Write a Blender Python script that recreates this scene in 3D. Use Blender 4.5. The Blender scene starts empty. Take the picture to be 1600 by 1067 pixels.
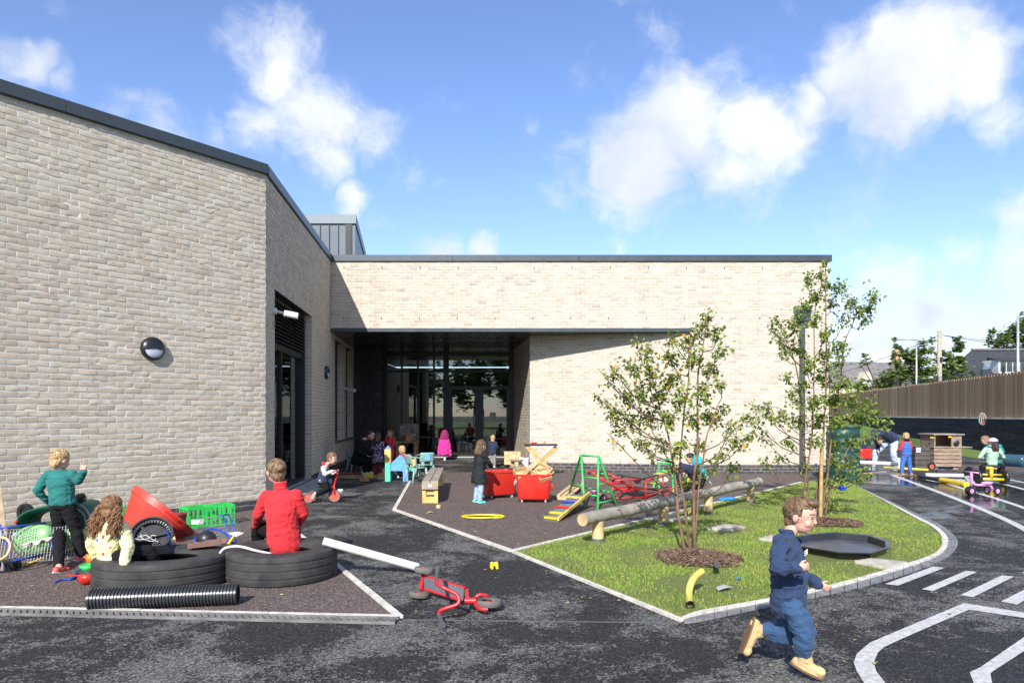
import bpy, bmesh, math, random
import numpy as np
from mathutils import Vector, Matrix, noise, Quaternion
R = math.radians; PI = math.pi
random.seed(7); rnd = random.random
def ru(a, b): return a + (b - a) * random.random()
S = bpy.context.scene
# ------------------------------------------------------------------ camera
F_PX, EYE, HOR = 1100.0, 1.43, 647.0          # focal length in photo pixels, eye height, horizon row
cd = bpy.data.cameras.new("camera"); cam = bpy.data.objects.new("camera", cd); S.collection.objects.link(cam)
cam.location = (0, 0, EYE); cam.rotation_euler = (R(90), 0, 0)
cd.sensor_width = 36; cd.lens = 36 * F_PX / 1600; cd.shift_y = (HOR - 533.5) / 1600
cd.clip_start = .05; cd.clip_end = 3000; S.camera = cam
S.render.resolution_x = 1024; S.render.resolution_y = 682
def G(x, y, z=0.0):                            # point of the horizontal plane z seen at photo pixel x, y
    Y = F_PX * (EYE - z) / (y - HOR); return Vector(((x - 800) * Y / F_PX, Y, z))
def at(x, y, Y): return Vector(((x - 800) * Y / F_PX, Y, EYE + (HOR - y) * Y / F_PX))
# ------------------------------------------------------------------ light
SUN = Vector((.235, 1, -.71)).normalized()
sd = bpy.data.lights.new("sun", 'SUN'); sd.energy = 4.6; sd.angle = R(.5); sd.color = (1, .962, .915)
so = bpy.data.objects.new("sun", sd); S.collection.objects.link(so); so.rotation_euler = SUN.to_track_quat('-Z', 'Y').to_euler()
S.view_settings.view_transform = 'Standard'; S.view_settings.look = 'None'; S.view_settings.gamma = 1
S.view_settings.exposure = .60
W = bpy.data.worlds.new("World"); S.world = W; W.use_nodes = True
def build_world():
    nt = W.node_tree; nt.nodes.clear(); N = nt.nodes.new; L = nt.links.new
    out = N('ShaderNodeOutputWorld'); bg = N('ShaderNodeBackground'); sky = N('ShaderNodeTexSky')
    sky.sky_type = 'NISHITA'; sky.sun_disc = False
    sky.sun_elevation = math.asin(-SUN.z); sky.sun_rotation = math.atan2(-SUN.x, -SUN.y) % (2 * PI)
    sky.air_density = 1.0; sky.dust_density = .15; sky.ozone_density = 2.2
    tc = N('ShaderNodeTexCoord')
    def noise_(scale, detail=6, rough=.55, vec=None, dist=0):
        n = N('ShaderNodeTexNoise'); n.inputs['Scale'].default_value = scale; n.inputs['Detail'].default_value = detail
        n.inputs['Roughness'].default_value = rough; n.inputs['Distortion'].default_value = dist
        L(vec or tc.outputs['Generated'], n.inputs['Vector']); return n
    def math_(op, a, b=None, clamp=False):
        m = N('ShaderNodeMath'); m.operation = op; m.use_clamp = clamp
        for i, v in enumerate((a, b)):
            if v is None: continue
            if isinstance(v, (int, float)): m.inputs[i].default_value = v
            else: L(v, m.inputs[i])
        return m.outputs[0]
    # warp the direction a little so that the cloud banks are ragged
    wn = noise_(5, 4, .6); sub = N('ShaderNodeVectorMath'); sub.operation = 'SUBTRACT'; L(wn.outputs['Color'], sub.inputs[0]); sub.inputs[1].default_value = (.5, .5, .5)
    sc = N('ShaderNodeVectorMath'); sc.operation = 'SCALE'; L(sub.outputs[0], sc.inputs[0]); sc.inputs['Scale'].default_value = .12
    ad = N('ShaderNodeVectorMath'); ad.operation = 'ADD'; L(tc.outputs['Generated'], ad.inputs[0]); L(sc.outputs[0], ad.inputs[1])
    D = lambda x, y: Vector(((x - 800) / F_PX, 1, (HOR - y) / F_PX)).normalized()
    blobs = [(425,120,70,.95),(455,75,45,.75),(470,185,70,1),(400,190,55,.9),(500,240,50,.7),(560,318,38,1),(600,335,32,.9),(645,285,62,.5),(330,215,50,.35),
             (690,392,42,1),(745,388,30,.9),(1000,265,85,1.15),(1075,215,85,1.1),(1180,225,90,1.15),(1130,270,70,1),(960,300,60,.9),(940,300,45,.8),(1140,140,55,.5),(1040,330,45,.6),(1250,165,60,.85),
             (1330,115,70,1),(1430,100,95,1.1),(1520,95,85,1.1),(1565,160,60,.9),(1390,185,60,.85),(950,120,60,.35),(850,185,34,.5),
             (1400,415,75,1),(1480,400,70,.95),(1570,420,80,1),(1545,485,80,1),(1390,500,70,.75),(1450,560,80,.8),(1350,240,50,.4),(1300,300,34,.45),
             (50,100,48,.85),(105,128,36,.85),(20,85,40,.7),(1000,0,60,.4),(80,-10,60,.4),(1240,20,50,.3),(960,390,60,.35),(350,330,70,.5),(560,200,70,.35),(250,215,60,.45),(180,160,50,.4),(720,150,60,.25),(870,290,55,.45),(1060,60,60,.4),(1180,320,70,.45),(1340,330,70,.5),(1500,300,90,.5),(1330,470,70,.85),(1450,480,80,.95),(1520,540,80,.95),(1340,540,70,.9),(1600,330,80,.6),(900,240,60,.5),(680,330,50,.4)]
    tot = None
    for x, y, r, w in blobs:
        c = D(x, y); rr = ((D(x + r, y) - c).length + (D(x, y + r) - c).length) / 2 * 1.8
        d = N('ShaderNodeVectorMath'); d.operation = 'DISTANCE'; L(ad.outputs[0], d.inputs[0]); d.inputs[1].default_value = c
        m = N('ShaderNodeMapRange'); m.interpolation_type = 'SMOOTHSTEP'; L(d.outputs['Value'], m.inputs[0])
        m.inputs[1].default_value = 0; m.inputs[2].default_value = rr; m.inputs[3].default_value = w; m.inputs[4].default_value = 0
        tot = m.outputs[0] if tot is None else math_('MAXIMUM', tot, m.outputs[0])
    # away from the photographed part of the sky: a general scatter of cloud
    gn = noise_(2.3, 3, .5); sep = N('ShaderNodeSeparateXYZ'); L(tc.outputs['Generated'], sep.inputs[0])
    back = N('ShaderNodeMapRange'); L(sep.outputs['Y'], back.inputs[0]); back.inputs[1].default_value = .45; back.inputs[2].default_value = -.1
    g2 = math_('MULTIPLY', math_('MULTIPLY', gn.outputs[0], 1.05), back.outputs[0]); tot = math_('MAXIMUM', tot, g2)
    fb = noise_(8, 12, .60, ad.outputs[0], .15); fb2 = noise_(26, 8, .65, ad.outputs[0])
    f = math_('ADD', math_('MULTIPLY', fb.outputs[0], 1.0), math_('MULTIPLY', fb2.outputs[0], .28))
    dens = math_('ADD', tot, math_('MULTIPLY', math_('SUBTRACT', f, .64), 2.0))
    mk = N('ShaderNodeMapRange'); mk.interpolation_type = 'SMOOTHSTEP'; L(dens, mk.inputs[0]); mk.inputs[1].default_value = .22; mk.inputs[2].default_value = 1.10
    gate = N('ShaderNodeMapRange'); L(tot, gate.inputs[0]); gate.inputs[1].default_value = .02; gate.inputs[2].default_value = .3
    fac = math_('MULTIPLY', mk.outputs[0], gate.outputs[0], True)
    # cloud body shading: greyer in thick bottoms
    sh = noise_(6, 5, .5, ad.outputs[0]); cr = N('ShaderNodeMapRange'); L(sh.outputs[0], cr.inputs[0]); cr.inputs[1].default_value = .35; cr.inputs[2].default_value = .6
    cm = N('ShaderNodeMix'); cm.data_type = 'RGBA'; L(cr.outputs[0], cm.inputs[0]); cm.inputs[6].default_value = (4.0, 4.4, 5.1, 1); cm.inputs[7].default_value = (5.8, 5.9, 6.1, 1)
    # sky tint: lift and deepen the blue
    tint = N('ShaderNodeMix'); tint.data_type = 'RGBA'; tint.blend_type = 'MULTIPLY'; tint.inputs[0].default_value = 1
    L(sky.outputs[0], tint.inputs[6]); tint.inputs[7].default_value = (.97, 1.0, 1.20, 1)
    mx = N('ShaderNodeMix'); mx.data_type = 'RGBA'; L(fac, mx.inputs[0]); L(tint.outputs[2], mx.inputs[6]); L(cm.outputs[2], mx.inputs[7])
    L(mx.outputs[2], bg.inputs[0]); bg.inputs[1].default_value = .128; L(bg.outputs[0], out.inputs[0])
build_world()
# ------------------------------------------------------------------ mesh helpers
ORG = {}
def sm(v): return Vector(v)
class MB:
    def __init__(s, M=None): s.v = []; s.f = []; s.mi = []; s.M = M; s.cur = 0; s.uv = None
    def add(s, vs, fs, mi=None):
        b = len(s.v); M = s.M
        s.v.extend([(M @ Vector(v)) if M else Vector(v) for v in vs])
        s.f.extend([tuple(b + i for i in f) for f in fs]); s.mi.extend([s.cur if mi is None else mi] * len(fs)); return s
    def box(s, c, d, rot=None, mi=None):
        x, y, z = d[0] / 2, d[1] / 2, d[2] / 2; c = Vector(c)
        vs = [Vector((i * x, j * y, k * z)) for i in (-1, 1) for j in (-1, 1) for k in (-1, 1)]
        if rot is not None: vs = [rot @ v for v in vs]
        return s.add([v + c for v in vs], [(0, 1, 3, 2), (4, 6, 7, 5), (0, 4, 5, 1), (2, 3, 7, 6), (0, 2, 6, 4), (1, 5, 7, 3)], mi)
    def bar(s, a, b, w, h, mi=None, up=(0, 0, 1)):         # box from a to b, width w, height h
        a = Vector(a); b = Vector(b); d = b - a; l = d.length; y = d / l; x = y.cross(Vector(up))
        if x.length < 1e-4: x = Vector((1, 0, 0))
        x.normalize(); z = x.cross(y); rot = Matrix((x, y, z)).transposed()
        return s.box((a + b) / 2, (w, l, h), rot, mi)
    def prism(s, pts, z0, z1, mi=None):                    # polygon in xy, extruded
        n = len(pts); vs = [(p[0], p[1], z0) for p in pts] + [(p[0], p[1], z1) for p in pts]
        return s.add(vs, [tuple(range(n))[::-1], tuple(range(n, 2 * n))] + [(i, (i + 1) % n, n + (i + 1) % n, n + i) for i in range(n)], mi)
    def plate(s, pts, t, mi=None):                         # 3d polygon with thickness t against its normal
        pts = [Vector(p) for p in pts]; nn = Vector((0, 0, 0))
        for i in range(len(pts)): nn += (pts[i] - pts[0]).cross(pts[(i + 1) % len(pts)] - pts[0])
        nn.normalize(); n = len(pts); vs = [p - nn * t for p in pts] + pts
        return s.add(vs, [tuple(range(n))[::-1], tuple(range(n, 2 * n))] + [(i, (i + 1) % n, n + (i + 1) % n, n + i) for i in range(n)], mi)
    def rings(s, rs, closed=False, cap=True, mi=None):
        n = len(rs[0]); vs = [p for r in rs for p in r]; m = len(rs); fs = []
        for k in range(m if closed else m - 1):
            a, b = k * n, ((k + 1) % m) * n
            fs += [(a + i, a + (i + 1) % n, b + (i + 1) % n, b + i) for i in range(n)]
        if cap and not closed: fs += [tuple(range(n))[::-1], tuple(range((m - 1) * n, m * n))]
        return s.add(vs, fs, mi)
    def tube(s, pts, r, n=8, closed=False, cap=True, mi=None):
        pts = [Vector(p) for p in pts]; m = len(pts); rr = r if isinstance(r, (list, tuple)) else [r] * m
        rs = []; x = None
        for k, p in enumerate(pts):
            if closed: t = pts[(k + 1) % m] - pts[k - 1]
            else: t = pts[min(k + 1, m - 1)] - pts[max(k - 1, 0)]
            if t.length < 1e-9: t = Vector((0, 0, 1))
            t.normalize()
            if x is None:
                x = t.orthogonal().normalized()
            else:
                x = x - t * x.dot(t)
                x = x.normalized() if x.length > 1e-6 else t.orthogonal().normalized()
            y = t.cross(x)
            rs.append([p + (x * math.cos(2 * PI * i / n) + y * math.sin(2 * PI * i / n)) * rr[k] for i in range(n)])
        return s.rings(rs, closed, cap, mi)
    def cyl(s, a, b, r, r2=None, n=20, mi=None): return s.tube([a, b], [r, r if r2 is None else r2], n, mi=mi)
    def lathe(s, prof, n=32, M=None, closed=False, mi=None):    # prof: (radius, z)
        rs = [[(M @ Vector((r * math.cos(2 * PI * i / n), r * math.sin(2 * PI * i / n), z)) if M else Vector((r * math.cos(2 * PI * i / n), r * math.sin(2 * PI * i / n), z))) for i in range(n)] for r, z in prof]
        return s.rings(rs, closed, not closed, mi)
    def ball(s, c, r, n=14, rot=None, mi=None):
        r = Vector(r) if hasattr(r, '__len__') else Vector((r, r, r)); c = Vector(c); m = n // 2 + 1; rs = []
        for k in range(1, m):
            th = PI * k / m
            ring = [Vector((r.x * math.sin(th) * math.cos(2 * PI * i / n), r.y * math.sin(th) * math.sin(2 * PI * i / n), -r.z * math.cos(th))) for i in range(n)]
            rs.append([c + (rot @ p if rot else p) for p in ring])
        a = Vector((0, 0, -r.z)); b = Vector((0, 0, r.z))
        if rot: a = rot @ a; b = rot @ b
        vs = [p for q in rs for p in q] + [c + a, c + b]; k = len(rs); fs = []
        for j in range(k - 1): fs += [(j * n + i, j * n + (i + 1) % n, (j + 1) * n + (i + 1) % n, (j + 1) * n + i) for i in range(n)]
        fs += [(k * n, (i + 1) % n, i) for i in range(n)] + [(k * n + 1, (k - 1) * n + i, (k - 1) * n + (i + 1) % n) for i in range(n)]
        return s.add(vs, fs, mi)
    def cap(s, a, ra, b, rb, n=12):                        # capsule with tapering radius
        a = Vector(a); b = Vector(b); d = (b - a); l = d.length
        if l < 1e-5: return s.ball(a, ra, n)
        d /= l; pts = []; rr = []
        for t in (-.98, -.8, -.45): pts.append(a + d * ra * t); rr.append(ra * math.sqrt(1 - t * t))
        for t in (0, .5, 1): pts.append(a + d * l * t); rr.append(ra + (rb - ra) * t)
        for t in (.45, .8, .98): pts.append(b + d * rb * t); rr.append(rb * math.sqrt(1 - t * t))
        return s.tube(pts, rr, n)
    def build(s, name, mat, parent=None, base=None, smooth=None, bevel=0, kind=None, subd=0, solid=0):
        o0 = ORG[parent.name] if parent else Vector(base if base is not None else (0, 0, 0))
        me = bpy.data.meshes.new(name); me.from_pydata([tuple(v - o0) for v in s.v], [], s.f); me.validate()
        ob = bpy.data.objects.new(name, me); S.collection.objects.link(ob)
        for m in (mat if isinstance(mat, (list, tuple)) else [mat]): me.materials.append(m)
        if any(s.mi) and len(me.polygons) == len(s.mi): me.polygons.foreach_set('material_index', s.mi)
        if parent: ob.parent = parent
        else: ob.location = o0
        ORG[ob.name] = o0
        if smooth is not None: me.shade_smooth(); 
        if smooth is not None and smooth > 0: me.set_sharp_from_angle(angle=R(smooth))
        if bevel:
            b = ob.modifiers.new('b', 'BEVEL'); b.width = bevel; b.segments = 2; b.limit_method = 'ANGLE'; b.angle_limit = R(40)
        if solid: b = ob.modifiers.new('s', 'SOLIDIFY'); b.thickness = solid
        if subd: b = ob.modifiers.new('d', 'SUBSURF'); b.levels = b.render_levels = subd
        if kind: ob['kind'] = kind
        return ob
def tag(o, label, cat, group=None):
    o['label'] = label; o['category'] = cat
    if group: o['group'] = group
    return o
def thing(name, label, cat, loc, group=None):
    o = bpy.data.objects.new(name, None); S.collection.objects.link(o); o.location = loc; o.empty_display_size = .1
    ORG[o.name] = Vector(loc); return tag(o, label, cat, group)
def dup(root, loc, rz=0.0, label=None, group=None, sc=None):
    def cp(o, par):
        c = o.copy(); S.collection.objects.link(c); c.parent = par; ORG[c.name] = Vector(loc)
        for ch in list(o.children): cp(ch, c)
        return c
    r = cp(root, None); r.location = loc; r.rotation_euler = (0, 0, rz)
    if sc: r.scale = (sc, sc, sc) if not hasattr(sc, '__len__') else sc
    if label: r['label'] = label
    if group: r['group'] = group
    return r
def fr(loc, rz=0, rx=0, ry=0): return Matrix.Translation(Vector(loc)) @ Matrix.Rotation(rz, 4, 'Z') @ Matrix.Rotation(ry, 4, 'Y') @ Matrix.Rotation(rx, 4, 'X')
def axM(loc, z, xh=(1, 0, 0)):                             # frame whose local z is the given axis
    z = Vector(z).normalized(); x = Vector(xh); x = (x - z * x.dot(z)).normalized(); y = z.cross(x)
    m = Matrix((x, y, z)).transposed().to_4x4(); m.translation = Vector(loc); return m
def spline(pts, n=6):                                       # Catmull-Rom through the points
    p = [Vector(q) for q in pts]; p = [p[0] * 2 - p[1]] + p + [p[-1] * 2 - p[-2]]; out = []
    for i in range(1, len(p) - 2):
        for k in range(n):
            t = k / n; a, b, c, d = p[i - 1], p[i], p[i + 1], p[i + 2]
            out.append(.5 * ((2 * b) + (c - a) * t + (2 * a - 5 * b + 4 * c - d) * t * t + (3 * b - a - 3 * c + d) * t ** 3))
    return out + [p[-2]]
# ------------------------------------------------------------------ materials
MATS = {}
def mat(name, col, rough=.6, metal=0, var=.12, vscale=6, bump=.15, bscale=40, col2=None, coat=0, spec=.5, sss=0, sheen=0, detail=5, stretch=None, trans=0, alpha=1):
    if name in MATS: return MATS[name]
    m = bpy.data.materials.new(name); m.use_nodes = True; nt = m.node_tree; N = nt.nodes.new; L = nt.links.new
    p = nt.nodes['Principled BSDF']; p.inputs['Roughness'].default_value = rough; p.inputs['Metallic'].default_value = metal
    p.inputs['Specular IOR Level'].default_value = spec; p.inputs['Coat Weight'].default_value = coat
    if sss: p.inputs['Subsurface Weight'].default_value = sss; p.inputs['Subsurface Radius'].default_value = (.02, .008, .005); p.inputs['Subsurface Scale'].default_value = .5
    if sheen: p.inputs['Sheen Weight'].default_value = sheen; p.inputs['Sheen Roughness'].default_value = .5
    if trans: p.inputs['Transmission Weight'].default_value = trans
    tc = N('ShaderNodeTexCoord'); mp = N('ShaderNodeMapping'); L(tc.outputs['Object'], mp.inputs[0])
    if stretch: mp.inputs['Scale'].default_value = stretch
    n = N('ShaderNodeTexNoise'); n.inputs['Scale'].default_value = vscale; n.inputs['Detail'].default_value = detail; n.inputs['Roughness'].default_value = .62; L(mp.outputs[0], n.inputs[0])
    cr = N('ShaderNodeValToRGB'); L(n.outputs[0], cr.inputs[0]); cr.color_ramp.elements[0].position = .32; cr.color_ramp.elements[1].position = .68
    c = Vector(col); a = c * (1 - var * 1.3) if col2 is None else Vector(col2); b = c * (1 + var) if col2 is None else c
    cr.color_ramp.elements[0].color = (*[max(0, min(1, q)) for q in a], 1); cr.color_ramp.elements[1].color = (*[min(1, q) for q in b], 1)
    L(cr.outputs[0], p.inputs['Base Color'])
    if bump:
        n2 = N('ShaderNodeTexNoise'); n2.inputs['Scale'].default_value = bscale; n2.inputs['Detail'].default_value = 4; L(mp.outputs[0], n2.inputs[0])
        bp = N('ShaderNodeBump'); bp.inputs['Strength'].default_value = bump; bp.inputs['Distance'].default_value = .01; L(n2.outputs[0], bp.inputs['Height']); L(bp.outputs[0], p.inputs['Normal'])
        mr = N('ShaderNodeMapRange'); L(n.outputs[0], mr.inputs[0]); mr.inputs[3].default_value = max(.03, rough - .12); mr.inputs[4].default_value = min(1, rough + .12); L(mr.outputs[0], p.inputs['Roughness'])
    MATS[name] = m; return m
def plastic(n, c, r=.42, **k): return mat(n, c, r, var=.1, vscale=9, bump=.06, bscale=25, **k)
def cloth(n, c, **k): return mat(n, c, .9, var=.16, vscale=14, bump=.35, bscale=160, sheen=.06, **k)
def wood(n, c, **k): return mat(n, c, .7, var=.3, vscale=7, bump=.3, bscale=45, stretch=(1, 1, 1) if 'stretch' not in k else k.pop('stretch'), **k)
def nodes_of(name):
    m = bpy.data.materials.new(name); m.use_nodes = True; nt = m.node_tree; return m, nt, nt.nodes.new, nt.links.new, nt.nodes['Principled BSDF']
def setv(n, **k):
    for a, b in k.items(): n.inputs[a].default_value = b
    return n
def ramp(N, L, src, stops):
    cr = N('ShaderNodeValToRGB'); L(src, cr.inputs[0]); e = cr.color_ramp.elements
    while len(e) < len(stops): e.new(.5)
    for q, (p, c) in zip(e, stops): q.position = p; q.color = (*c, 1) if hasattr(c, '__len__') else (c, c, c, 1)
    return cr.outputs[0]
def tnoise(N, L, vec, scale, detail=5, rough=.6, dist=0):
    n = N('ShaderNodeTexNoise'); setv(n, Scale=scale, Detail=detail, Roughness=rough, Distortion=dist); L(vec, n.inputs['Vector']); return n.outputs[0]
def tmix(N, L, fac, a, b, blend='MIX'):
    m = N('ShaderNodeMix'); m.data_type = 'RGBA'; m.blend_type = blend
    for i, v in ((0, fac), (6, a), (7, b)):
        if isinstance(v, (int, float)): m.inputs[i].default_value = v if i == 0 else (v, v, v, 1)
        elif isinstance(v, tuple): m.inputs[i].default_value = (*v, 1)
        else: L(v, m.inputs[i])
    return m.outputs[2]
def tbump(N, L, h, strength, dist, p, normal=None):
    b = N('ShaderNodeBump'); setv(b, Strength=strength, Distance=dist); L(h, b.inputs['Height'])
    if normal: L(normal, b.inputs['Normal'])
    if p is not None: L(b.outputs[0], p.inputs['Normal'])
    return b.outputs[0]
# ------------------------------------------------------------------ ground materials (object space = world space)
def mat_asphalt():
    m, nt, N, L, p = nodes_of('asphalt'); tc = N('ShaderNodeTexCoord'); o = tc.outputs['Object']
    vo = N('ShaderNodeTexVoronoi'); setv(vo, Scale=95, Randomness=1); L(o, vo.inputs['Vector']); sv = N('ShaderNodeSeparateColor'); L(vo.outputs['Color'], sv.inputs[0]); stone = sv.outputs[0]
    big = tnoise(N, L, o, .9, 8, .70, .5); mid = tnoise(N, L, o, 4.5, 10, .8, .5); fine = tnoise(N, L, o, 70, 4, .8); grit = tnoise(N, L, o, 130, 3, .7)
    a0 = N('ShaderNodeMath'); a0.operation = 'MULTIPLY_ADD'; L(stone, a0.inputs[0]); a0.inputs[1].default_value = .10; L(big, a0.inputs[2]); a1 = N('ShaderNodeMath'); a1.operation = 'SUBTRACT'; L(a0.outputs[0], a1.inputs[0]); a1.inputs[1].default_value = .05
    a = N('ShaderNodeMath'); a.operation = 'ADD'; L(a1.outputs[0], a.inputs[0])
    a2 = N('ShaderNodeMath'); a2.operation = 'MULTIPLY'; L(mid, a2.inputs[0]); a2.inputs[1].default_value = .55; L(a2.outputs[0], a.inputs[1])
    dust = ramp(N, L, a.outputs[0], [(.775, 0.0), (.815, .6), (.93, 1.0)])
    sr = ramp(N, L, stone, [(0, 0.0), (.7, .35), (1, 1.0)]); dk = tmix(N, L, sr, (.007, .007, .0075), (.060, .058, .055)); lt = tmix(N, L, sr, (.065, .064, .060), (.27, .262, .245))
    col = tmix(N, L, dust, dk, lt); spk = ramp(N, L, grit, [(.63, 0.0), (.72, .5)]); col = tmix(N, L, spk, col, (.22, .21, .20))
    L(col, p.inputs['Base Color']); r = ramp(N, L, a.outputs[0], [(.5, .62), (.8, .95)]); L(r, p.inputs['Roughness']); p.inputs['Specular IOR Level'].default_value = .35
    tbump(N, L, vo.outputs['Distance'], .9, .006, p); return m
def mat_mulch():
    m, nt, N, L, p = nodes_of('rubber_mulch'); tc = N('ShaderNodeTexCoord'); o = tc.outputs['Object']
    v = N('ShaderNodeTexVoronoi'); setv(v, Scale=75, Randomness=1); mp = N('ShaderNodeMapping'); mp.inputs['Scale'].default_value = (1, .6, 1); mp.inputs['Rotation'].default_value = (0, 0, .6)
    wn = N('ShaderNodeVectorMath'); wn.operation = 'ADD'; L(o, wn.inputs[0]); nz = N('ShaderNodeTexNoise'); setv(nz, Scale=30); L(o, nz.inputs[0])
    sc = N('ShaderNodeVectorMath'); sc.operation = 'SCALE'; L(nz.outputs['Color'], sc.inputs[0]); sc.inputs['Scale'].default_value = .03; L(sc.outputs[0], wn.inputs[1])
    L(wn.outputs[0], mp.inputs[0]); L(mp.outputs[0], v.inputs['Vector'])
    s = N('ShaderNodeSeparateColor'); L(v.outputs['Color'], s.inputs[0])
    c = ramp(N, L, s.outputs[0], [(0, (.050, .036, .031)), (.4, (.098, .070, .060)), (.75, (.145, .108, .092)), (1, (.23, .18, .155))])
    vo = N('ShaderNodeTexVoronoi'); setv(vo, Scale=95, Randomness=1); L(o, vo.inputs['Vector']); sv = N('ShaderNodeSeparateColor'); L(vo.outputs['Color'], sv.inputs[0]); stone = sv.outputs[0]
    big = tnoise(N, L, o, 1.1, 5, .6); c = tmix(N, L, ramp(N, L, big, [(.35, 0.0), (.7, .45)]), c, (.15, .115, .10))
    L(c, p.inputs['Base Color']); p.inputs['Roughness'].default_value = .92
    tbump(N, L, v.outputs['Distance'], 1.0, .012, p); return m
def mat_soilgrass():
    m, nt, N, L, p = nodes_of('turf_soil'); tc = N('ShaderNodeTexCoord'); o = tc.outputs['Object']
    a = tnoise(N, L, o, 1.3, 6, .65, .4); f = tnoise(N, L, o, 60, 4, .7)
    g = tmix(N, L, f, (.08, .10, .022), (.22, .26, .06)); d = tmix(N, L, f, (.07, .05, .03), (.17, .13, .085))
    k = ramp(N, L, a, [(.55, 0.0), (.66, .8)]); L(tmix(N, L, k, g, d), p.inputs['Base Color']); p.inputs['Roughness'].default_value = .95
    tbump(N, L, f, 1, .02, p); return m
def mat_bank():
    m, nt, N, L, p = nodes_of('lawn'); tc = N('ShaderNodeTexCoord'); o = tc.outputs['Object']
    a = tnoise(N, L, o, .8, 5, .6); f = tnoise(N, L, o, 25, 5, .75)
    g = tmix(N, L, f, (.07, .13, .018), (.22, .34, .06)); g = tmix(N, L, ramp(N, L, a, [(.4, 0.0), (.7, .5)]), g, (.17, .20, .06))
    L(g, p.inputs['Base Color']); p.inputs['Roughness'].default_value = .9; tbump(N, L, f, 1, .05, p); return m
M_ASPH = mat_asphalt(); M_MULCH = mat_mulch(); M_TURF = mat_soilgrass(); M_LAWN = mat_bank()
M_KERB = mat('kerb_stone', (.46, .44, .40), .85, var=.22, vscale=14, bump=.5, bscale=120)
M_PALEKERB = mat('pale_edging', (.60, .56, .49), .85, var=.25, vscale=12, bump=.5, bscale=90)
M_PAINT = mat('road_paint', (.64, .63, .60), .7, col2=(.36, .355, .34), vscale=24, bump=.4, bscale=180, detail=8)
M_DARK = mat('dark_void', (.012, .012, .013), .8, bump=0)
def struct(mb, name, m, **k):
    o = mb.build(name, m, **k); o['kind'] = 'structure'; return o
def sheet(pts, z, name, m, pix=True):
    q = [G(*p) if pix else Vector((p[0], p[1], 0)) for p in pts]
    mb = MB(); mb.add([(v.x, v.y, z) for v in q], [tuple(range(len(q)))]); return struct(mb, name, m)
# asphalt everywhere: one sheet far past the horizon
struct(MB().add([(-900, -400, 0), (900, -400, 0), (900, 1600, 0), (-900, 1600, 0)], [(0, 1, 2, 3)]), 'ground', M_ASPH)
LW0 = Vector((-8.1, 3.2, 0)); LWc = Vector((-3.77, 10.77, 0)); SWb = Vector((-4.35, 16.9, 0))      # building plan points
def side_x(Y): return -4.35 - .0946 * (Y - 16.9)
WD = (LWc - at(0, 647, 8.05)).normalized(); WD.z = 0
# left play area of brown rubber mulch
LB = G(625, 966); LL = G(0, 952); ext = LL + (LL - LB) * .6
sheet_pts = [LB, LWc + Vector((.02, -.1, 0)), LWc + Vector((-4.6, -7.8, 0)), ext]
def poly(pts, z, name, m): return struct(MB().add([(p[0], p[1], z) for p in pts], [tuple(range(len(pts)))]), name, m)
poly(sheet_pts, .006, 'rubber_mulch_surface', M_MULCH)
RM = [G(641, 738), G(616, 797), G(800, 862), G(1250, 754), Vector((7.3, 16.9, 0)), Vector((4.4, 16.9, 0)), Vector((.47, 17.75, 0)), Vector((.3, 17.6, 0))]
poly(RM, .006, 'rubber_mulch_surface', M_MULCH)
kin = [(1065,968),(1100,957),(1203,938),(1319,912),(1412,885),(1459,868),(1472,852.5),(1469,837),(1453,823),(1428,810),(1350,766.6),(1312,749)]
kout = [(1070,974),(1100,970),(1203,948),(1319,924),(1412,899),(1475,874),(1495,856),(1495,843),(1475,824),(1441,807),(1337,759),(1296,742)]
KI = spline([G(*p) for p in kin], 5); KO = spline([G(*p) for p in kout], 5)
GR = [G(800, 862)] + KI + [G(1252, 754)]
poly(GR, .008, 'lawn_bed', M_TURF)
KM = [a.lerp(b, .38) for a, b in zip(KI, KO)]
def strip(A, B, z0, z1, name, m, seg=True):
    mb = MB(); n = len(A)
    for i in range(n - 1):
        a, b, c, d = A[i], A[i + 1], B[i + 1], B[i]
        if seg: a, b = a.lerp(b, .012), b.lerp(a, .012); d, c = d.lerp(c, .012), c.lerp(d, .012)
        mb.add([(q.x, q.y, z) for z in (z0, z1) for q in (a, b, c, d)], [(0, 1, 2, 3)[::-1], (4, 5, 6, 7), (0, 1, 5, 4), (1, 2, 6, 5), (2, 3, 7, 6), (3, 0, 4, 7)])
    return struct(mb, name, m)
strip(KI, KM, -.02, .025, 'kerb', M_PALEKERB)
chan = MB()
for k in range(3):
    for i in range(len(KI) - 1):
        t0, t1 = .40 + k * .2, .40 + (k + 1) * .2 - .02
        a, b = KI[i].lerp(KO[i], t0), KI[i + 1].lerp(KO[i + 1], t0); d, c = KI[i].lerp(KO[i], t1), KI[i + 1].lerp(KO[i + 1], t1)
        n = max(1, round((b - a).length / .21))
        for j in range(n):
            u, v = (j + .03) / n, (j + .97) / n; zz = .012 + ru(0, .004)
            chan.add([(q.x, q.y, z) for z in (-.02, zz) for q in (a.lerp(b, u), a.lerp(b, v), d.lerp(c, v), d.lerp(c, u))], [(4, 5, 6, 7), (0, 1, 5, 4), (1, 2, 6, 5), (2, 3, 7, 6), (3, 0, 4, 7)])
struct(chan, 'paved_channel', mat('channel_paver', (.20, .20, .20), .85, var=.3, vscale=9, bump=.5, bscale=100))
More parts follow.
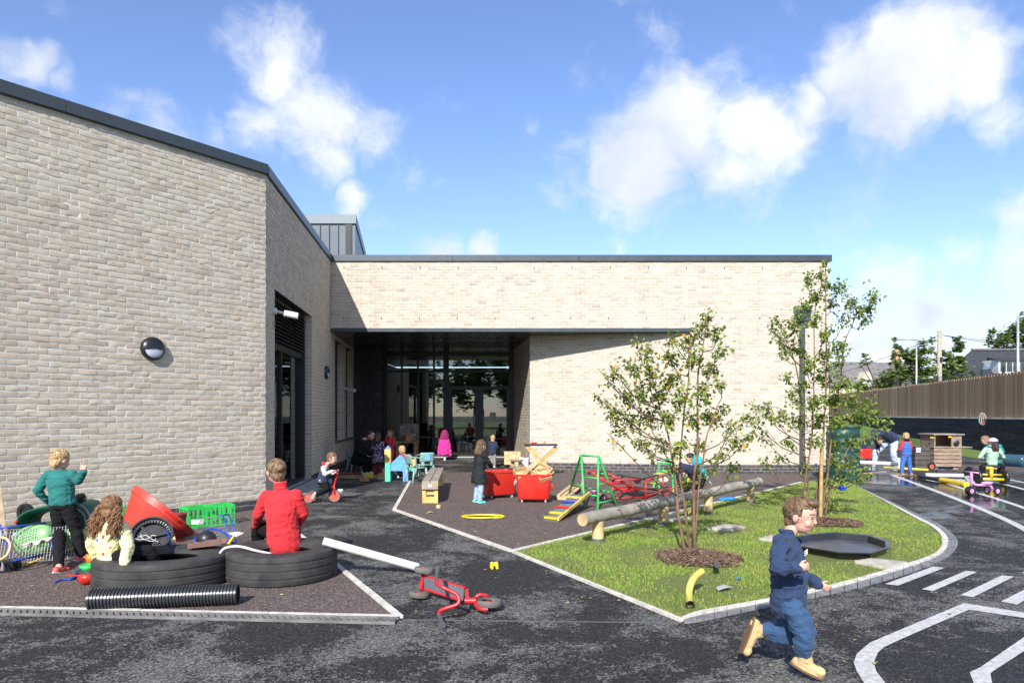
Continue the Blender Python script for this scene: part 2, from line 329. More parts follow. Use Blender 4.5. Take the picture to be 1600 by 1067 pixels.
def edging(pts, w, name='edging', m=None, z=.02):
    for a, b in zip(pts[:-1], pts[1:]):
        d = (b - a).normalized(); n = Vector((-d.y, d.x, 0)) * w / 2; mb = MB(); l = (b - a).length; k = max(1, round(l / .9))
        for i in range(k):
            p, q = a.lerp(b, (i + .004) / k), a.lerp(b, (i + .996) / k)
            mb.prism([p + n, p - n, q - n, q + n], -.02, z + ru(-.002, .002))
        struct(mb, name, m or M_PALEKERB)
edging([LB, ext], .06); edging([LB, LWc + Vector((.05, -.08, 0))], .05)
edging([G(641, 752), G(616, 797)], .055); edging([G(616, 797), G(800, 862)], .055); edging([G(800, 862), G(1252, 754)], .06); edging([G(802, 863), G(1066, 971)], .04)
# slotted drain in front of the left play area
dd = (ext - LB).normalized(); dn = Vector((dd.y, -dd.x, 0));
if dn.y > 0: dn = -dn
dr = MB(); ln = (ext - LB).length
for k in range(int(ln / .05)):
    for r_ in range(3):
        c = LB + dd * (.02 + k * .05 + (r_ % 2) * .025) + dn * (.055 + r_ * .035)
        dr.bar((c.x, c.y, .012), (c.x + dd.x * .03 + dn.x * .012, c.y + dd.y * .03 + dn.y * .012, .006), .014, .014)
for o_ in (.035, .145):
    a = LB + dn * o_; b = ext + dn * o_; dr.bar((a.x, a.y, .012), (b.x, b.y, .012), .012, .02)
dg = struct(dr, 'drain_grating', mat('grating', (.16, .155, .15), .7, var=.3))
a, b = LB + dn * .09, ext + dn * .09
struct(MB().bar((a.x, a.y, .001), (b.x, b.y, .001), .11, .008), 'drain_channel', M_DARK)
# painted lines
def line(pts, w, z=.004, name='road_marking'):
    P = spline([G(*p) for p in pts], 6) if len(pts) > 2 else [G(*p) for p in pts]; A = []; B = []
    for i, p in enumerate(P):
        t = P[min(i + 1, len(P) - 1)] - P[max(i - 1, 0)]; t.normalize(); n = Vector((-t.y, t.x, 0)) * w / 2; A.append(p + n); B.append(p - n)
    mb = MB(); mb.add([(v.x, v.y, z) for v in A + B], [(i, i + 1, len(A) + i + 1, len(A) + i) for i in range(len(A) - 1)]); struct(mb, name, M_PAINT)
line([(1391,741),(1435,757),(1485.6,776),(1547,801),(1600,826),(1660,862)], .11)
line([(1440,743),(1472,752.5),(1506,763.7),(1560,780),(1610,797),(1700,830)], .10)
line([(1548,752.5),(1575,758),(1610,767),(1700,789)], .10); line([(1570,748),(1600,753.8),(1680,769)], .10)
for q in ([(905,552),(970,560),(1200,472),(1145,465)], [(1090,578),(1145,587),(1365,492),(1310,486)], [(1280,608),(1345,618),(1550,515),(1490,509)], [(1485,640),(1565,655),(1770,540),(1700,530)], [(1588,497),(1640,500),(1740,455),(1690,450)]):
    sheet([(1100 + x / 3.2, 740 + y / 3.2) for x, y in q], .004, 'road_marking', M_PAINT)
def outline(pq, name='road_marking'):
    n = len(pq) // 2; mb = MB(); V = [G(*p) for p in pq]
    mb.add([(v.x, v.y, .004) for v in V], [(i, i + 1, 2 * n - 2 - i, 2 * n - 1 - i) for i in range(n - 1)]); struct(mb, name, M_PAINT)
c8 = lambda L_: [(1100 + x / 3.2, 740 + y / 3.2) for x, y in L_]
outline(c8([(1800,728),(1600,695),(1300,648),(960,790),(830,845),(765,900),(748,945),(765,990),(800,1046),(860,1140),
            (960,1140),(905,1046),(862,990),(848,945),(870,895),(900,868),(985,828),(1325,680),(1600,722),(1800,756)]))
outline(c8([(1800,700),(1600,818),(1380,970),(1328,993),(1348,1046),(1390,1140),(1480,1140),(1440,1046),(1432,1000),(1450,985),(1600,888),(1800,770)]))
a, b = G(628, 968), G(1064, 973)
struct(MB().bar((a.x, a.y, .002), (b.x, b.y, .002), .012, .004), 'surface_joint', mat('joint', (.10, .10, .095), .9))
# wet patches
def mat_puddle():
    m, nt, N, L, p = nodes_of('puddle'); tc = N('ShaderNodeTexCoord'); o = tc.outputs['Object']; f = tnoise(N, L, o, 60, 3); w = tnoise(N, L, o, 5, 4, .6)
    L(tmix(N, L, f, (.010, .011, .013), (.022, .022, .025)), p.inputs['Base Color']); L(ramp(N, L, w, [(.35, .02), (.75, .28)]), p.inputs['Roughness'])
    p.inputs['Specular IOR Level'].default_value = .8; tbump(N, L, w, .12, .01, p); return m
M_PUD = mat_puddle()
def puddle(outl, seed, z=.002):
    P = [G(*p) for p in outl]; P2 = spline(P + [P[0]], 6)[:-1]; c = sum(P2, Vector()) / len(P2); q = []
    for i, p in enumerate(P2): k = 1 + .10 * noise.noise(Vector((p.x * 3 + seed, p.y * 3, 0))); q.append(c + (p - c) * k)
    struct(MB().add([(v.x, v.y, z) for v in q], [tuple(range(len(q)))]), 'puddle', M_PUD)
puddle([(1342,741),(1385,738),(1440,742),(1500,748),(1560,756),(1640,770),(1640,812),(1560,792),(1520,790),(1480,776),(1430,760),(1375,756),(1348,752)], 1)
puddle([(1432,806),(1455,797),(1500,788),(1540,782),(1556,792),(1520,800),(1480,810),(1450,811)], 5, .003)
# turf blades
def blades(n, region, h0, h1, name, m, w=.006, dens=None):
    rr = random.Random(3); vs = []; fs = []
    xs = [p.x for p in region]; ys = [p.y for p in region]; x0, x1, y0, y1 = min(xs), max(xs), min(ys), max(ys); m_ = len(region)
    def inside(x, y):
        c = False; j = m_ - 1
        for i in range(m_):
            a, b = region[i], region[j]
            if (a.y > y) != (b.y > y) and x < (b.x - a.x) * (y - a.y) / (b.y - a.y) + a.x: c = not c
            j = i
        return c
    k = 0
    while k < n:
        x = rr.uniform(x0, x1); y = y0 + (y1 - y0) * rr.random() ** 1.35
        if not inside(x, y): continue
        k += 1
        bare = noise.noise(Vector((x * 1.2, y * 1.2, 3.3)))
        if bare > .34 and rr.random() < .6: continue
        if dens and rr.random() > dens(x, y): continue
        h = rr.uniform(h0, h1) * (1 + .8 * noise.noise(Vector((x * 2.1, y * 2.1, 9)))); a = rr.uniform(0, 6.28); ww = w * rr.uniform(.6, 1.3) * (1 + y * .05)
        dx, dy = math.cos(a) * ww, math.sin(a) * ww; l = rr.uniform(0, .7) * h; b_ = rr.uniform(0, 6.28)
        i = len(vs); vs += [(x - dx, y - dy, .005), (x + dx, y + dy, .005), (x + math.cos(b_) * l, y + math.sin(b_) * l, h)]; fs.append((i, i + 1, i + 2))
    me = bpy.data.meshes.new(name); me.from_pydata(vs, [], fs); me.materials.append(m); ob = bpy.data.objects.new(name, me); S.collection.objects.link(ob); return ob
def mat_leafy(name, stops, rough=.55, trans=.45, patch=None):
    m, nt, N, L, p = nodes_of(name); g = N('ShaderNodeNewGeometry'); c = ramp(N, L, g.outputs['Random Per Island'], stops)
    if patch: tc = N('ShaderNodeTexCoord'); c = tmix(N, L, ramp(N, L, tnoise(N, L, tc.outputs['Object'], 1.7, 5, .65, .5), [(.42, 0.0), (.66, .85)]), c, patch)
    L(c, p.inputs['Base Color'])
    p.inputs['Roughness'].default_value = rough; t = N('ShaderNodeBsdfTranslucent'); L(c, t.inputs[0]); mx = N('ShaderNodeMixShader'); mx.inputs[0].default_value = trans
    L(p.outputs[0], mx.inputs[1]); L(t.outputs[0], mx.inputs[2]); L(mx.outputs[0], nt.nodes['Material Output'].inputs[0]); return m
M_BLADE = mat_leafy('grass_blades', [(0, (.15, .25, .03)), (.35, (.28, .46, .055)), (.78, (.40, .57, .09)), (.92, (.48, .50, .15)), (1, (.52, .44, .24))], patch=(.42, .44, .11))
RC = [G(1090, 874), G(1292, 818)]
def dn_(x, y):
    for c, r in zip(RC, (.40, .42)):
        if (x - c.x) ** 2 + (y - c.y) ** 2 < r * r: return .04
    if 1236 < 800 + x * F_PX / y < 1393 and 842 < HOR + F_PX * EYE / y < 879: return 0
    c = G(1110, 915); d = ((x - c.x) ** 2 + (y - c.y) ** 2) ** .5
    if d < .45: return .18 + d * .6
    return 1
tf = blades(110000, GR, .010, .034, 'turf', M_BLADE, .0035, dn_); tf['kind'] = 'stuff'
# grass bank on the right, up to the dark retaining wall
def wallpt(x): Z = 1 / (.04545 - (1600 - x) * 8.29e-5); return Vector(((x - 800) * Z / F_PX, Z, 0))
bk = []; cols = [(1180, 30, 1.4), (1250, 34, 1.3), (1310, 41, 1.08), (1382, 35, .56), (1424, 32, .38), (1492, 24.6, .18), (1600, 18.7, .04), (1700, 15.5, .0)]
def bankfoot(x):
    for (a, za, ha), (b, zb, hb) in zip(cols[:-1], cols[1:]):
        if a <= x <= b: t = (x - a) / (b - a); return za + (zb - za) * t, ha + (hb - ha) * t
    return cols[-1][1:]
mb = MB(); xs = list(range(1180, 1701, 20)); nr = 7
for x in xs:
    zf, h = bankfoot(x); w = wallpt(x); f = Vector(((x - 800) * zf / F_PX, zf, 0))
    for j in range(nr + 1):
        t = j / nr; p = f.lerp(w, t); mb.v.append(Vector((p.x, p.y, .005 + h * (t * t * (3 - 2 * t)) + .02 * noise.noise(p * 1.5) * (0 < j < nr)))); 
for i in range(len(xs) - 1):
    for j in range(nr): a = i * (nr + 1) + j; mb.f.append((a, a + nr + 1, a + nr + 2, a + 1)); mb.mi.append(0)
struct(mb, 'grass_bank', M_LAWN, smooth=0)
poly([Vector((9.0, 24.2, 0)), Vector((12.2, 20.0, 0)), Vector((14.6, 18.9, 0)), Vector((11.4, 17.6, 0)), Vector((9.6, 18.2, 0)), Vector((8.4, 20.5, 0))], .005, 'rubber_mulch_surface', M_MULCH)
# field behind the photographer (seen mirrored in the glazing)
poly([Vector((-60, -90, 0)), Vector((60, -90, 0)), Vector((60, -3.5, 0)), Vector((-60, -3.5, 0))], .006, 'playing_field', M_LAWN)
poly([Vector((-120, 46, 0)), Vector((160, 46, 0)), Vector((160, 400, 0)), Vector((-120, 400, 0))], .01, 'field', M_LAWN)
# ------------------------------------------------------------------ the nursery building
def mat_brick(name, stops, dark, streak=.5):
    m, nt, N, L, p = nodes_of(name); g = N('ShaderNodeNewGeometry'); tc = N('ShaderNodeTexCoord'); o = tc.outputs['Object']
    c = ramp(N, L, g.outputs['Random Per Island'], stops); n1 = tnoise(N, L, o, 9, 6, .7, .5); n2 = tnoise(N, L, o, 45, 5, .7)
    mp = N('ShaderNodeMapping'); mp.inputs['Scale'].default_value = (5, 5, 26); L(o, mp.inputs[0]); n3 = tnoise(N, L, mp.outputs[0], 1.3, 6, .7, .4)
    c = tmix(N, L, ramp(N, L, n3, [(.54, 0.0), (.68, streak)]), c, dark); c = tmix(N, L, .8, c, ramp(N, L, n2, [(.2, .74), (.8, 1.0)]), 'MULTIPLY')
    c = tmix(N, L, .6, c, ramp(N, L, n1, [(.3, .86), (.7, 1.0)]), 'MULTIPLY')
    mv = N('ShaderNodeMapping'); mv.inputs['Scale'].default_value = (2.6, 2.6, .22); L(o, mv.inputs[0]); c = tmix(N, L, 1.0, c, ramp(N, L, tnoise(N, L, mv.outputs[0], 1.4, 5, .6), [(.34, .93), (.5, 1.0)]), 'MULTIPLY')
    L(c, p.inputs['Base Color']); p.inputs['Roughness'].default_value = .9; p.inputs['Specular IOR Level'].default_value = .3
    mp2 = N('ShaderNodeMapping'); mp2.inputs['Scale'].default_value = (1, 1, 2.4); L(o, mp2.inputs[0]); h = tnoise(N, L, mp2.outputs[0], 30, 6, .65)
    tbump(N, L, h, .55, .005, p); return m
M_BR = mat_brick('brick', [(0, (.54, .462, .36)), (.3, (.60, .52, .41)), (.68, (.64, .565, .455)), (.90, (.56, .48, .385)), (1, (.49, .40, .32))], (.27, .19, .155))
M_MORT = mat('mortar', (.68, .67, .63), .95, var=.12, vscale=30, bump=.5, bscale=200)
M_PLB = mat_brick('plinth_brick', [(0, (.055, .055, .06)), (.5, (.085, .08, .082)), (1, (.12, .095, .09))], (.05, .035, .035))
M_PLM = mat('plinth_mortar', (.30, .30, .30), .95)
M_ZINC = mat('anthracite_metal', (.055, .068, .078), .42, .35, var=.08, bump=.03, spec=.6)
M_FRAME = mat('dark_frame', (.018, .020, .023), .4, .2, var=.1, bump=.02)
M_SOFF = mat('soffit_panel', (.045, .049, .055), .25, .1, var=.1, bump=.02)
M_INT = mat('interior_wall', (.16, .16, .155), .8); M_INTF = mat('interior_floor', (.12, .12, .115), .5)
def mat_glass(name, tint=.6, f0=.10):
    m, nt, N, L, p = nodes_of(name); nt.nodes.remove(p); lw = N('ShaderNodeFresnel'); lw.inputs[0].default_value = 1.5
    gl = N('ShaderNodeBsdfGlossy'); gl.inputs['Roughness'].default_value = .012; gl.inputs[0].default_value = (.9, .95, .95, 1); tr = N('ShaderNodeBsdfTransparent'); tr.inputs[0].default_value = (tint, tint * 1.04, tint * 1.02, 1)
    ma = N('ShaderNodeMath'); ma.operation = 'MULTIPLY_ADD'; L(lw.outputs[0], ma.inputs[0]); ma.inputs[1].default_value = 1.1; ma.inputs[2].default_value = f0; ma.use_clamp = True
    mx = N('ShaderNodeMixShader'); L(ma.outputs[0], mx.inputs[0]); L(tr.outputs[0], mx.inputs[1]); L(gl.outputs[0], mx.inputs[2]); L(mx.outputs[0], nt.nodes['Material Output'].inputs[0]); return m
M_GLASS = mat_glass('window_glass')
BLD = thing('nursery_building', 'long pale brick nursery building with dark metal coping and a glazed entrance recess', 'building', (-3.77, 10.77, 0))
YG = 21.3           # plane of the glazed screen
BL, BH = .219, .0741          # brick module
ZT = EYE + 238 * 16.9 / F_PX   # top of the brickwork
def brick_wall(name, a, b, z0, z1, out, holes=(), detail=0, plinth=.216, seed=1):
    """bricks as real blocks in front of a mortar bed; a->b along the wall, out = outward normal"""
    rr = random.Random(seed); a = Vector((a[0], a[1], 0)); b = Vector((b[0], b[1], 0)); Lw = (b - a).length; d = (b - a) / Lw; n = Vector((out[0], out[1], 0)).normalized()
    mb = MB(); us = sorted({0, Lw} | {h[0] for h in holes} | {h[1] for h in holes}); zs = sorted({z0, z1} | {h[2] for h in holes} | {h[3] for h in holes} | ({plinth} if z0 < plinth else set()))
    us = [u for u in us if 0 <= u <= Lw]; zs = [z for z in zs if z0 <= z <= z1]
    for u0, u1 in zip(us[:-1], us[1:]):
        for q0, q1 in zip(zs[:-1], zs[1:]):
            um, zm = (u0 + u1) / 2, (q0 + q1) / 2
            if any(h[0] < um < h[1] and h[2] < zm < h[3] for h in holes): continue
            mb.add([a + d * u0 + n * -.0065 + Vector((0, 0, q0)), a + d * u1 + n * -.0065 + Vector((0, 0, q0)), a + d * u1 + n * -.0065 + Vector((0, 0, q1)), a + d * u0 + n * -.0065 + Vector((0, 0, q1))], [(0, 1, 2, 3)], 3 if zm < plinth else 1)
    nx, nz = (6, 3) if detail else (1, 1); k0 = round((z0 - plinth) / BH)
    for k in range(k0, int((z1 - plinth) / BH) + 2):
        q0 = plinth + k * BH + .006; q1 = q0 + BH - .0125
        if q1 > z1 + .003: q1 = z1
        if q0 < z0: q0 = z0
        if q1 - q0 < .02: continue
        segs = [(0, Lw)]
        for h in holes:
            if h[2] < (q0 + q1) / 2 < h[3]:
                ns = []
                for s0, s1 in segs:
                    if h[1] <= s0 or h[0] >= s1: ns.append((s0, s1)); continue
                    if h[0] > s0: ns.append((s0, h[0]))
                    if h[1] < s1: ns.append((h[1], s1))
                segs = ns
        off = (k % 2) * BL / 2 + (k % 3) * .01
        for s0, s1 in segs:
            u = math.floor((s0 - off) / BL) * BL + off
            while u < s1:
                u0, u1 = max(u + .0055, s0), min(u + BL - .0055, s1); u += BL
                if u1 - u0 < .03: continue
                o0 = rr.uniform(-.0015, .0025); mi = 2 if k < 0 else 0; js = [rr.uniform(-.0025, .0025) for _ in range(4)]; V = []
                rough = rr.random() < .42; sd = rr.uniform(0, 99)
                for iz in range(nz + 1):
                    for ix in range(nx + 1):
                        tx, tz = ix / nx, iz / nz; uu = u0 + (u1 - u0) * tx; zz = q0 + (q1 - q0) * tz; oo = o0
                        if detail:
                            edge = 1 if 0 < ix < nx and 0 < iz < nz else 0
                            zz += ((js[0] if iz == 0 else js[1]) + .002 * noise.noise(Vector((uu * 20, k, sd)))) * (iz in (0, nz)); uu += (js[2] if ix == 0 else js[3]) * .8 * (ix in (0, nx))
                            oo += noise.noise(Vector((uu * 13, zz * 22, sd))) * (.0075 if rough else .0018) - (0 if edge else .0025)
                        V.append(a + d * uu + n * oo + Vector((0, 0, zz)))
                w = nx + 1; Fc = [(j * w + i, j * w + i + 1, (j + 1) * w + i + 1, (j + 1) * w + i) for j in range(nz) for i in range(nx)]
                rim = [i for i in range(w)] + [j * w + nx for j in range(1, nz + 1)] + [nz * w + i for i in range(nx - 1, -1, -1)] + [j * w for j in range(nz - 1, 0, -1)]
                nb = len(V); V += [V[i] - n * (o0 + .012) for i in rim]
                Fc += [(rim[i], nb + i, nb + (i + 1) % len(rim), rim[(i + 1) % len(rim)]) for i in range(len(rim))]
                mb.add(V, Fc, mi)
    if (b - a).cross(n).z > 0: mb.f = [f[::-1] for f in mb.f]
    return mb.build(name, [M_BR, M_MORT, M_PLB, M_PLM], BLD, smooth=(35 if detail else None))
nL = Vector((WD.y, -WD.x, 0)); A0 = LWc - WD * 9.0
brick_wall('wall', A0, LWc, 0, ZT, nL, detail=1, plinth=.216 - .074, seed=2)
# side wall, facing right
sdv = Vector((side_x(22) - LWc.x, 22 - LWc.y, 0)).normalized(); nS = Vector((sdv.y, -sdv.x, 0))
su = lambda Y: (Y - LWc.y) / sdv.y
SB = LWc + sdv * su(21.4)
H1 = (su(11.35), su(14.5), .08, 3.46); H2 = (su(17.55), su(19.0), .75, 3.32); H3 = (su(19.45), su(20.9), .75, 3.32)
brick_wall('wall', LWc, SB, 0, ZT, nS, holes=(H1, H2, H3), plinth=.216 - .037, seed=3)
def onS(u, z, o=0): return LWc + sdv * u + nS * o + Vector((0, 0, z))
rv = .2
for H in (H1, H2, H3):                                   # brick returns of each opening, then frame and glass
    u0, u1, z0, z1 = H; p = onS(u1, 0, 0); q = onS(u1, 0, -rv)
    brick_wall('wall_return', q, p, z0, z1, -sdv, plinth=.1, seed=int(u0 * 7)); p = onS(u0, 0, 0); q = onS(u0, 0, -rv); brick_wall('wall_return', p, q, z0, z1, sdv, plinth=.1, seed=int(u0 * 5))
    mb = MB(); mb.bar(onS(u0, z1 + .004, -rv / 2), onS(u1, z1 + .004, -rv / 2), rv, .008); mb.build('opening_soffit', M_FRAME, BLD)
    win = MB(); fw = .07
    win.bar(onS(u0, z0 + fw / 2, -rv), onS(u1, z0 + fw / 2, -rv), .08, fw); win.bar(onS(u0, z1 - fw / 2, -rv), onS(u1, z1 - fw / 2, -rv), .08, fw)
    for u in (u0 + fw / 2, u1 - fw / 2 - (.1 if H is H1 else 0)): win.bar(onS(u, z0 + fw, -rv + .001), onS(u, z1 - fw, -rv + .001), fw + (.1 if H is H1 and u > u0 + 1 else 0), .08, up=tuple(sdv))
    if H is H1:
        win.bar(onS((u0 + u1) / 2 - .35, z0 + fw, -rv + .001), onS((u0 + u1) / 2 - .35, 2.55, -rv + .001), .07, .07, up=tuple(sdv)); win.bar(onS(u0, 2.6, -rv), onS(u1, 2.6, -rv), .085, .12)
    w = win.build('window', M_FRAME, BLD, bevel=.004)
    MB().add([onS(u0, z0, -rv - .01), onS(u1, z0, -rv - .01), onS(u1, z1, -rv - .01), onS(u0, z1, -rv - .01)], [(0, 1, 2, 3)]).build('pane', M_GLASS, w)
    MB().bar(onS(u0 - .02, z0 - .015, -.07), onS(u1 + .02, z0 - .015, -.07), .26, .03).build('window_sill', M_FRAME if H is not H1 else mat('concrete', (.35, .34, .32), .85), w)
lv = MB()
for k in range(11):
    z = 2.70 + k * .066; m_ = Matrix.Rotation(0, 3, 'Z'); a_, b_ = onS(H1[0] + .06, z, -.14), onS(H1[1] - .06, z, -.14); lv.bar(a_, b_, .07, .012, up=tuple(nS * .6 + Vector((0, 0, .8))))
lv.build('louvre', M_FRAME, BLD)
g = LWc + sdv * (su(14.6) - .75) + nS * .22
MB().prism([onS(H1[0], 0, .02), onS(H1[0], 0, .4), onS(H1[1] + .05, 0, .4), onS(H1[1] + .05, 0, .02)], 0, .1).build('doorstep', mat('concrete', (.35, .34, .32), .85), BLD, bevel=.01)
# front wall of the far wing with the recess opening
XR = 495 * 16.9 / F_PX; zl0, zl1 = 3.40, 3.49; FN = Vector((0, -1, 0)); X1 = 278 * 16.9 / F_PX
brick_wall('wall', SWb + Vector((.01, 0, 0)), Vector((XR, 16.9, 0)), 0, ZT, FN, holes=((-.01, X1 + 4.34, -1, zl1),), seed=4)
MB().bar((side_x(16.9) + .01, 16.885, (zl0 + zl1) / 2), (X1, 16.885, (zl0 + zl1) / 2), .07, zl1 - zl0).build('lintel', M_ZINC, BLD, bevel=.004)
# recessed, slightly skewed wall and its return
DA = Vector((.452, 17.75, 0)); DB = Vector((X1 + .03, 16.94, 0)); dn2 = (DB - DA).normalized(); nD = Vector((dn2.y, -dn2.x, 0)); nD = nD if nD.y < 0 else -nD
brick_wall('wall', DA, DB + dn2 * .01, 0, zl0, nD, seed=5)
RB = Vector((.058, YG, 0)); rdir = (RB - DA).normalized(); nR = Vector((-abs(rdir.y), -abs(rdir.x) * (1 if rdir.x < 0 else 1), 0)); nR = Vector((-rdir.y, rdir.x, 0)); nR = nR if nR.x < 0 else -nR
brick_wall('wall', DA, RB, 0, zl0, nR, seed=6)
# right end wall and back so the block is solid from the side
brick_wall('wall', Vector((XR, 16.9, 0)), Vector((XR + .3, 26, 0)), 0, ZT, Vector((1, 0, 0)), seed=8)
rf = MB(); rf.prism([A0 - nL * .3, LWc - nL * .3 - nS * .2, SWb - nS * .3 + Vector((0, .3, 0)), Vector((XR - .2, 17.2, 0)), Vector((XR + .1, 26, 0)), Vector((-14, 26, 0)), Vector((-14, 3.5, 0))], ZT - .35, ZT - .3); rf.build('roof', mat('roof_membrane', (.12, .12, .12), .9), BLD)
# coping: bars along the parapets
cp = MB(); zc = ZT + .075
def coping(a, b, n, h=.15, w=.34, nm='coping'):
    d = (b - a).normalized(); L_ = (b - a).length; k = max(1, int(L_ / 2.6)); mb = MB()
    for i in range(k):
        p, q = a + d * (L_ * i / k + .002), a + d * (L_ * (i + 1) / k - .002); o = Vector((0, 0, ZT + h / 2 + .006)) - n * (w / 2 - .045)
        mb.bar(Vector((p.x, p.y, 0)) + o, Vector((q.x, q.y, 0)) + o, w, h)
    return mb.build(nm, M_ZINC, BLD, bevel=.004)
coping(A0, LWc + WD * .02, nL); coping(LWc + sdv * .03, SWb + sdv * -.04, nS); coping(SWb + Vector((-.1, 0, 0)), Vector((XR + .06, 16.9, 0)), FN); coping(Vector((XR + .0, 17.2, 0)), Vector((XR + .3, 26, 0)), Vector((1, 0, 0)))
# standing-seam roof box
zb = at(553, 336, 19).z; fx0, fx1 = at(440, 336, 19).x, at(555, 336, 19).x; rx = -.15
mb = MB(); mb.prism([(fx0, 19, 0), (fx1, 19, 0), (fx1 - .15 * 5, 24, 0), (fx0 - .75, 24, 0)], ZT - .3, zb - .25); rb = mb.build('roof_box', mat('zinc_panel', (.085, .10, .115), .42, .4, var=.06, vscale=2, bump=.02), BLD)
mb = MB(); mb.prism([(fx0 - .04, 18.95, 0), (fx1 + .04, 18.95, 0), (fx1 - .71, 24, 0), (fx0 - .79, 24, 0)], zb - .25, zb); mb.build('box_coping', mat('zinc_light', (.13, .155, .17), .45, .4, var=.05, bump=.02), rb, bevel=.01)
mb = MB(); X_ = fx1 - .45
while X_ > fx0: mb.box((X_, 18.985, (ZT - .3 + zb - .25) / 2), (.02, .03, zb - ZT + .04)); X_ -= .245
mb.box((fx1 - .17, 18.98, (ZT + zb - .55) / 2), (.17, .03, zb - ZT + .04)); mb.build('standing_seam', M_FRAME, rb)
ramp_ = MB(); ramp_.add([(side_x(17.2), 17.2, .002), (.9, 17.2, .002), (.3, YG + .1, .14), (side_x(YG) - .1, YG + .1, .14)], [(0, 1, 2, 3)]); struct(ramp_, 'entrance_paving', M_ASPH)
def RZ(Y): return .002 + .138 * (Y - 17.2) / (YG + .1 - 17.2)
# soffit of the recess
mb = MB(); mb.prism([(side_x(16.95) + .0, 16.95, 0), (X1, 16.95, 0), (.46, 17.8, 0), (.08, YG + .1, 0), (side_x(YG + .1), YG + .1, 0)], zl0, zl0 + .05); sf = mb.build('soffit', M_SOFF, BLD)
mb = MB()
for X_ in (-3.1, -2.2, -1.3, -.4): mb.box((X_, 19.1, zl0 - .002), (.012, 4.2, .004))
for Y_ in (18.2, 19.5, 20.6): mb.box((-2.1, Y_, zl0 - .004), (4.6, .012, .004))
mb.build('panel_joint', M_DARK, sf)
# glazed entrance screen
gx = lambda px: (px - 800) * YG / F_PX; gz = lambda py: EYE + (HOR - py) * YG / F_PX
scr = MB(); X0, X3 = gx(570), gx(803)
def vbar(mb, px, w, z0, z1, dy=0, dd=.12): mb.box((gx(px), YG + dy, (z0 + z1) / 2), (w, dd, z1 - z0))
def hbar(mb, pa, pb, py, h, dy=0, dd=.11): mb.box(((gx(pa) + gx(pb)) / 2, YG + dy, gz(py)), (gx(pb) - gx(pa), dd, h))
for px, w in ((602, .14), (628, .05), (653, .05), (678, .05), (697, .16), (800, .2), (560, .5)): vbar(scr, px, w, .0, zl0 - .002, .002 if w < .1 else 0)
for py, h in ((553, .12), (580, .06), (713.5, .08)): hbar(scr, 556, 802, py, h, -.003, .13)
hbar(scr, 699, 797, 606, .12, -.006, .14)
scn = scr.build('entrance_screen', M_FRAME, BLD, bevel=.004)
MB().add([(gx(565), YG + .02, .03), (gx(800), YG + .02, .03), (gx(800), YG + .02, zl0), (gx(565), YG + .02, zl0)], [(0, 1, 2, 3)]).build('pane', M_GLASS, scn)
for pa, pb in ((701, 748), (749.5, 797)):
    mb = MB(); zt = 2.27
    for px in (pa + 2.2, pb - 2.2): mb.box((gx(px), YG - .08, (.03 + zt) / 2), (.13, .07, zt - .03))
    for z, h in ((.10, .16), (zt - .05, .12)): mb.box(((gx(pa) + gx(pb)) / 2, YG - .081, z), (gx(pb) - gx(pa) - .02, .06, h))
    d = mb.build('door', M_FRAME, BLD, bevel=.004); hx = gx(pb - 6) if pa < 720 else gx(pa + 6)
    h = MB().tube([(hx, YG - .12, .95), (hx, YG - .18, .97), (hx, YG - .18, 1.55), (hx, YG - .12, 1.57)], .014, 8); h.build('handle', mat('steel', (.45, .45, .44), .3, .9, bump=0), d, smooth=0)
MB().box((gx(770), YG - .05, 1.35), (.18, .004, .26)).build('notice', mat('notice_paper', (.35, .4, .36), .7), BLD)
MB().box(((gx(690) + gx(800)) / 2 - 1.0, YG - .26, .15), (4.2, .22, .02)).build('threshold', mat('threshold', (.5, .49, .46), .7), BLD)
# room behind the glass
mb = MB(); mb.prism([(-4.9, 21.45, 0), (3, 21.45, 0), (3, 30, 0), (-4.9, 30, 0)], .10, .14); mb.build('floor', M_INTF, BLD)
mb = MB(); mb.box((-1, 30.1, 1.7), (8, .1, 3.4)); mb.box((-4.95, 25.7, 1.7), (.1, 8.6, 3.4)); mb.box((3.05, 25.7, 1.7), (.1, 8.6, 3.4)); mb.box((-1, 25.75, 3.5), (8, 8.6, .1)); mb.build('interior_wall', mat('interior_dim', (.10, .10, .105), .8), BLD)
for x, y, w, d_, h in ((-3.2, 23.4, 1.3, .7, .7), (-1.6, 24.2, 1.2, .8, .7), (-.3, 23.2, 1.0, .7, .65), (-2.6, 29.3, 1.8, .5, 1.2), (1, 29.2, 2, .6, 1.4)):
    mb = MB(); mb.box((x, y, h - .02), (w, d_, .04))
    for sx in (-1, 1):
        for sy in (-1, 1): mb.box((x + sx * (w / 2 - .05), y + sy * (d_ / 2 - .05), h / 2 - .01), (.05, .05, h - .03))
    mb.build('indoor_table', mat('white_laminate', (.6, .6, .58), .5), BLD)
mb = MB()
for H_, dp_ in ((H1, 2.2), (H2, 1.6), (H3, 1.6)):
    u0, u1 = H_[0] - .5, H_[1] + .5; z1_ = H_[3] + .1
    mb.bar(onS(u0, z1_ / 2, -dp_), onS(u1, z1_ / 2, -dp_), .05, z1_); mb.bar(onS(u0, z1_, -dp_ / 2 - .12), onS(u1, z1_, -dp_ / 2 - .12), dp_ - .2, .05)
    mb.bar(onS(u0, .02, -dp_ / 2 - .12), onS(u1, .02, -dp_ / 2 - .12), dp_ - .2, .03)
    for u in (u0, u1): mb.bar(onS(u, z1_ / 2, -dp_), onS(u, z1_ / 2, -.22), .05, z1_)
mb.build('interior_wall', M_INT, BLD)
# dark cladding closing the left end of the recess
mb = MB(); mb.box(((side_x(YG) + gx(598)) / 2 - .05, YG - .12, 1.7), (gx(598) - side_x(YG) + .1, .1, 3.39)); cl = mb.build('cladding', M_SOFF, BLD)
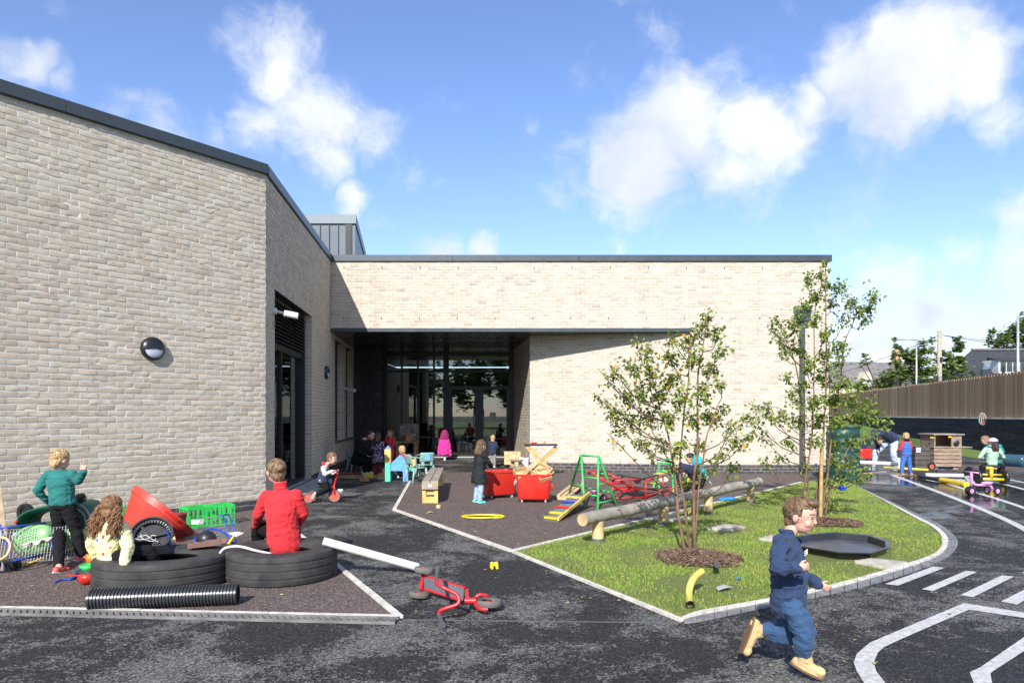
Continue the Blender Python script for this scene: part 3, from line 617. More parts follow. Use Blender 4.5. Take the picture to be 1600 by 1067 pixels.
# weep vents
def vent(p, pr=None):
    if pr is None: return MB().box(p, (.012, .02, .05)).build('weep_vent', M_DARK, BLD)
    c = pr.copy(); S.collection.objects.link(c); c.parent = BLD; c.location = p - VP; return c
VP = Vector((at(537, 497, 16.9).x, 16.893, at(537, 497, 16.9).z)); wv = vent(VP)
for i in range(1, 13): vent(VP + Vector((.908 * i, 0, 0)), wv)
for i in range(12): vent(Vector((at(537.6 + 59.4 * i, 418.5, 16.9).x, 16.893, at(537, 418.5, 16.9).z)), wv)
for i in range(5): q = DA + dn2 * .9 * (i + .5) + nD * .008; vent(Vector((q.x, q.y, .25)), wv)
# hopper and downpipe near the right end
M_PIPE = mat('downpipe_metal', (.07, .085, .095), .45, .3, bump=.03)
px_ = at(1255, 600, 16.75).x; dpz = at(1255, 502, 16.75).z
mb = MB(); mb.box((px_, 16.79, dpz / 2), (.10, .09, dpz)); dp = mb.build('downpipe', M_PIPE, BLD, bevel=.01)
mb = MB(); zt = at(0, 482, 16.75).z; mb.add([(px_ - .17, 16.66, zt), (px_ + .17, 16.66, zt), (px_ + .17, 16.88, zt), (px_ - .17, 16.88, zt), (px_ - .14, 16.68, dpz), (px_ + .14, 16.68, dpz), (px_ + .14, 16.88, dpz), (px_ - .14, 16.88, dpz)], [(0, 1, 2, 3), (7, 6, 5, 4), (0, 4, 5, 1), (1, 5, 6, 2), (2, 6, 7, 3), (3, 7, 4, 0)])
mb.box((px_, 16.77, zt + .02), (.38, .24, .05)); mb.build('hopper', M_PIPE, dp, bevel=.006)
# round bulkhead lamps
def bulkhead(name, label, c, n, r):
    t = thing(name, label, 'wall lamp', c, 'round bulkhead lamps on the brick walls'); M_ = axM(c, n, (0, 0, 1))
    mb = MB(); mb.lathe([(r * 1.02, -.005), (r * 1.02, .025), (r * .97, .05), (r * .86, .065), (r * .8, .062), (r * .8, .0)], 36, M_); mb.build('housing', mat('lamp_black', (.012, .013, .016), .35, bump=.02), t, smooth=40)
    mb = MB(); n_ = 20; prof = []
    V = []; 
    for j in range(5):
        q = r * .84 * math.cos(j / 4 * PI / 2 * .999); h = .05 + .035 * math.sin(j / 4 * PI / 2)
        for i in range(n_ + 1): a = PI + (i / n_ - .5) * (PI * .92); V.append(M_ @ Vector((q * math.cos(a) - .0, q * math.sin(a), h)))
    Fs = [(j * (n_ + 1) + i, j * (n_ + 1) + i + 1, (j + 1) * (n_ + 1) + i + 1, (j + 1) * (n_ + 1) + i) for j in range(4) for i in range(n_)]
    mb.add(V, Fs); mb.build('diffuser', mat('opal_diffuser', (.55, .56, .66), .35, bump=0, sss=.1), t, smooth=0)
    V = []; mb = MB()
    for j in range(5):
        q = r * .9 * math.cos(j / 4 * PI / 2 * .999); h = .05 + .045 * math.sin(j / 4 * PI / 2)
        for i in range(n_ + 1): a = (i / n_ - .5) * (PI * 1.08); V.append(M_ @ Vector((q * math.cos(a), q * math.sin(a), h)))
    mb.add(V, Fs); mb.build('eyelid_shade', mat('lamp_black', (.012, .013, .016), .35), t, smooth=0)
k_ = at(238, 545, 1); dirr = Vector((k_.x, 1, 0)); # intersect ray with the left wall plane
tt = (LWc - Vector((0, 0, 0))).dot(nL) / dirr.dot(nL); pL = Vector((dirr.x * tt, tt, EYE + (HOR - 545) * tt / F_PX))
bulkhead('bulkhead_lamp', 'larger round black eyelid lamp on the sunlit left brick wall', pL, nL, .155)
Yl = -3037 / ((508.6 - 800) + 103.4); pS = Vector((side_x(Yl), Yl, EYE + (HOR - 582) * Yl / F_PX)); bulkhead('bulkhead_lamp', 'smaller looking round black eyelid lamp on the shaded side wall by the recess', pS, nS, .15)
# floodlights on brackets
def flood(label, root, tip, n):
    t = thing('floodlight', label, 'floodlight', root, 'white floodlights on the shaded side wall'); MW = mat('flood_white', (.62, .62, .60), .4, bump=.02)
    d = (tip - root); mb = MB(); mb.cyl(root, root + n * .05, .05, n=16); mb.cyl(root + n * .03, root + d * .45, .022, n=10); mb.build('bracket', MW, t, smooth=40)
    a = root + d * .42; b = tip; mb = MB(); mb.bar(a, b, .15, .085); h = mb.build('lamp_head', MW, t, bevel=.012)
    mb = MB(); mb.bar(a + Vector((0, 0, -.046)), b + Vector((0, 0, -.046)), .12, .006); mb.build('glass_cover', mat('flood_glass', (.75, .75, .7), .2, bump=0), h)
Yf = 11.25; pr = onS(su(Yf), EYE + (HOR - 486) * Yf / F_PX, .0); flood('white floodlight by the louvred window nearest the sunlit corner', pr, pr + nS * .27 + Vector((.08, .12, -.06)), nS)
Yf = 18.9; pr = onS(su(19.2), EYE + (HOR - 606) * Yf / F_PX, .0); flood('white floodlight between the two narrow windows under the canopy', pr, pr + nS * .3 + Vector((0, -.1, -.06)), nS)
# ------------------------------------------------------------------ people
def voxel(mb, vox, smooth_it=2):
    me = bpy.data.meshes.new('tmp'); me.from_pydata([tuple(v) for v in mb.v], [], mb.f); me.validate()
    ob = bpy.data.objects.new('tmp', me); S.collection.objects.link(ob)
    r = ob.modifiers.new('r', 'REMESH'); r.mode = 'VOXEL'; r.voxel_size = vox; r.adaptivity = 0
    if smooth_it: q = ob.modifiers.new('q', 'SMOOTH'); q.iterations = smooth_it; q.factor = .5
    bpy.context.view_layer.update(); dg_ = bpy.context.evaluated_depsgraph_get(); m2 = bpy.data.meshes.new_from_object(ob.evaluated_get(dg_))
    bpy.data.objects.remove(ob); bpy.data.meshes.remove(me); return m2
def attach(me, name, mats, parent, disp=None, paint=None):
    me.name = name; o0 = ORG[parent.name]; n = len(me.vertices); co = np.empty(n * 3, np.float32); me.vertices.foreach_get('co', co); co = co.reshape(-1, 3)
    if disp:
        no = np.empty(n * 3, np.float32); me.vertices.foreach_get('normal', no); no = no.reshape(-1, 3)
        d = np.array([disp(Vector(c)) for c in co], np.float32); co = co + no * d[:, None]
    me.materials.clear()
    for m in mats: me.materials.append(m)
    if paint:
        cs = np.empty(len(me.polygons) * 3, np.float32); me.polygons.foreach_get('center', cs); me.polygons.foreach_set('material_index', paint(cs.reshape(-1, 3)).astype(np.int32))
    co = co - np.array(o0, np.float32); me.vertices.foreach_set('co', co.ravel()); me.update(); me.shade_smooth()
    ob = bpy.data.objects.new(name, me); S.collection.objects.link(ob); ob.parent = parent; ORG[ob.name] = o0; return ob
SKIN = mat('skin', (.62, .36, .27), .5, var=.10, vscale=12, bump=.08, bscale=90, sss=.15)
M_EYE = mat('eye_dark', (.03, .02, .018), .25, bump=0); M_LIP = mat('lips', (.45, .16, .14), .45, bump=0); M_WHT = mat('eye_white', (.6, .58, .55), .35, bump=0); M_BROW = mat('brow', (.12, .07, .045), .9)
def hairmat(n, c): return mat('hair_' + n, c, .55, var=.45, vscale=30, bump=.5, bscale=90, spec=.35)
def folds(seed, amp):
    o = Vector((seed * 1.7, seed * .9, seed * .3))
    def f(p):
        q = Vector((p.x * 8, p.y * 8, p.z * 17)) + o; w = noise.noise(p * 5 + o) * 1.3; a = noise.noise(q + Vector((w, w, w))); b = noise.noise(q * 2.2 + o)
        return amp * (.9 * (1 - 3.2 * min(.5, abs(a))) + .45 * (1 - 3 * min(.5, abs(b))) - .35)
    return f
def person(name_label, J, s=1.0, hs=None, fwd=(0, 1, 0), hup=(0, 0, 1), skin=None, hair=None, hstyle='short', top=None, bottom=None, shoes=None, vox=.008, cat='child', bulk=0, lbulk=0, lend=.93, collar=.028,
           hem='waist', hood=None, hands=('relax', 'relax'), cap=None, sleeve=1.0, foldamp=.006, bodyfwd=None, topname='jumper', botname='trousers', shoename='shoe', loc=None, vest=None, legs=True, group=None):
    """J: world joints head,(neck),chest,pelvis,sl,el,wl,sr,er,wr,hl,kl,al,tl,hr,kr,ar,tr (l = person's left in J naming only)"""
    J = {k: Vector(v) for k, v in J.items()}; hs = hs or s; base = Vector(loc) if loc is not None else Vector((J['pelvis'].x, J['pelvis'].y, 0))
    T = thing('person', name_label, cat, base, group); SK = skin or SKIN
    f = Vector(fwd).normalized(); u = Vector(hup); u = (u - f * u.dot(f)).normalized(); r = f.cross(u); HR = Matrix((r, f, u)).transposed(); H = J['head']
    ax = (J['sr'] - J['sl']); ax.normalize(); hx = (J['hr'] - J['hl']).normalized() if 'hr' in J else ax
    up = (J['chest'] - J['pelvis']).normalized(); fw = up.cross(ax).normalized(); fw2 = up.cross(hx).normalized()
    shw = (J['sr'] - J['sl']).length / 2; nk = (J['sl'] + J['sr']) / 2 + up * .03 * s; chest = J['chest']; pel = J['pelvis']
    def ring(c, X, a, Y, b, n=16): return [c + X * a * math.cos(2 * PI * i / n) + Y * b * math.sin(2 * PI * i / n) for i in range(n)]
    def torso(mb, g, z0=-.07, z1=1.0, flare=0):                        # g = inflation
        rs = [ring(pel + up * (z0 * s), hx, .06 * s + g + flare, fw2, .05 * s + g + flare), ring(pel + up * (z0 * s * .55), hx, .095 * s + g + flare * .8, fw2, .078 * s + g + flare * .7), ring(pel, hx, .100 * s + g, fw2, .085 * s + g),
              ring(pel.lerp(chest, .5), (hx + ax).normalized(), .094 * s + g, (fw + fw2).normalized(), .080 * s + g), ring(chest, ax, .104 * s + g, fw, .083 * s + g),
              ring(chest.lerp(nk, .62), ax, shw * .95 + g * .6, fw, .066 * s + g), ring(nk - up * .012 * s, ax, shw * .62 + g * .5, fw, .048 * s + g * .6), ring(nk + up * .012 * s, ax, .045 * s + g * .4, fw, .042 * s + g * .4)]
        mb.rings(rs); return mb
    def arm(mb, sd, g, end=1.0):
        S_, E, Wr = J['s' + sd], J['e' + sd], J['w' + sd]; mb.cap(nk - up * .035 * s, .042 * s + g * .5, S_ - up * .006 * s, .032 * s + g * .8); mb.cap(S_, .034 * s + g, E, .027 * s + g * .9); mb.cap(E, .027 * s + g * .9, E.lerp(Wr, end), .019 * s + g * .85 * end)
    def leg(mb, sd, g, end=1.0):
        if 'k' + sd not in J: return
        mb.cap(J['h' + sd], .060 * s + g, J['k' + sd], .042 * s + g); mb.cap(J['k' + sd], .042 * s + g, J['k' + sd].lerp(J['a' + sd], .35), .042 * s + g); mb.cap(J['k' + sd].lerp(J['a' + sd], .3), .042 * s + g, J['k' + sd].lerp(J['a' + sd], end), .027 * s + g * 1.2)
    # --- body
    B = MB(); B.ball(H + u * .012 * hs - f * .006 * hs, (.073 * hs, .086 * hs, .088 * hs), 22, HR); B.ball(H - u * .042 * hs + f * .018 * hs, (.056 * hs, .060 * hs, .058 * hs), 18, HR)
    B.ball(H - u * .078 * hs + f * .048 * hs, (.022 * hs, .02 * hs, .018 * hs), 12, HR)
    for q in (-1, 1): B.ball(H + r * q * .074 * hs - u * .012 * hs - f * .008 * hs, (.010 * hs, .018 * hs, .026 * hs), 12, HR); B.ball(H + r * q * .032 * hs - u * .030 * hs + f * .050 * hs, .025 * hs, 12)
    B.cap(H + u * .004 * hs + f * .074 * hs, .007 * hs, H - u * .020 * hs + f * .085 * hs, .0095 * hs, 8); B.ball(H - u * .05 * hs + f * .070 * hs, (.018 * hs, .009 * hs, .010 * hs), 10, HR)
    B.cap(H - u * .05 * hs - f * .02 * hs, .038 * hs, nk, .036 * hs); torso(B, 0)
    for sd in 'lr':
        arm(B, sd, 0); leg(B, sd, 0)
        Wr, E = J['w' + sd], J['e' + sd]; d = (Wr - E).normalized(); hd = J.get('d' + sd, d); hd = Vector(hd).normalized(); side = hd.cross(fw if abs(hd.dot(fw)) < .8 else up).normalized(); nrm = side.cross(hd)
        pose = hands[0 if sd == 'l' else 1]; hb = .9 * s; th = J.get('th' + sd); P0 = Wr + hd * .012 * hb
        if th is not None:
            side = Vector(th); side = (side - hd * side.dot(hd)).normalized(); nrm = side.cross(hd)
        rot = Matrix((side, hd, nrm)).transposed(); B.ball(Wr + hd * .034 * hb, (.024 * hb, .032 * hb, .013 * hb), 12, rot); B.cap(Wr - hd * .01 * hb, .018 * s, Wr + hd * .02 * hb, .017 * s)
        for i, ln_ in enumerate((.034, .040, .037, .029)):
            x = (i - 1.5) * -.0125 * hb; b0 = Wr + hd * .056 * hb + side * x
            if pose == 'v': ext = i in (0, 1)
            else: ext = pose == 'open'
            sp = side * (-(i - 1.5) * (.22 if pose in ('open', 'v') else .04)); 
            if pose == 'v' and ext: sp = side * (.28 if i == 0 else -.18)
            cur = {'relax': .55, 'grip': 1.3, 'open': .1, 'v': .05}[pose] if (pose != 'v' or ext) else 1.7
            d1 = ((hd + sp) * math.cos(cur * .6) + nrm * math.sin(cur * .6)).normalized(); d2 = ((hd + sp) * math.cos(cur * 1.5) + nrm * math.sin(cur * 1.5)).normalized(); l_ = ln_ * hb * 1.15
            m_ = b0 + d1 * l_ * .5; B.cap(b0 - hd * .012 * hb, .0072 * hb, m_, .0068 * hb, 8); B.cap(m_, .0068 * hb, m_ + d2 * l_ * .55, .0058 * hb, 8)
        t0 = Wr + hd * .022 * hb + side * .02 * hb; t1 = t0 + (side * .8 + hd * .6).normalized() * .022 * hb + nrm * .004; t2 = t1 + (hd * .9 + side * .15 + nrm * .45).normalized() * .022 * hb
        B.cap(t0, .009 * hb, t1, .0078 * hb, 8); B.cap(t1, .0078 * hb, t2, .0062 * hb, 8)
        if 't' + sd in J: B.cap(J['a' + sd], .022 * s, J['a' + sd].lerp(J['t' + sd], .45), .012 * s)
    Hn = np.array(H); rn, fn, un = np.array(r), np.array(f), np.array(u)
    def paint(c):
        d = c - Hn; x = np.abs(d @ rn) / hs; y = (d @ fn) / hs; z = (d @ un) / hs; k = np.zeros(len(c)); fr_ = y > .045
        e = ((x - .030) / .0135) ** 2 + ((z - .004) / .0075) ** 2; k[fr_ & (e < 1)] = 4; k[fr_ & (((x - .030) / .0062) ** 2 + ((z - .004) / .0065) ** 2 < 1)] = 1
        k[fr_ & (e < 1.8) & (e >= 1) & (z > .008)] = 3; k[fr_ & (x < .022) & (np.abs(z + .050 - x * .1) < .0065)] = 2; k[fr_ & (x > .014) & (x < .048) & (np.abs(z - .028 + (x - .03) ** 2 * 12) < .004)] = 3; return k
    attach(voxel(B, vox * .62 if vox < .007 else vox * .8, 2), 'body', [SK, M_EYE, M_LIP, M_BROW, M_WHT], T, paint=paint)
    # --- clothes
    if bottom is not None:
        mb = MB(); g = .012 * s; torso(mb, g * .75, -.075, 1); mb2 = MB(); rs = [ring(pel - up * .08 * s, hx, .05 * s, fw2, .05 * s), ring(pel - up * .045 * s, hx, .098 * s + g * .8, fw2, .083 * s + g * .8), ring(pel, hx, .098 * s + g * .5, fw2, .083 * s + g * .5), ring(pel + up * .03 * s, hx, .094 * s + g * .4, fw2, .080 * s + g * .4)]; mb2.rings(rs)
        for sd in 'lr': leg(mb2, sd, g + lbulk, lend)
        attach(voxel(mb2, vox, 2), botname, [bottom], T, disp=folds(len(name_label), foldamp))
    if top is not None:
        g = .018 * s + bulk; mb = MB(); z0 = {'waist': -.03, 'hip': -.11, 'hip2': -.17, 'long': -.11}[hem]
        torso(mb, g, z0, 1, .012 * s if hem != 'waist' else .004)
        if hem == 'long':
            kn = (J['kl'] + J['kr']) / 2 if 'kl' in J else pel - up * .2 * s; d = (kn - pel); e = pel + d * .75
            mb.rings([ring(pel + up * .02, hx, .11 * s + g, fw2, .095 * s + g), ring(pel.lerp(e, .5), hx, .13 * s + g, fw2, .112 * s + g), ring(e, hx, .14 * s + g, fw2, .12 * s + g)])
        mb.rings([ring(nk - up * .01 * s, ax, .052 * s, fw, .05 * s), ring(nk + up * collar * s, ax, .046 * s, fw, .046 * s)])
        for sd in 'lr': arm(mb, sd, g * .8, .97 * sleeve)
        attach(voxel(mb, vox, 2), topname, [top], T, disp=folds(len(name_label) + 3, foldamp))
    if vest is not None:
        mb = MB(); torso(mb, .026 * s, -.07 if hem != 'waist' else -.02, 1, .01)
        attach(voxel(mb, vox, 2), 'gilet', [vest], T, disp=folds(7, foldamp))
    if hood is not None:
        mb = MB(); c = nk - fw * -.0 + up * .02 * s; bk_ = -fw if (fw.dot(f) >= 0) else fw
        rs = []
        mb.tube([c + bk_ * .06 * s + ax * q * .07 * s + up * (.035 - abs(q) * .02) * s - bk_ * abs(q) * .06 * s for q in (-1, -.6, -.2, .2, .6, 1)], [.018 * s, .032 * s, .042 * s, .042 * s, .032 * s, .018 * s], 12)
        attach(voxel(mb, vox, 2), 'hood', [hood], T, disp=folds(5, .004))
    if shoes is not None:
        for sd in 'lr':
            if 't' + sd not in J: continue
            A, To = J['a' + sd], J['t' + sd]; d = (To - A).normalized(); L_ = J.get('leg' + sd, (J['k' + sd] - A)).normalized(); dn_v = -(L_ - d * L_.dot(d)).normalized(); sx = d.cross(dn_v)
            rot = Matrix((sx, d, dn_v)).transposed(); mb = MB(); hl = A - d * .022 * s + dn_v * .026 * s; tip = To + dn_v * .012 * s
            mb.ball(hl, (.031 * s, .034 * s, .034 * s), 14, rot); mb.ball(hl.lerp(tip, .5) + dn_v * .0, (.034 * s, (tip - hl).length * .58, .034 * s), 14, rot); mb.ball(tip - d * .004, (.035 * s, .036 * s, .027 * s), 14, rot)
            if shoename == 'boot': mb.cap(A - dn_v * .088 * s, .041 * s, A + dn_v * .01 * s, .036 * s); mb.cap(A + d * .045 * s + dn_v * .01 * s, .028 * s, A + d * .022 * s - dn_v * .03 * s, .026 * s); mb.cap(A + d * .03 * s - dn_v * .012 * s - sx * .026 * s, .009 * s, A + d * .03 * s - dn_v * .012 * s + sx * .026 * s, .009 * s)
            mb.ball(hl.lerp(tip, .46) + dn_v * .018 * s, (.037 * s, (tip - hl).length * .5 + .034 * s, .012 * s), 16, rot)
            so_ = attach(voxel(mb, vox * .7, 1), shoename, [shoes], T)
            ml = MB(); n = 14; pts = []
            for i in range(n): a = 2 * PI * i / n; pts.append(hl.lerp(tip, .46) + rot @ Vector((.036 * s * math.cos(a), ((tip - hl).length * .5 + .036 * s) * math.sin(a), 0)) + dn_v * .022 * s)
            ml.plate([p + dn_v * .012 * s for p in pts] if True else pts, .012 * s); ml.build('sole', SOLE if shoename != 'boot' else mat('gum_sole', (.16, .09, .04), .7), so_, smooth=30)
    # --- hair
    if hair is not None:
        hc = H - f * .016 * hs + u * .022 * hs; rad = (Vector((.083, .090, .088)) if hstyle not in ('short', 'bun', 'pigtails') else Vector((.079, .087, .085))) * hs; mb = MB(); rr = random.Random(len(name_label)); vv = vox * .8
        mb.ball(hc, rad, 22, HR)
        if hstyle != 'short' or True:
            mb.ball(H - f * .045 * hs - u * .032 * hs, (.062 * hs, .046 * hs, .062 * hs), 16, HR)
        if hstyle == 'bun': mb.ball(H - f * .10 * hs + u * .02 * hs, .032 * hs, 12)
        if hstyle == 'quiff': mb.ball(H + f * .045 * hs + u * .088 * hs, (.055 * hs, .035 * hs, .024 * hs), 12, HR)
        if hstyle == 'long': mb.cap(H - f * .05 * hs, .06 * hs, H - f * .075 * hs - u * .13 * hs, .05 * hs)
        # keep the face free: drop everything in front below the hair line
        me = voxel(mb, vv, 1); Hh = H
        def dd(p):
            q = p - Hh; y = q.dot(f) / hs; z = q.dot(u) / hs; x = abs(q.dot(r)) / hs; d = .006 * hs * noise.noise(Vector((q.dot(r) * 60, q.dot(f) * 60, q.dot(u) * 22)) / hs)
            lim = .046 if hstyle != 'quiff' else .05
            if y > .02 and z < lim: d -= .035 * hs * min(1, (y - .02) / .02)
            elif x > .05 and z < .0 and y > -.02: d -= .02 * hs
            return d
        ho = attach(me, 'hair', [hair], T, disp=dd)
        st = MB(); ns = {.0: 0}.get(vox, 420 if vox < .0075 else 160)
        for _ in range(ns):
            a = rr.uniform(0, 2 * PI); z = rr.uniform(-.45, 1); e = Vector((math.cos(a) * math.sqrt(max(0, 1 - z * z)), math.sin(a) * math.sqrt(max(0, 1 - z * z)), z))
            if e.y > .35 and z < .45: continue
            pts = []
            crown = Vector((.1, -.45, .9)).normalized(); t = (e - crown * e.dot(crown))
            t = t.normalized() if t.length > .05 else Vector((1, 0, 0)); t = (t + Vector((rr.uniform(-.5, .5), rr.uniform(-.5, .5), rr.uniform(-.3, .3))) * (.8 if hstyle == 'curly' else .3)).normalized()
            for k in range(4):
                p = (e + t * k * .16).normalized() * (1.0 + .03 * k * rr.uniform(-.3, 1)); pts.append(hc + HR @ Vector((p.x * rad.x, p.y * rad.y, p.z * rad.z)))
            st.tube(pts, [.0035 * hs, .0035 * hs, .0028 * hs, .0006], 4)
        if hstyle == 'pigtails':
            for q in (-1, 1):
                for _ in range(120):
                    o = Vector((rr.gauss(0, .016), rr.gauss(0, .016), rr.gauss(0, .01))) * hs; p0 = H + r * q * .078 * hs - f * .03 * hs + u * .0 * hs; pts = []; ph = rr.uniform(0, 6.3); L_ = rr.uniform(.13, .27)
                    for k in range(10):
                        t = k / 9; spread = 1 + .9 * t; w = .010 * math.sin(ph + t * 16)
                        pts.append(p0 + r * q * (.018 * math.sin(min(1, t * 2.2) * PI / 2)) * hs + o * spread + r * w * hs + f * (.010 * math.cos(ph + t * 16) - .03 * t) * hs - u * (t * L_) * hs)
                    st.tube(pts, [.0042 * hs] * 9 + [.001], 4)
        if hstyle == 'long':
            for _ in range(200):
                a = rr.uniform(PI * .05, PI * .95) + PI; e = Vector((math.cos(a) * .078, math.sin(a) * .075, .02)) * hs; pts = []; ph = rr.uniform(0, 6.3); L_ = rr.uniform(.14, .24)
                for k in range(7): t = k / 6; pts.append(hc + HR @ e * (1 + .05 * t) - u * t * L_ * hs + r * .006 * math.sin(ph + t * 9) * hs)
                st.tube(pts, [.004 * hs] * 6 + [.001], 4)
        if ns: st.build('strands', hair, ho, smooth=0)
    if cap is not None:
        mb = MB(); c = H + u * .028 * hs - f * .006 * hs; n = 24; rs = []
        for k in range(8):
            th = k / 7 * PI / 2 * .98; rs.append([c + HR @ Vector((.094 * hs * math.cos(th) * math.cos(2 * PI * i / n), .104 * hs * math.cos(th) * math.sin(2 * PI * i / n), .088 * hs * math.sin(th))) for i in range(n)])
        mb.rings(rs); pk = [c + HR @ Vector((.07 * hs * math.cos(a), .095 * hs + .065 * hs * math.sin(a), .004 - .012 * math.sin(a))) for a in [PI * i / 10 for i in range(11)]]; mb.plate(pk, .005); mb.build('cap', cap, T, smooth=40)
    return T
SOLE = mat('shoe_sole', (.55, .53, .50), .7)
def JJ(Y, **k):                                             # joints given as (photo x, photo y, depth offset)
    return {n: at(v[0], v[1], Y + v[2]) for n, v in k.items()}
c_ = cloth
NAVY = cloth('navy_fleece', (.018, .040, .100)); BLK = mat('black_jersey', (.008, .008, .009), .9, var=.3, vscale=14, bump=.35, bscale=160, spec=.25); BLK2 = mat('black_coat', (.014, .018, .020), .8, var=.3, vscale=14, bump=.3, bscale=60, spec=.3); RED = cloth('red_fleece', (.60, .022, .030)); TEAL = cloth('teal_sweatshirt', (.012, .150, .135))
# 1 running boy
Jr = JJ(3.85, head=(1252,805,0), chest=(1232,880,0), pelvis=(1233,938,.0), sl=(1238,846,.10), sr=(1220,848,-.09), er=(1214,889,-.17), wr=(1245,886,-.24), el=(1250,893,.13), wl=(1277,912,.02),
    hl=(1236,945,.05), hr=(1236,945,-.05), kr=(1258,988,-.09), ar=(1254,1031,-.05), tr=(1283,1046,-.10), kl=(1229,992,.08), al=(1184,982,.11), tl=(1170,1018,.11))
Jr['dr'] = Vector((.9, -.25, .05)); Jr['dl'] = Vector((.85, -.25, -.35)); Jr['thr'] = Vector((.1, -.3, 1)); Jr['thl'] = Vector((.1, -.3, 1)); Jr['legr'] = Vector((-.05, 0, 1)); Jr['legl'] = Vector((1, 0, .25))
p1 = person('small boy in a navy tracksuit and tan boots running past in the foreground', Jr, .89, .94, (.76, -.62, -.20), (.06, 0, 1), hair=hairmat('brown', (.17, .105, .06)), hstyle='quiff', top=NAVY, bottom=cloth('blue_joggers', (.028, .075, .165)), shoes=mat('tan_suede', (.56, .39, .19), .85, var=.2, bump=.4), shoename='boot', vox=.0062, hem='hip', hands=('relax', 'grip'), topname='sweatshirt', botname='joggers', foldamp=.009, bulk=.004, lbulk=.007, lend=.60, collar=.045, loc=G(1262, 1056))
# small white embroidered mark on the chest
cx = Jr['chest'].lerp((Jr['sl'] + Jr['sr']) / 2, .55); ax_b = (Jr['sr'] - Jr['sl']).normalized(); fb = (Jr['chest'] - Jr['pelvis']).normalized().cross(ax_b).normalized(); mk_ = MB(); fb = (fb + Vector((0, 0, .05))).normalized(); sx_ = Vector((0, 0, 1)).cross(fb).normalized(); c0 = cx + fb * .093 + Vector((0, 0, -.002)) - sx_ * -.012
for k in range(3):
    r0 = .010 + k * .008; pts = [c0 + sx_ * (-.030 + r0 * math.sin(a)) * -1 + Vector((0, 0, -.012 + r0 * math.cos(a))) for a in [PI / 2 * i / 6 for i in range(7)]]; mk_.tube(pts, .0028, 5)
for k in range(3): p = c0 + sx_ * .004 + Vector((0, 0, .010 - k * .010)); mk_.bar(p - sx_ * .0, p - sx_ * .026, .006, .0055)
mk_.build('chest_emblem', mat('emblem_white', (.62, .64, .68), .8), p1)
# 2 green jumper boy
Jg = JJ(6.9, head=(94.5,718,0), chest=(95,757,0), pelvis=(98,785,0), sl=(76,742,.0), sr=(113,741,0), el=(58.5,766,-.03), wl=(73,783,.05), er=(122,751,.0), wr=(131,737,-.05),
    hl=(91,794,0), hr=(107,794,0), kl=(92,829,.02), al=(91,863,.0), tl=(91,872,.17), kr=(118,826,.02), ar=(126,855,.02), tr=(142,859,.14))
Jg['al'] = Vector((Jg['al'].x, Jg['al'].y, .05)); Jg['ar'] = G(127, 868, .05); Jg['tl'] = Jg['al'] + Vector((-.03, .12, -.02)); Jg['al'] = G(92, 886, .05); Jg['tl'] = Jg['al'] + Vector((.01, .09, -.025)); Jg['tr'] = Jg['ar'] + Vector((.08, .05, -.025))
Jg['dr'] = Vector((-.05, 0, 1)); Jg['thr'] = Vector((-1, 0, .0)); Jg['legl'] = Jg['legr'] = Vector((0, 0, 1))
person('fair boy in a green sweatshirt and black trousers standing with two fingers raised', Jg, 1.02, 1.0, (.35, .9, -.28), hair=hairmat('fair', (.50, .34, .17)), top=TEAL, bottom=BLK, shoes=mat('red_clog', (.62, .10, .08), .5), vox=.0068, hem='waist', hands=('relax', 'v'), topname='sweatshirt', shoename='clog', loc=G(108, 876))
# 3 girl in the yellow coat on the tyre
YEL = None
def mat_print(name, base, cols, scale=22, thr=.30):
    m, nt, N, L, p = nodes_of(name); tc = N('ShaderNodeTexCoord'); v = N('ShaderNodeTexVoronoi'); setv(v, Scale=scale, Randomness=.8); L(tc.outputs['Object'], v.inputs['Vector'])
    s = N('ShaderNodeSeparateColor'); L(v.outputs['Color'], s.inputs[0]); c = ramp(N, L, s.outputs[0], [(i / len(cols), q) for i, q in enumerate(cols)]); 
    for nd in nt.nodes:
        if nd.type == 'VALTORGB': nd.color_ramp.interpolation = 'CONSTANT'
    k = N('ShaderNodeMath'); k.operation = 'LESS_THAN'; L(v.outputs['Distance'], k.inputs[0]); k.inputs[1].default_value = thr
    L(tmix(N, L, k.outputs[0], base, c), p.inputs['Base Color']); p.inputs['Roughness'].default_value = .8; tbump(N, L, tnoise(N, L, tc.outputs['Object'], 60, 4), .3, .008, p); return m
M_YCOAT = mat_print('yellow_print', (.74, .70, .36), [(.55, .05, .05), (.05, .12, .5), (.74, .70, .36), (.62, .50, .10), (.74, .70, .36)], 17, .27)
Jy = JJ(5.75, head=(176,793,0), chest=(172,846,.0), pelvis=(176,868,.02), sl=(155,826,.02), sr=(192,825,-.0), el=(143,850,.05), wl=(152,872,.1), er=(200,855,-.08), wr=(194,880,-.24),
    hl=(172,868,.06), hr=(188,870,-.04), kl=(226,852,.22), al=(246,884,.30), tl=(262,888,.36), kr=(232,860,.08), ar=(252,896,.16), tr=(268,900,.2))
Jy['dr'] = Vector((.6, -.35, -.2)); Jy['thr'] = Vector((.3, 1, 0))
person('girl with curly pigtails in a yellow patterned coat sitting on the left tyre', Jy, .93, .95, (.30, .92, -.2), hair=hairmat('auburn', (.24, .125, .06)), hstyle='pigtails', top=M_YCOAT, bottom=BLK, shoes=BLK, vox=.0066, hem='hip2', bulk=.014, topname='raincoat', botname='leggings', foldamp=.0065, loc=G(176, 900))
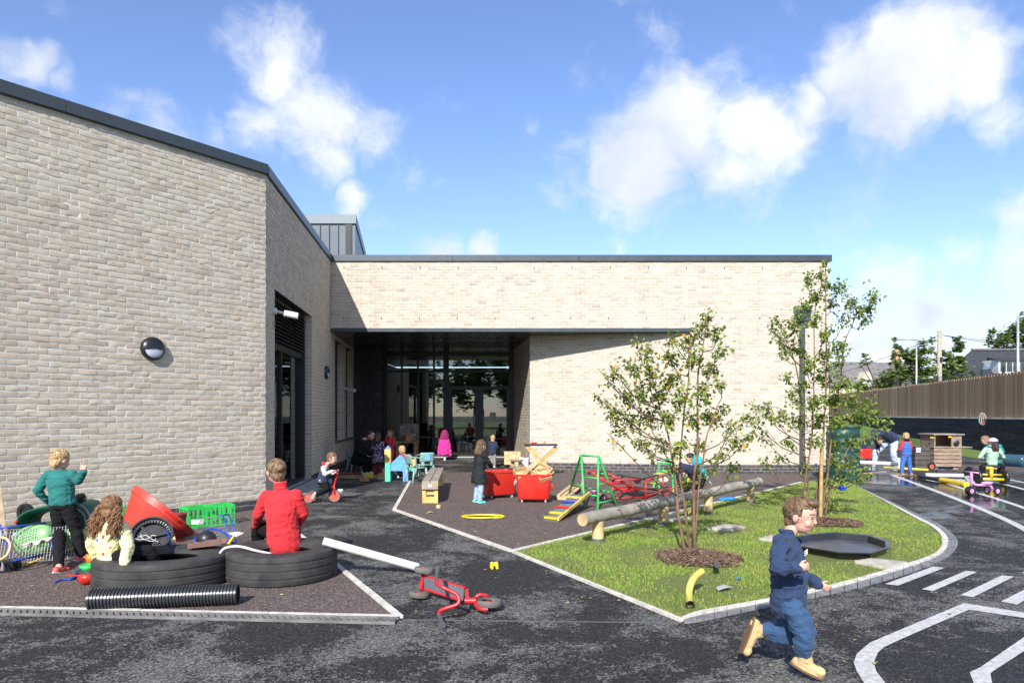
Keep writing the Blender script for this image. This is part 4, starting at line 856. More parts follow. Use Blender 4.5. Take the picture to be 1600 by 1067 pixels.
# 4 woman in red
Jw = JJ(6.5, head=(431,736,.04), chest=(440,797,0), pelvis=(443,833,.0), sl=(417,775,.02), sr=(463,774,.0), el=(404,802,.06), wl=(400,822,.30), er=(474,803,.06), wr=(462,822,.32),
    hl=(431,830,.08), hr=(455,830,.10), kl=(404,822,.50), al=(402,842,.62), tl=(396,842,.75), kr=(440,806,.62), ar=(440,836,.7), tr=(437,838,.8))
Jw['al'].z = .07; Jw['ar'].z = .07; Jw['tl'].z = Jw['tr'].z = .04
person('woman in a red fleece with tied back hair on the right tyre, seen from behind', Jw, 1.27, 1.10, (-.62, .76, -.12), hair=hairmat('mouse', (.20, .13, .075)), hstyle='bun', hood=None, top=RED, bottom=BLK, shoes=BLK, vox=.0085, hem='hip2', cat='woman', topname='fleece', foldamp=.0055, collar=.075, loc=G(443, 880))
# 5 toddler on the small red bike
Jt = JJ(11.4, head=(519,716,0), chest=(508,738,0), pelvis=(504,752,0), sl=(509,731,.07), sr=(505,731,-.07), er=(507,741,-.09), wr=(519,736,-.07), el=(513,741,.09), wl=(525,737,.06), hl=(507,754,.04), hr=(505,754,-.04), kr=(510,763,-.06), ar=(493,774,-.08), tr=(489,779,-.08), kl=(514,762,.06), al=(526,765,.08), tl=(534,765,.08))
person('curly haired toddler in a navy gilet riding a small red bike', Jt, .82, .92, (.95, -.15, -.25), hair=hairmat('curly', (.20, .125, .07)), hstyle='curly', top=cloth('white_spot', (.62, .60, .58)), bottom=BLK, shoes=mat('grey_trainer', (.5, .5, .52), .6), vest=cloth('navy_quilt', (.03, .035, .09)), hood=RED, vox=.0085, hem='waist', hands=('grip', 'grip'), loc=G(505, 778))
# 6 woman in black seated beneath the canopy
Jk = JJ(16.4, head=(579,680,0), chest=(565,699,0), pelvis=(560,716,.0), sl=(566,691,.16), sr=(561,691,-.16), er=(561,706,-.2), wr=(572,711,-.18), el=(572,706,.15), wl=(585,712,.05), hl=(562,718,.1), hr=(561,718,-.1), kr=(577,718,-.12), ar=(570,737,-.12), tr=(576,740,-.14), kl=(580,717,.12), al=(577,736,.1), tl=(584,739,.1))
person('woman in black with dark hair sitting under the canopy beside the children', Jk, 1.5, 1.1, (.9, -.2, -.25), hair=hairmat('dark', (.045, .025, .018)), hstyle='bun', top=BLK, bottom=BLK, shoes=mat('white_shoe', (.6, .6, .6), .5), vox=.014, hem='hip', cat='woman', topname='jacket', loc=G(570, 743))
M_FLOR = mat_print('navy_floral', (.015, .022, .06), [(.5, .45, .5), (.45, .12, .22), (.10, .14, .35), (.55, .55, .6)], 32, .42)
def stand(label, Y, x, ytop, ybot, fwd, s=None, dx=0, **k):           # plain standing child; x pixel of feet, pixel rows of head top and soles
    px = F_PX / Y; Ht = (ybot - ytop) / px; s = s or Ht / 1.1; q = lambda ax_, up_, dep=0: Vector(((x - 800) / px + ax_, Y + dep, up_))
    f = Vector((fwd[0], fwd[1], 0)).normalized(); r = Vector((f.y, -f.x, 0)); g0 = EYE - (ybot - HOR) / px
    def P(fr_, rt, up_): return Vector(((x - 800) / px, Y, g0)) + f * fr_ * s + r * rt * s + Vector((0, 0, up_ * s))
    lean = k.pop('lean', .0); hf = k.pop('hf', (fwd[0], fwd[1], -.2)); sq = k.pop('crouch', 0)
    J = dict(head=P(.02 + lean, 0, 1.005 - sq), chest=P(.0 + lean * .6, 0, .74 - sq), pelvis=P(-sq * .2, 0, .54 - sq), sl=P(lean * .8, -.11, .84 - sq), sr=P(lean * .8, .11, .84 - sq), el=P(lean * .8 + .03, -.15, .68 - sq), er=P(lean * .8 + .03, .15, .68 - sq),
             wl=P(lean + .13, -.11, .60 - sq), wr=P(lean + .13, .11, .60 - sq), hl=P(0, -.05, .50 - sq), hr=P(0, .05, .50 - sq), kl=P(.02 + sq * .6, -.06, .28 - sq * .3), kr=P(.0 + sq * .6, .06, .28 - sq * .3), al=P(-.02, -.06, .06), ar=P(-.02, .065, .06), tl=P(.07, -.065, .028), tr=P(.07, .08, .028))
    J.update({a: P(*b) for a, b in k.pop('J', {}).items()})
    return person(label, J, s, k.pop('hs', None), hf, vox=k.pop('vox', .011), **k)
stand('girl in a navy floral coat and dark red leggings standing by the woman in black', 16.0, 590, 676, 744, (.2, 1), hair=hairmat('chest', (.09, .045, .03)), hstyle='long', top=M_FLOR, bottom=cloth('burgundy', (.16, .012, .03)), shoes=cloth('burgundy', (.16, .012, .03)), hem='long', topname='coat')
stand('girl in a coral red jumper with long fair hair standing behind the foam blocks', 18.2, 610, 672, 733, (-.55, -.8), hair=hairmat('ltbrown', (.30, .17, .08)), hstyle='long', top=cloth('coral', (.62, .05, .06)), bottom=cloth('coral', (.62, .05, .06)), shoes=BLK, J=dict(wr=(.12, .03, .93), er=(.06, .16, .76)), topname='jumper')
Jf = JJ(15.9, head=(628,703,0), chest=(631,718,0), pelvis=(630,731,.0), sl=(624,712,.08), sr=(639,712,-.05), el=(620,720,.0), wl=(621,728,-.08), er=(646,718,-.05), wr=(640,713,-.15), hl=(627,732,.05), hr=(634,732,-.04), kl=(614,736,-.1), al=(620,744,-.1), tl=(612,747,-.12), kr=(642,739,-.18), ar=(632,745,-.14), tr=(628,747,-.2))
person('small fair child in red crouching behind the blue foam arch', Jf, .85, .95, (-.5, .6, -.4), hair=hairmat('straw', (.52, .34, .16)), top=RED, bottom=cloth('grey_leg', (.25, .23, .22)), shoes=mat('white_shoe', (.6, .6, .6), .5), vox=.012, loc=G(630, 748))
# girl in the dark coat at the red bins
stand('girl in a long dark coat with leopard print hood leaning over the red bins', 11.35, 748, 688, 786, (.75, .6), lean=.04, hair=hairmat('brown2', (.13, .075, .045)), hstyle='long', top=BLK2, bottom=cloth('pale_jeans', (.30, .40, .55)), shoes=mat('aqua_trainer', (.08, .48, .42), .6), hem='long',
      hood=mat_print('leopard', (.62, .42, .38), [(.10, .05, .04), (.2, .1, .08)], 70, .3), topname='coat', vox=.009, foldamp=.005, J=dict(wr=(.24, .05, .62), er=(.13, .13, .72), wl=(.22, -.1, .6)))
stand('small fair boy in a hooded navy coat walking beyond the red bins', 18.3, 770, 680, 731, (.3, 1), hair=hairmat('fair', (.50, .34, .17)), top=cloth('navy_coat', (.018, .028, .075)), bottom=cloth('grey_leg', (.25, .23, .22)), shoes=mat('white_shoe', (.6, .6, .6), .5), hem='hip', hood=cloth('fur_trim', (.40, .27, .17)), topname='coat', vox=.012)
# two children at the log, bending
Jn = JJ(11.9, head=(1064,739,-.1), chest=(1070,733,0), pelvis=(1083,736,.1), sl=(1064,726,.08), sr=(1062,736,-.12), el=(1060,745,.08), wl=(1058,757,.0), er=(1064,752,-.18), wr=(1066,764,-.15), hl=(1084,742,.16), hr=(1084,742,.02), kl=(1070,762,.1), al=(1082,786,.12), tl=(1074,789,.05), kr=(1072,764,-.06), ar=(1084,789,-.02), tr=(1074,792,-.08))
person('child in a navy coat bending down just behind the log and tree stems', Jn, 1.0, .95, (-.7, -.3, -.6), (-.5, -.2, .6), hair=hairmat('dark', (.045, .025, .018)), hstyle='bun', top=cloth('navy_coat', (.018, .028, .075)), bottom=BLK, shoes=BLK, hem='hip', vox=.011, topname='coat', loc=G(1080, 790))
TQ = cloth('turquoise_coat', (.015, .42, .50))
Jq = JJ(12.6, head=(1078,716,.05), chest=(1090,722,0), pelvis=(1096,741,.05), sl=(1083,715,.12), sr=(1092,716,-.08), el=(1088,735,.12), wl=(1090,747,.1), er=(1099,736,-.14), wr=(1108,752,-.18), hl=(1094,745,.1), hr=(1099,745,.0), kl=(1088,762,.1), al=(1094,777,.12), tl=(1088,780,.06), kr=(1093,763,-.02), ar=(1100,778,.0), tr=(1094,781,-.05))
person('child in a bright turquoise coat stooping beside the child in navy behind the log', Jq, .95, .9, (-.8, .1, -.5), (-.4, 0, .8), hair=hairmat('dark', (.045, .025, .018)), top=TQ, bottom=BLK, shoes=BLK, hem='hip', vox=.011, hood=TQ, topname='coat', loc=G(1097, 779))
# right hand group
Jb = JJ(17.9, head=(1374,688,-.25), chest=(1379,676,-.08), pelvis=(1394,685,.15), sl=(1366,675,.1), sr=(1368,682,-.22), er=(1352,694,-.26), wr=(1344,709,-.2), el=(1372,694,.05), wl=(1372,703,-.1), hl=(1384,690,.18), hr=(1397,691,.1), kl=(1368,706,-.02), al=(1364,729,.0), tl=(1357,733,-.1), kr=(1396,710,.02), ar=(1399,733,.1), tr=(1392,737,.0))
Jb['al'].z = Jb['ar'].z = .08; Jb['tl'].z = Jb['tr'].z = .04
person('woman in a navy jumper and pale jeans bending right down over the water play', Jb, 1.48, 1.1, (-.35, -.5, -.7), (-.6, -.5, .1), hair=hairmat('dark', (.045, .025, .018)), hstyle='long', top=cloth('navy_knit', (.015, .025, .085)), bottom=cloth('ice_jeans', (.42, .52, .66)), shoes=mat('white_shoe', (.6, .6, .6), .5), hem='waist', vox=.013, cat='woman', foldamp=.008, loc=G(1380, 737))
DUNG = cloth('blue_dungarees', (.035, .13, .42))
stand('toddler in blue dungarees with a red striped top standing at the puddle', 16.4, 1416, 676, 743, (-.1, 1), hair=hairmat('fair', (.50, .34, .17)), top=mat_print('red_stripe', (.55, .03, .04), [(.02, .03, .12)], 45, .3), bottom=DUNG, vest=DUNG, hood=BLK, shoes=mat('red_trainer', (.6, .12, .10), .6), hem='waist', vox=.011, hs=.88, J=dict(wl=(.1, -.16, .62), kl=(0, -.11, .28), al=(-.02, -.13, .06), tl=(.06, -.14, .03), kr=(0, .09, .28), ar=(-.02, .11, .06), tr=(.06, .12, .03)))
MINT = cloth('mint_jacket', (.33, .47, .37))
Jm = JJ(14.9, head=(1551,692,0), chest=(1550,711,0), pelvis=(1549,725,0), sl=(1540,702,0), sr=(1560,702,0), el=(1531,714,.0), wl=(1537,717,.2), er=(1568,714,0), wr=(1560,716,.2), hl=(1544,727,0), hr=(1554,727,0), kl=(1534,730,.05), al=(1536,747,.02), tl=(1535,750,.12), kr=(1566,729,.05), ar=(1567,748,.02), tr=(1569,751,.12))
person('child in a mint green jacket and lilac cap sitting on the yellow trike', Jm, 1.0, .98, (-.35, .9, -.1), hair=hairmat('dark', (.045, .025, .018)), hstyle='long', top=MINT, bottom=BLK, shoes=BLK, hem='waist', hood=MINT, cap=cloth('lilac_cap', (.48, .42, .66)), vox=.011, topname='jacket', hands=('grip', 'grip'), loc=G(1550, 753))
Jh = JJ(16.2, head=(1539,688,0), chest=(1552,706,0), pelvis=(1556,722,0), sl=(1543,698,.02), sr=(1562,697,0), el=(1540,710,.0), wl=(1545,717,.05), er=(1567,706,0), wr=(1562,715,.1), hl=(1552,724,0), hr=(1560,724,0), kl=(1550,734,-.05), al=(1551,744,.02), tl=(1549,746,-.05), kr=(1562,734,-.05), ar=(1562,744,.02), tr=(1563,746,-.05))
person('child in a teal top with tousled fair brown hair just beyond the child in mint', Jh, .98, .98, (-.7, .3, -.4), hair=hairmat('ltbrown', (.30, .17, .08)), hstyle='curly', top=cloth('teal_top', (.01, .24, .23)), bottom=BLK, shoes=BLK, vox=.012, loc=G(1556, 746))
# ------------------------------------------------------------------ objects, left play area
M_TYRE = mat('tyre_rubber', (.022, .022, .023), .72, var=.55, vscale=7, bump=.35, bscale=120, spec=.4, col2=(.060, .058, .054))
BLKP = plastic('black_plastic', (.018, .019, .021), .38); GREYW = mat('grey_wire', (.42, .43, .44), .35, .7, bump=0); BLUEP = plastic('blue_plastic', (.015, .06, .42)); REDP = plastic('red_plastic', (.62, .025, .015), .33)
GRNP = plastic('green_plastic', (.03, .52, .09), .4); YELP = plastic('yellow_plastic', (.72, .52, .03)); WHTP = plastic('white_plastic', (.68, .67, .64)); STEEL = mat('steel', (.45, .45, .44), .3, .9, bump=0)
WOODL = wood('light_wood', (.60, .42, .22)); WOODM = wood('mid_wood', (.36, .23, .12)); WOODG = wood('grey_wood', (.33, .27, .21)); REDM = plastic('red_paint', (.50, .02, .025), .35)
def tyre(label, c, Ro, Ri, t, tilt=(0, 0)):
    T = thing('tractor_tyre', label, 'tyre', c, 'big old tyres on the mulch'); M_ = Matrix.Translation(c) @ Matrix.Rotation(tilt[0], 4, 'X') @ Matrix.Rotation(tilt[1], 4, 'Y')
    h = t / 2; prof = [(Ro - .035, 0), (Ro - .008, .012), (Ro, .035)]
    for g in (.25, .5, .75): z = t * g; prof += [(Ro, z - .011), (Ro - .006, z - .006), (Ro - .006, z + .003), (Ro, z + .008)]
    prof += [(Ro, t - .035), (Ro - .008, t - .012), (Ro - .035, t - .002), (Ro - .07, t), (Ro - .09, t - .003), (Ro - .15, t + .001), (Ri + .05, t - .012), (Ri + .012, t - .028), (Ri, t - .05), (Ri + .012, t - .062), (Ri + .06, t - .09), (Ro - .07, h), (Ri + .06, .09), (Ri, .05), (Ri + .02, .02), (Ro - .1, 0)]
    MB().lathe(prof, 72, M_, closed=True).build('casing', M_TYRE, T, smooth=42)
    return T
tyre('wide black tyre on the left that the girl in yellow sits on', Vector((-2.96, 5.98, .005)), .535, .28, .245, (R(-1.5), 0))
tyre('worn black tyre that the woman in red sits on', Vector((-2.03, 6.22, .005)), .475, .25, .26, (0, 0))
# corrugated pipe
a, b = G(140, 937, .078), G(372, 928, .078); d = (b - a).normalized(); Lp = (b - a).length; mb = MB(); M_ = axM(a, d, (0, 0, 1)); prof = []
n = 44
for k in range(n):
    z = Lp * k / n; w = Lp / n; prof += [(.070, z), (.070, z + w * .25), (.080, z + w * .42), (.080, z + w * .83)]
prof += [(.070, Lp), (.064, Lp), (.064, 0)]
mb.lathe(prof, 36, M_, closed=True); tag(mb.build('corrugated_pipe', plastic('pipe_black', (.030, .033, .038), .3), base=(a.x, a.y, 0), smooth=50), 'black corrugated drainage pipe lying in front of the left tyre', 'pipe')
# white downpipe from tyre to scooter wheel
a, b = at(505, 845, 6.15), G(653, 886, .05); d = (b - a).normalized(); M_ = axM(a, d); L_ = (b - a).length
tag(MB().lathe([(.036, 0), (.036, L_), (.032, L_), (.032, 0)], 28, M_, closed=True).build('white_pipe', WHTP, base=(a.x, a.y, 0), smooth=50), 'white plastic downpipe slanting from the right tyre to the fallen scooter', 'pipe')
# white curved hose over the tyres
tag(MB().tube(spline([at(342, 866, 6.0), at(352, 856, 6.0), at(374, 853.5, 6.0), at(400, 860, 6.0), at(424, 865, 6.05)], 8), .011, 8).build('white_hose', WHTP, base=G(380, 900), smooth=0), 'thin white curved hose lying across the right tyre', 'hose')
# fallen scooter
SC = thing('scooter', 'red three wheeled scooter lying on its side on the asphalt', 'scooter', G(705, 930))
q = lambda x, y, z: G(600 + x / 8, 880 + y / 8, z)
mb = MB(); mb.tube([q(490, 130, .16), q(460, 330, .06)], .014, 8); mb.tube([q(505, 150, .155), q(1000, 300, .12)], .010, 8); mb.tube([q(475, 310, .06), q(960, 460, .05)], .010, 8); mb.tube([q(1000, 300, .12), q(1030, 330, .1), q(1045, 450, .08)], .016, 8); mb.tube([q(1010, 465, .085), q(1150, 465, .085)], .024, 10)
mb.tube(spline([q(1300, 405, .13), q(1210, 390, .13), (q(1160, 410, .12)), q(1140, 465, .085), q(1165, 540, .05), q(1210, 570, .045), q(1300, 575, .045)], 5), .013, 8); mb.build('frame', REDM, SC, smooth=40)
mb = MB(); mb.plate([q(505, 160, .15), q(475, 305, .062), q(930, 450, .052), q(985, 460, .055), q(1000, 310, .12)], .006); mb.build('deck', mat('grey_deck', (.10, .11, .125), .7, bump=.5, bscale=200), SC)
hb = MB(); hb.tube(spline([q(655, 200, .24), q(660, 250, .24), q(720, 290, .23), q(850, 350, .2), q(910, 390, .18), q(940, 450, .15), (q(915, 510, .12)), (q(800, 550, .1)), q(710, 585, .08), q(690, 620, .06), q(690, 650, .05)], 5), .014, 10); h_ = hb.build('handlebar', REDM, SC, smooth=40)
for a_, b_ in (((655, 200, .24), (675, 60, .27)), ((690, 650, .05), (735, 770, .03))): hb = MB(); hb.tube([q(*a_), q(*a_).lerp(q(*b_), .85), q(*b_)], [.016, .018, .024], 10); hb.build('grip', mat('grip_grey', (.08, .085, .09), .8), h_, smooth=40)
def wheel(name, c, ax_, ro, w, parent, tm, hm, hub=.55):
    M_ = axM(c, ax_); h = w / 2; o = MB().lathe([(ro * hub, -h * .7), (ro * .93, -h), (ro, -h * .5), (ro, h * .5), (ro * .93, h), (ro * hub, h * .7)], 26, M_, closed=True).build(name, tm, parent, smooth=45)
    mb = MB(); mb.lathe([(.001, -h * .9), (ro * .2, -h * .9), (ro * .22, -h * .3), (ro * hub * .98, -h * .3), (ro * hub * .98, h * .3), (ro * .22, h * .3), (ro * .2, h * .9), (.001, h * .9)], 22, M_); mb.build('hub', hm, o, smooth=40); return o
TG = mat('grey_tyre', (.13, .125, .11), .8, var=.2)
wheel('wheel', q(440, 385, .035), (.1, .1, 1), .078, .04, SC, TG, REDM); wheel('wheel', q(500, 80, .20), (.12, .12, 1), .078, .04, SC, TG, REDM); wheel('wheel', q(1310, 490, .06), (.03, .10, 1), .095, .045, SC, TG, REDM)
# small yellow toy car on the asphalt
t = thing('toy_car', 'tiny yellow toy vehicle alone on the asphalt behind the scooter', 'toy', G(772, 888)); mb = MB(M=fr(G(772, 888), .2)); mb.box((0, 0, .035), (.075, .04, .02)); mb.ball((-.018, 0, .05), (.02, .018, .015), 10); mb.ball((.02, 0, .05), (.02, .018, .015), 10); mb.build('body', YELP, t, bevel=.004)
for sx in (-.024, .024): MB(M=fr(G(772, 888), .2)).cyl((sx, -.026, .014), (sx, .026, .014), .014, n=12).build('wheel', YELP, t, smooth=40)
# crates
def crate(loc, rz, label, group='green milk crates by the wall'):
    W_, D_, H_ = .31, .26, .26; t = thing('milk_crate', label, 'crate', loc, group); t.rotation_euler = (0, 0, rz); mb = MB(M=Matrix.Translation(Vector(loc))); b = .022
    for z in (.012, .115, H_ - .012):
        hh = .028 if z in (.012, H_ - .012) else .014
        for s_ in (-1, 1): mb.box((0, s_ * (D_ / 2 - .006), z), (W_, .012, hh)); mb.box((s_ * (W_ / 2 - .006), 0, z), (.012, D_ - .024, hh))
    for s_ in (-1, 1):
        for k in range(6): x = (k / 5 - .5) * (W_ - b); mb.box((x, s_ * (D_ / 2 - .0065), H_ / 2), (b if k % 2 == 0 else .01, .0105, H_ - .03))
        for k in range(5): y = (k / 4 - .5) * (D_ - b); mb.box((s_ * (W_ / 2 - .0065), y, H_ / 2), (.0105, b if k % 2 == 0 else .01, H_ - .03))
    mb.build('side_lattice', GRNP, t); mb = MB(M=Matrix.Translation(Vector(loc)))
    for k in range(7): mb.box(((k / 6 - .5) * (W_ - .04), 0, .008), (.012, D_ - .03, .008)); 
    for k in range(5): mb.box((0, (k / 4 - .5) * (D_ - .05), .0085), (W_ - .03, .012, .0075))
    mb.build('base_grid', GRNP, t); return t
C1 = crate(G(343, 819), R(40), 'right hand green milk crate by the brick wall, nearest the woman in red')
dup(C1, G(306, 823), R(48), 'middle green milk crate, directly right of the red tub'); dup(C1, G(198, 826), R(60), 'green milk crate half hidden between the red tub and the girl in yellow'); dup(C1, G(70, 836) + Vector((-.3, .5, 0)), R(55), 'green milk crate behind the dark green toy car by the boy')
tag(MB(M=fr(G(322, 824, .12) + Vector((0, -.22, .1)), .3)).box((0, 0, 0), (.13, .02, .05)).build('paper_label', mat('paper', (.6, .6, .66), .8), base=G(320, 824)), 'small white label on the middle green crate', 'label')
# big red tub tipped on its side
ax_ = Vector((.50, .40, .66)).normalized(); bc = at(257, 797, 6.95) - ax_ * .30; M_ = axM(bc, ax_, (0, 1, 0)); T = thing('plastic_tub', 'large round red plastic tub tipped on its side against the crates', 'tub', G(245, 840))
o = MB().lathe([(.001, -.02), (.18, -.02), (.215, .0), (.335, .24), (.352, .245), (.362, .31), (.354, .315), (.342, .31), (.34, .255), (.32, .24), (.20, .015), (.001, .012)], 56, M_).build('shell', mat('tub_red', (.60, .035, .02), .42, var=.25, vscale=3, bump=.08, col2=(.50, .07, .05)), T, smooth=35)
MB(M=M_).box((-.27, -.155, .20), (.03, .01, .09), Matrix.Rotation(.7, 3, 'Z')).build('sticker', mat('paper', (.6, .6, .66), .8), T)
mb = MB(); mb.tube([M_ @ Vector((.362 * math.cos(a), .362 * math.sin(a), .28)) for a in [PI * 1.1 + i * .06 for i in range(8)]], .012, 6); mb.build('grip', REDP, T)
# dark red bucket behind
M_ = fr(at(272, 796, 7.9)); M_.translation.z = .0; tag(MB(M=M_).lathe([(.001, .0), (.10, .0), (.13, .3), (.135, .3), (.135, .315), (.12, .31), (.09, .02), (.001, .02)], 28).build('bucket', plastic('maroon', (.20, .02, .02)), base=tuple(M_.translation), smooth=40), 'dark red bucket standing behind the red tub', 'bucket')
# black round tray propped up, with white rope
c = at(236, 836, 6.45); d = Vector((.25, -.75, .55)).normalized(); M_ = axM(c - d * .05, d, (1, 0, 0)); T = thing('wheel_trim', 'black round ribbed wheel cover propped between the tyre and the red tub', 'wheel cover', G(236, 868))
MB().lathe([(.001, .0), (.13, .0), (.14, .03), (.165, .035), (.17, .06), (.185, .06), (.19, .03), (.16, -.01), (.001, -.015)], 48, M_).build('dish', BLKP, T, smooth=40)
mb = MB(M=M_)
for k in range(36): a = 2 * PI * k / 36; mb.box((.15 * math.cos(a), .15 * math.sin(a), .038), (.03, .008, .012), Matrix.Rotation(a, 3, 'Z'))
for k in range(3): a = 2.1 * k + .4; mb.box((.07 * math.cos(a), .07 * math.sin(a), .02), (.13, .022, .02), Matrix.Rotation(a, 3, 'Z'))
mb.build('rib', BLKP, T)
rp = MB(); 
for k in range(3): ph = k * 2; rp.tube(spline([M_ @ Vector((-.10 + .04 * i + .02 * math.sin(ph + i * 2), -.03 + .03 * math.sin(i * 1.1 + ph), .05 + .006 * k)) for i in range(5)], 5), .0035, 6)
tag(rp.build('rope', mat('white_rope', (.6, .58, .55), .8), base=G(232, 868), smooth=0), 'tangled white rope lying in the black wheel cover', 'rope')
# yellow plank and blue strip beside it
a, b = at(271, 849, 6.4), at(264, 818, 6.75); tag(MB().bar(a, b, .05, .016).build('plank', wood('yellow_plank', (.68, .52, .20)), base=G(270, 862), bevel=.003), 'short yellow wooden slat standing behind the left tyre', 'plank')
a, b = at(269, 852, 6.3), at(258, 822, 6.6); tag(MB().tube([a, b], .008, 6).build('blue_rod', BLUEP, base=G(266, 864), smooth=0), 'thin blue rod leaning beside the yellow slat', 'rod')
# upturned wire trolley basket with blue rods
def wirebox(mb, o, ex, ey, ez, nx_, ny_, nz_, r=.0022, top=False):
    for i in range(nx_ + 1):
        t = i / nx_; mb.tube([o + ex * t, o + ex * t + ey], r, 4); 
        for e in (Vector(), ey): mb.tube([o + ex * t + e, o + ex * t + e + ez], r, 4)
    for j in range(ny_ + 1):
        t = j / ny_; mb.tube([o + ey * t, o + ey * t + ex], r, 4)
        for e in (Vector(), ex): mb.tube([o + ey * t + e, o + ey * t + e + ez], r, 4)
    for k in range(1, nz_ + 1):
        t = ez * (k / nz_)
        for p, q_ in ((o, ex), (o + ey, ex), (o, ey), (o + ex, ey)): mb.tube([p + t, p + t + q_], r * (1.6 if k == nz_ else 1), 4)
T = thing('toy_trolley', 'small wire toy trolley with blue frame tipped over behind the tyres', 'trolley', G(335, 850)); o = G(318, 856, .02)
mb = MB(); wirebox(mb, o, Vector((.30, .1, .05)), Vector((-.06, .30, .10)), Vector((-.08, -.03, .17)), 11, 8, 5); mb.build('wire_basket', GREYW, T)
mb = MB(); mb.tube(spline([at(318, 829, 6.7), at(330, 826, 6.6), at(345, 829, 6.5), at(362, 841, 6.4)], 5), .010, 8); mb.tube([at(349, 807, 7.0), at(358, 832, 6.8)], .008, 6); mb.tube([at(357, 803, 7.1), at(368, 832, 6.9)], .008, 6); mb.tube(spline([at(366, 836, 6.6), at(368, 846, 6.4), at(358, 847, 6.4), at(352, 842, 6.5), at(345, 845, 6.4)], 4), .009, 6); mb.tube([at(345, 805, 7.0), at(357, 803, 7.1)], .008, 6); mb.tube([at(306, 838, 6.6), at(304, 848, 6.5)], .012, 6); mb.build('blue_frame', BLUEP, T, smooth=0)
tag(MB().ball(at(323, 843, 6.35), (.085, .085, .085), 22).build('ball', BLKP, base=G(323, 862), smooth=0), 'shiny black ball resting behind the left tyre', 'ball')
a, b = at(298, 856, 6.28), at(350, 850, 6.15); d = (b - a).normalized(); n_ = Vector((-d.y, d.x, 0)); pf = [(-.04, .05), (-.035, .05), (-.03, .008), (.03, .008), (.035, .05), (.04, .05), (.036, 0), (-.036, 0)]
tag(MB().rings([[p + n_ * u + Vector((0, 0, v)) for u, v in pf] for p in (a, b)]).build('gutter', plastic('brown_plastic', (.20, .12, .10)), base=G(325, 868)), 'short brown plastic gutter lying behind the left tyre', 'gutter')
tag(MB().plate([at(356, 832, 6.5), at(368, 838, 6.4), at(381, 832, 6.45), at(370, 830, 6.6)], .004).build('paper_boat', mat('paper', (.6, .6, .66), .8), base=G(368, 850)), 'scrap of white card beside the woman in red', 'card')
mb = MB(); mb.cap(at(356, 851, 6.3), .013, at(365, 838, 6.4), .011, 8); tag(mb.build('yellow_handle', YELP, base=G(360, 865), smooth=0), 'short yellow plastic handle by the blue trolley frame', 'handle')  # only a bare yellow plastic handle
# ride-on car on its side
CG = plastic('car_green', (.010, .10, .055), .35); LG = plastic('lime_plastic', (.22, .48, .16), .42); T = thing('toy_ride_on', 'dark green and lime ride on toy car lying on its side behind the boy', 'toy car', G(85, 868))
Yc = 7.15; sh = [at(x, y, Yc) for x, y in ((24, 817), (26, 806), (40, 797), (62, 790), (90, 786), (120, 783), (134, 790), (142, 806), (144, 822), (140, 836), (126, 845), (104, 850), (80, 852), (60, 856), (40, 850), (28, 836))]
inn = [at(x, y, Yc) for x, y in ((33, 822), (34, 812), (44, 806), (58, 802), (74, 800), (76, 806), (77, 812), (76, 816), (72, 818), (66, 819), (60, 820), (54, 821), (48, 822), (42, 823), (38, 824), (34, 824))]
mb = MB(); n_ = len(sh); D_ = Vector((0, .30, 0)); cen = sum(sh, Vector()) / n_
vs = sh + inn + [v + D_ for v in sh] + [v + D_ for v in inn] + [v * 1.0 + (v - cen) * -.05 + Vector((0, -.04, 0)) for v in sh]
fs = []
for i in range(n_):
    j = (i + 1) % n_; fs += [(4 * n_ + i, 4 * n_ + j, n_ + j, n_ + i), (i, j, 4 * n_ + j, 4 * n_ + i), (i, 2 * n_ + i, 2 * n_ + j, j), (n_ + i, n_ + j, 3 * n_ + j, 3 * n_ + i)]
mb.add(vs, fs); mb.build('shell', CG, T, smooth=50, subd=1)
mb = MB(); rs = []
for k in range(9):
    a = k / 8 * PI; w = math.sin(a) ** .5; rs.append([at(54 - 31 * math.cos(a), 843 + 4 * math.cos(a), 6.85) + Vector((.0, .09 * math.cos(t_) * w, .15 * math.sin(t_) * w)) for t_ in [2 * PI * i / 16 for i in range(16)]])
lb = MB(); lb.rings(rs); lo = lb.build('lime_body', LG, T, smooth=0, subd=1)
mb = MB(); pts = [at(x, y, 6.74) for x, y in ((33, 850), (37, 856), (43, 855), (47, 848), (50, 848), (54, 853), (61, 850), (64, 844), (68, 843), (73, 847), (80, 842), (82, 838), (70, 840), (58, 844), (46, 846))]; mb.plate(pts, .02); mb.build('cream_trim', mat('cream_plastic', (.60, .54, .42), .5), lo, bevel=.006)
mb = MB(); mb.ball(at(116, 838, 7.0), (.16, .1, .10), 18, Matrix.Rotation(.3, 3, 'Y')); mb.build('bonnet', LG, T, smooth=0)
for x, y, Y_, axv, rr_ in ((126.5, 780, 7.25, (1, .2, .15), .065), (40, 801, 7.5, (.3, 1, 0), .10)): wheel('wheel', at(x, y, Y_), axv, rr_, .06, T, BLKP, BLKP)
MB().ball(at(43, 814, 7.4), .04, 14).build('hub_cap', BLUEP, T, smooth=0); MB().ball(at(25, 815, 7.1), .018, 10).build('tail_light', REDP, T, smooth=0); MB().ball(at(25, 838, 6.9), .04, 12).build('head_light', WHTP, T, smooth=0)
mb = MB(); mb.tube(spline([at(x, y, 7.08) for x, y in ((124, 788), (136, 798), (141, 815), (138, 830))], 5), .012, 8); mb.tube(spline([at(x, y, 7.06) for x, y in ((120, 795), (130, 803), (134, 817), (132, 828))], 5), .010, 8); mb.build('trim', mat('grey_trim', (.25, .28, .25), .5), T, smooth=0)
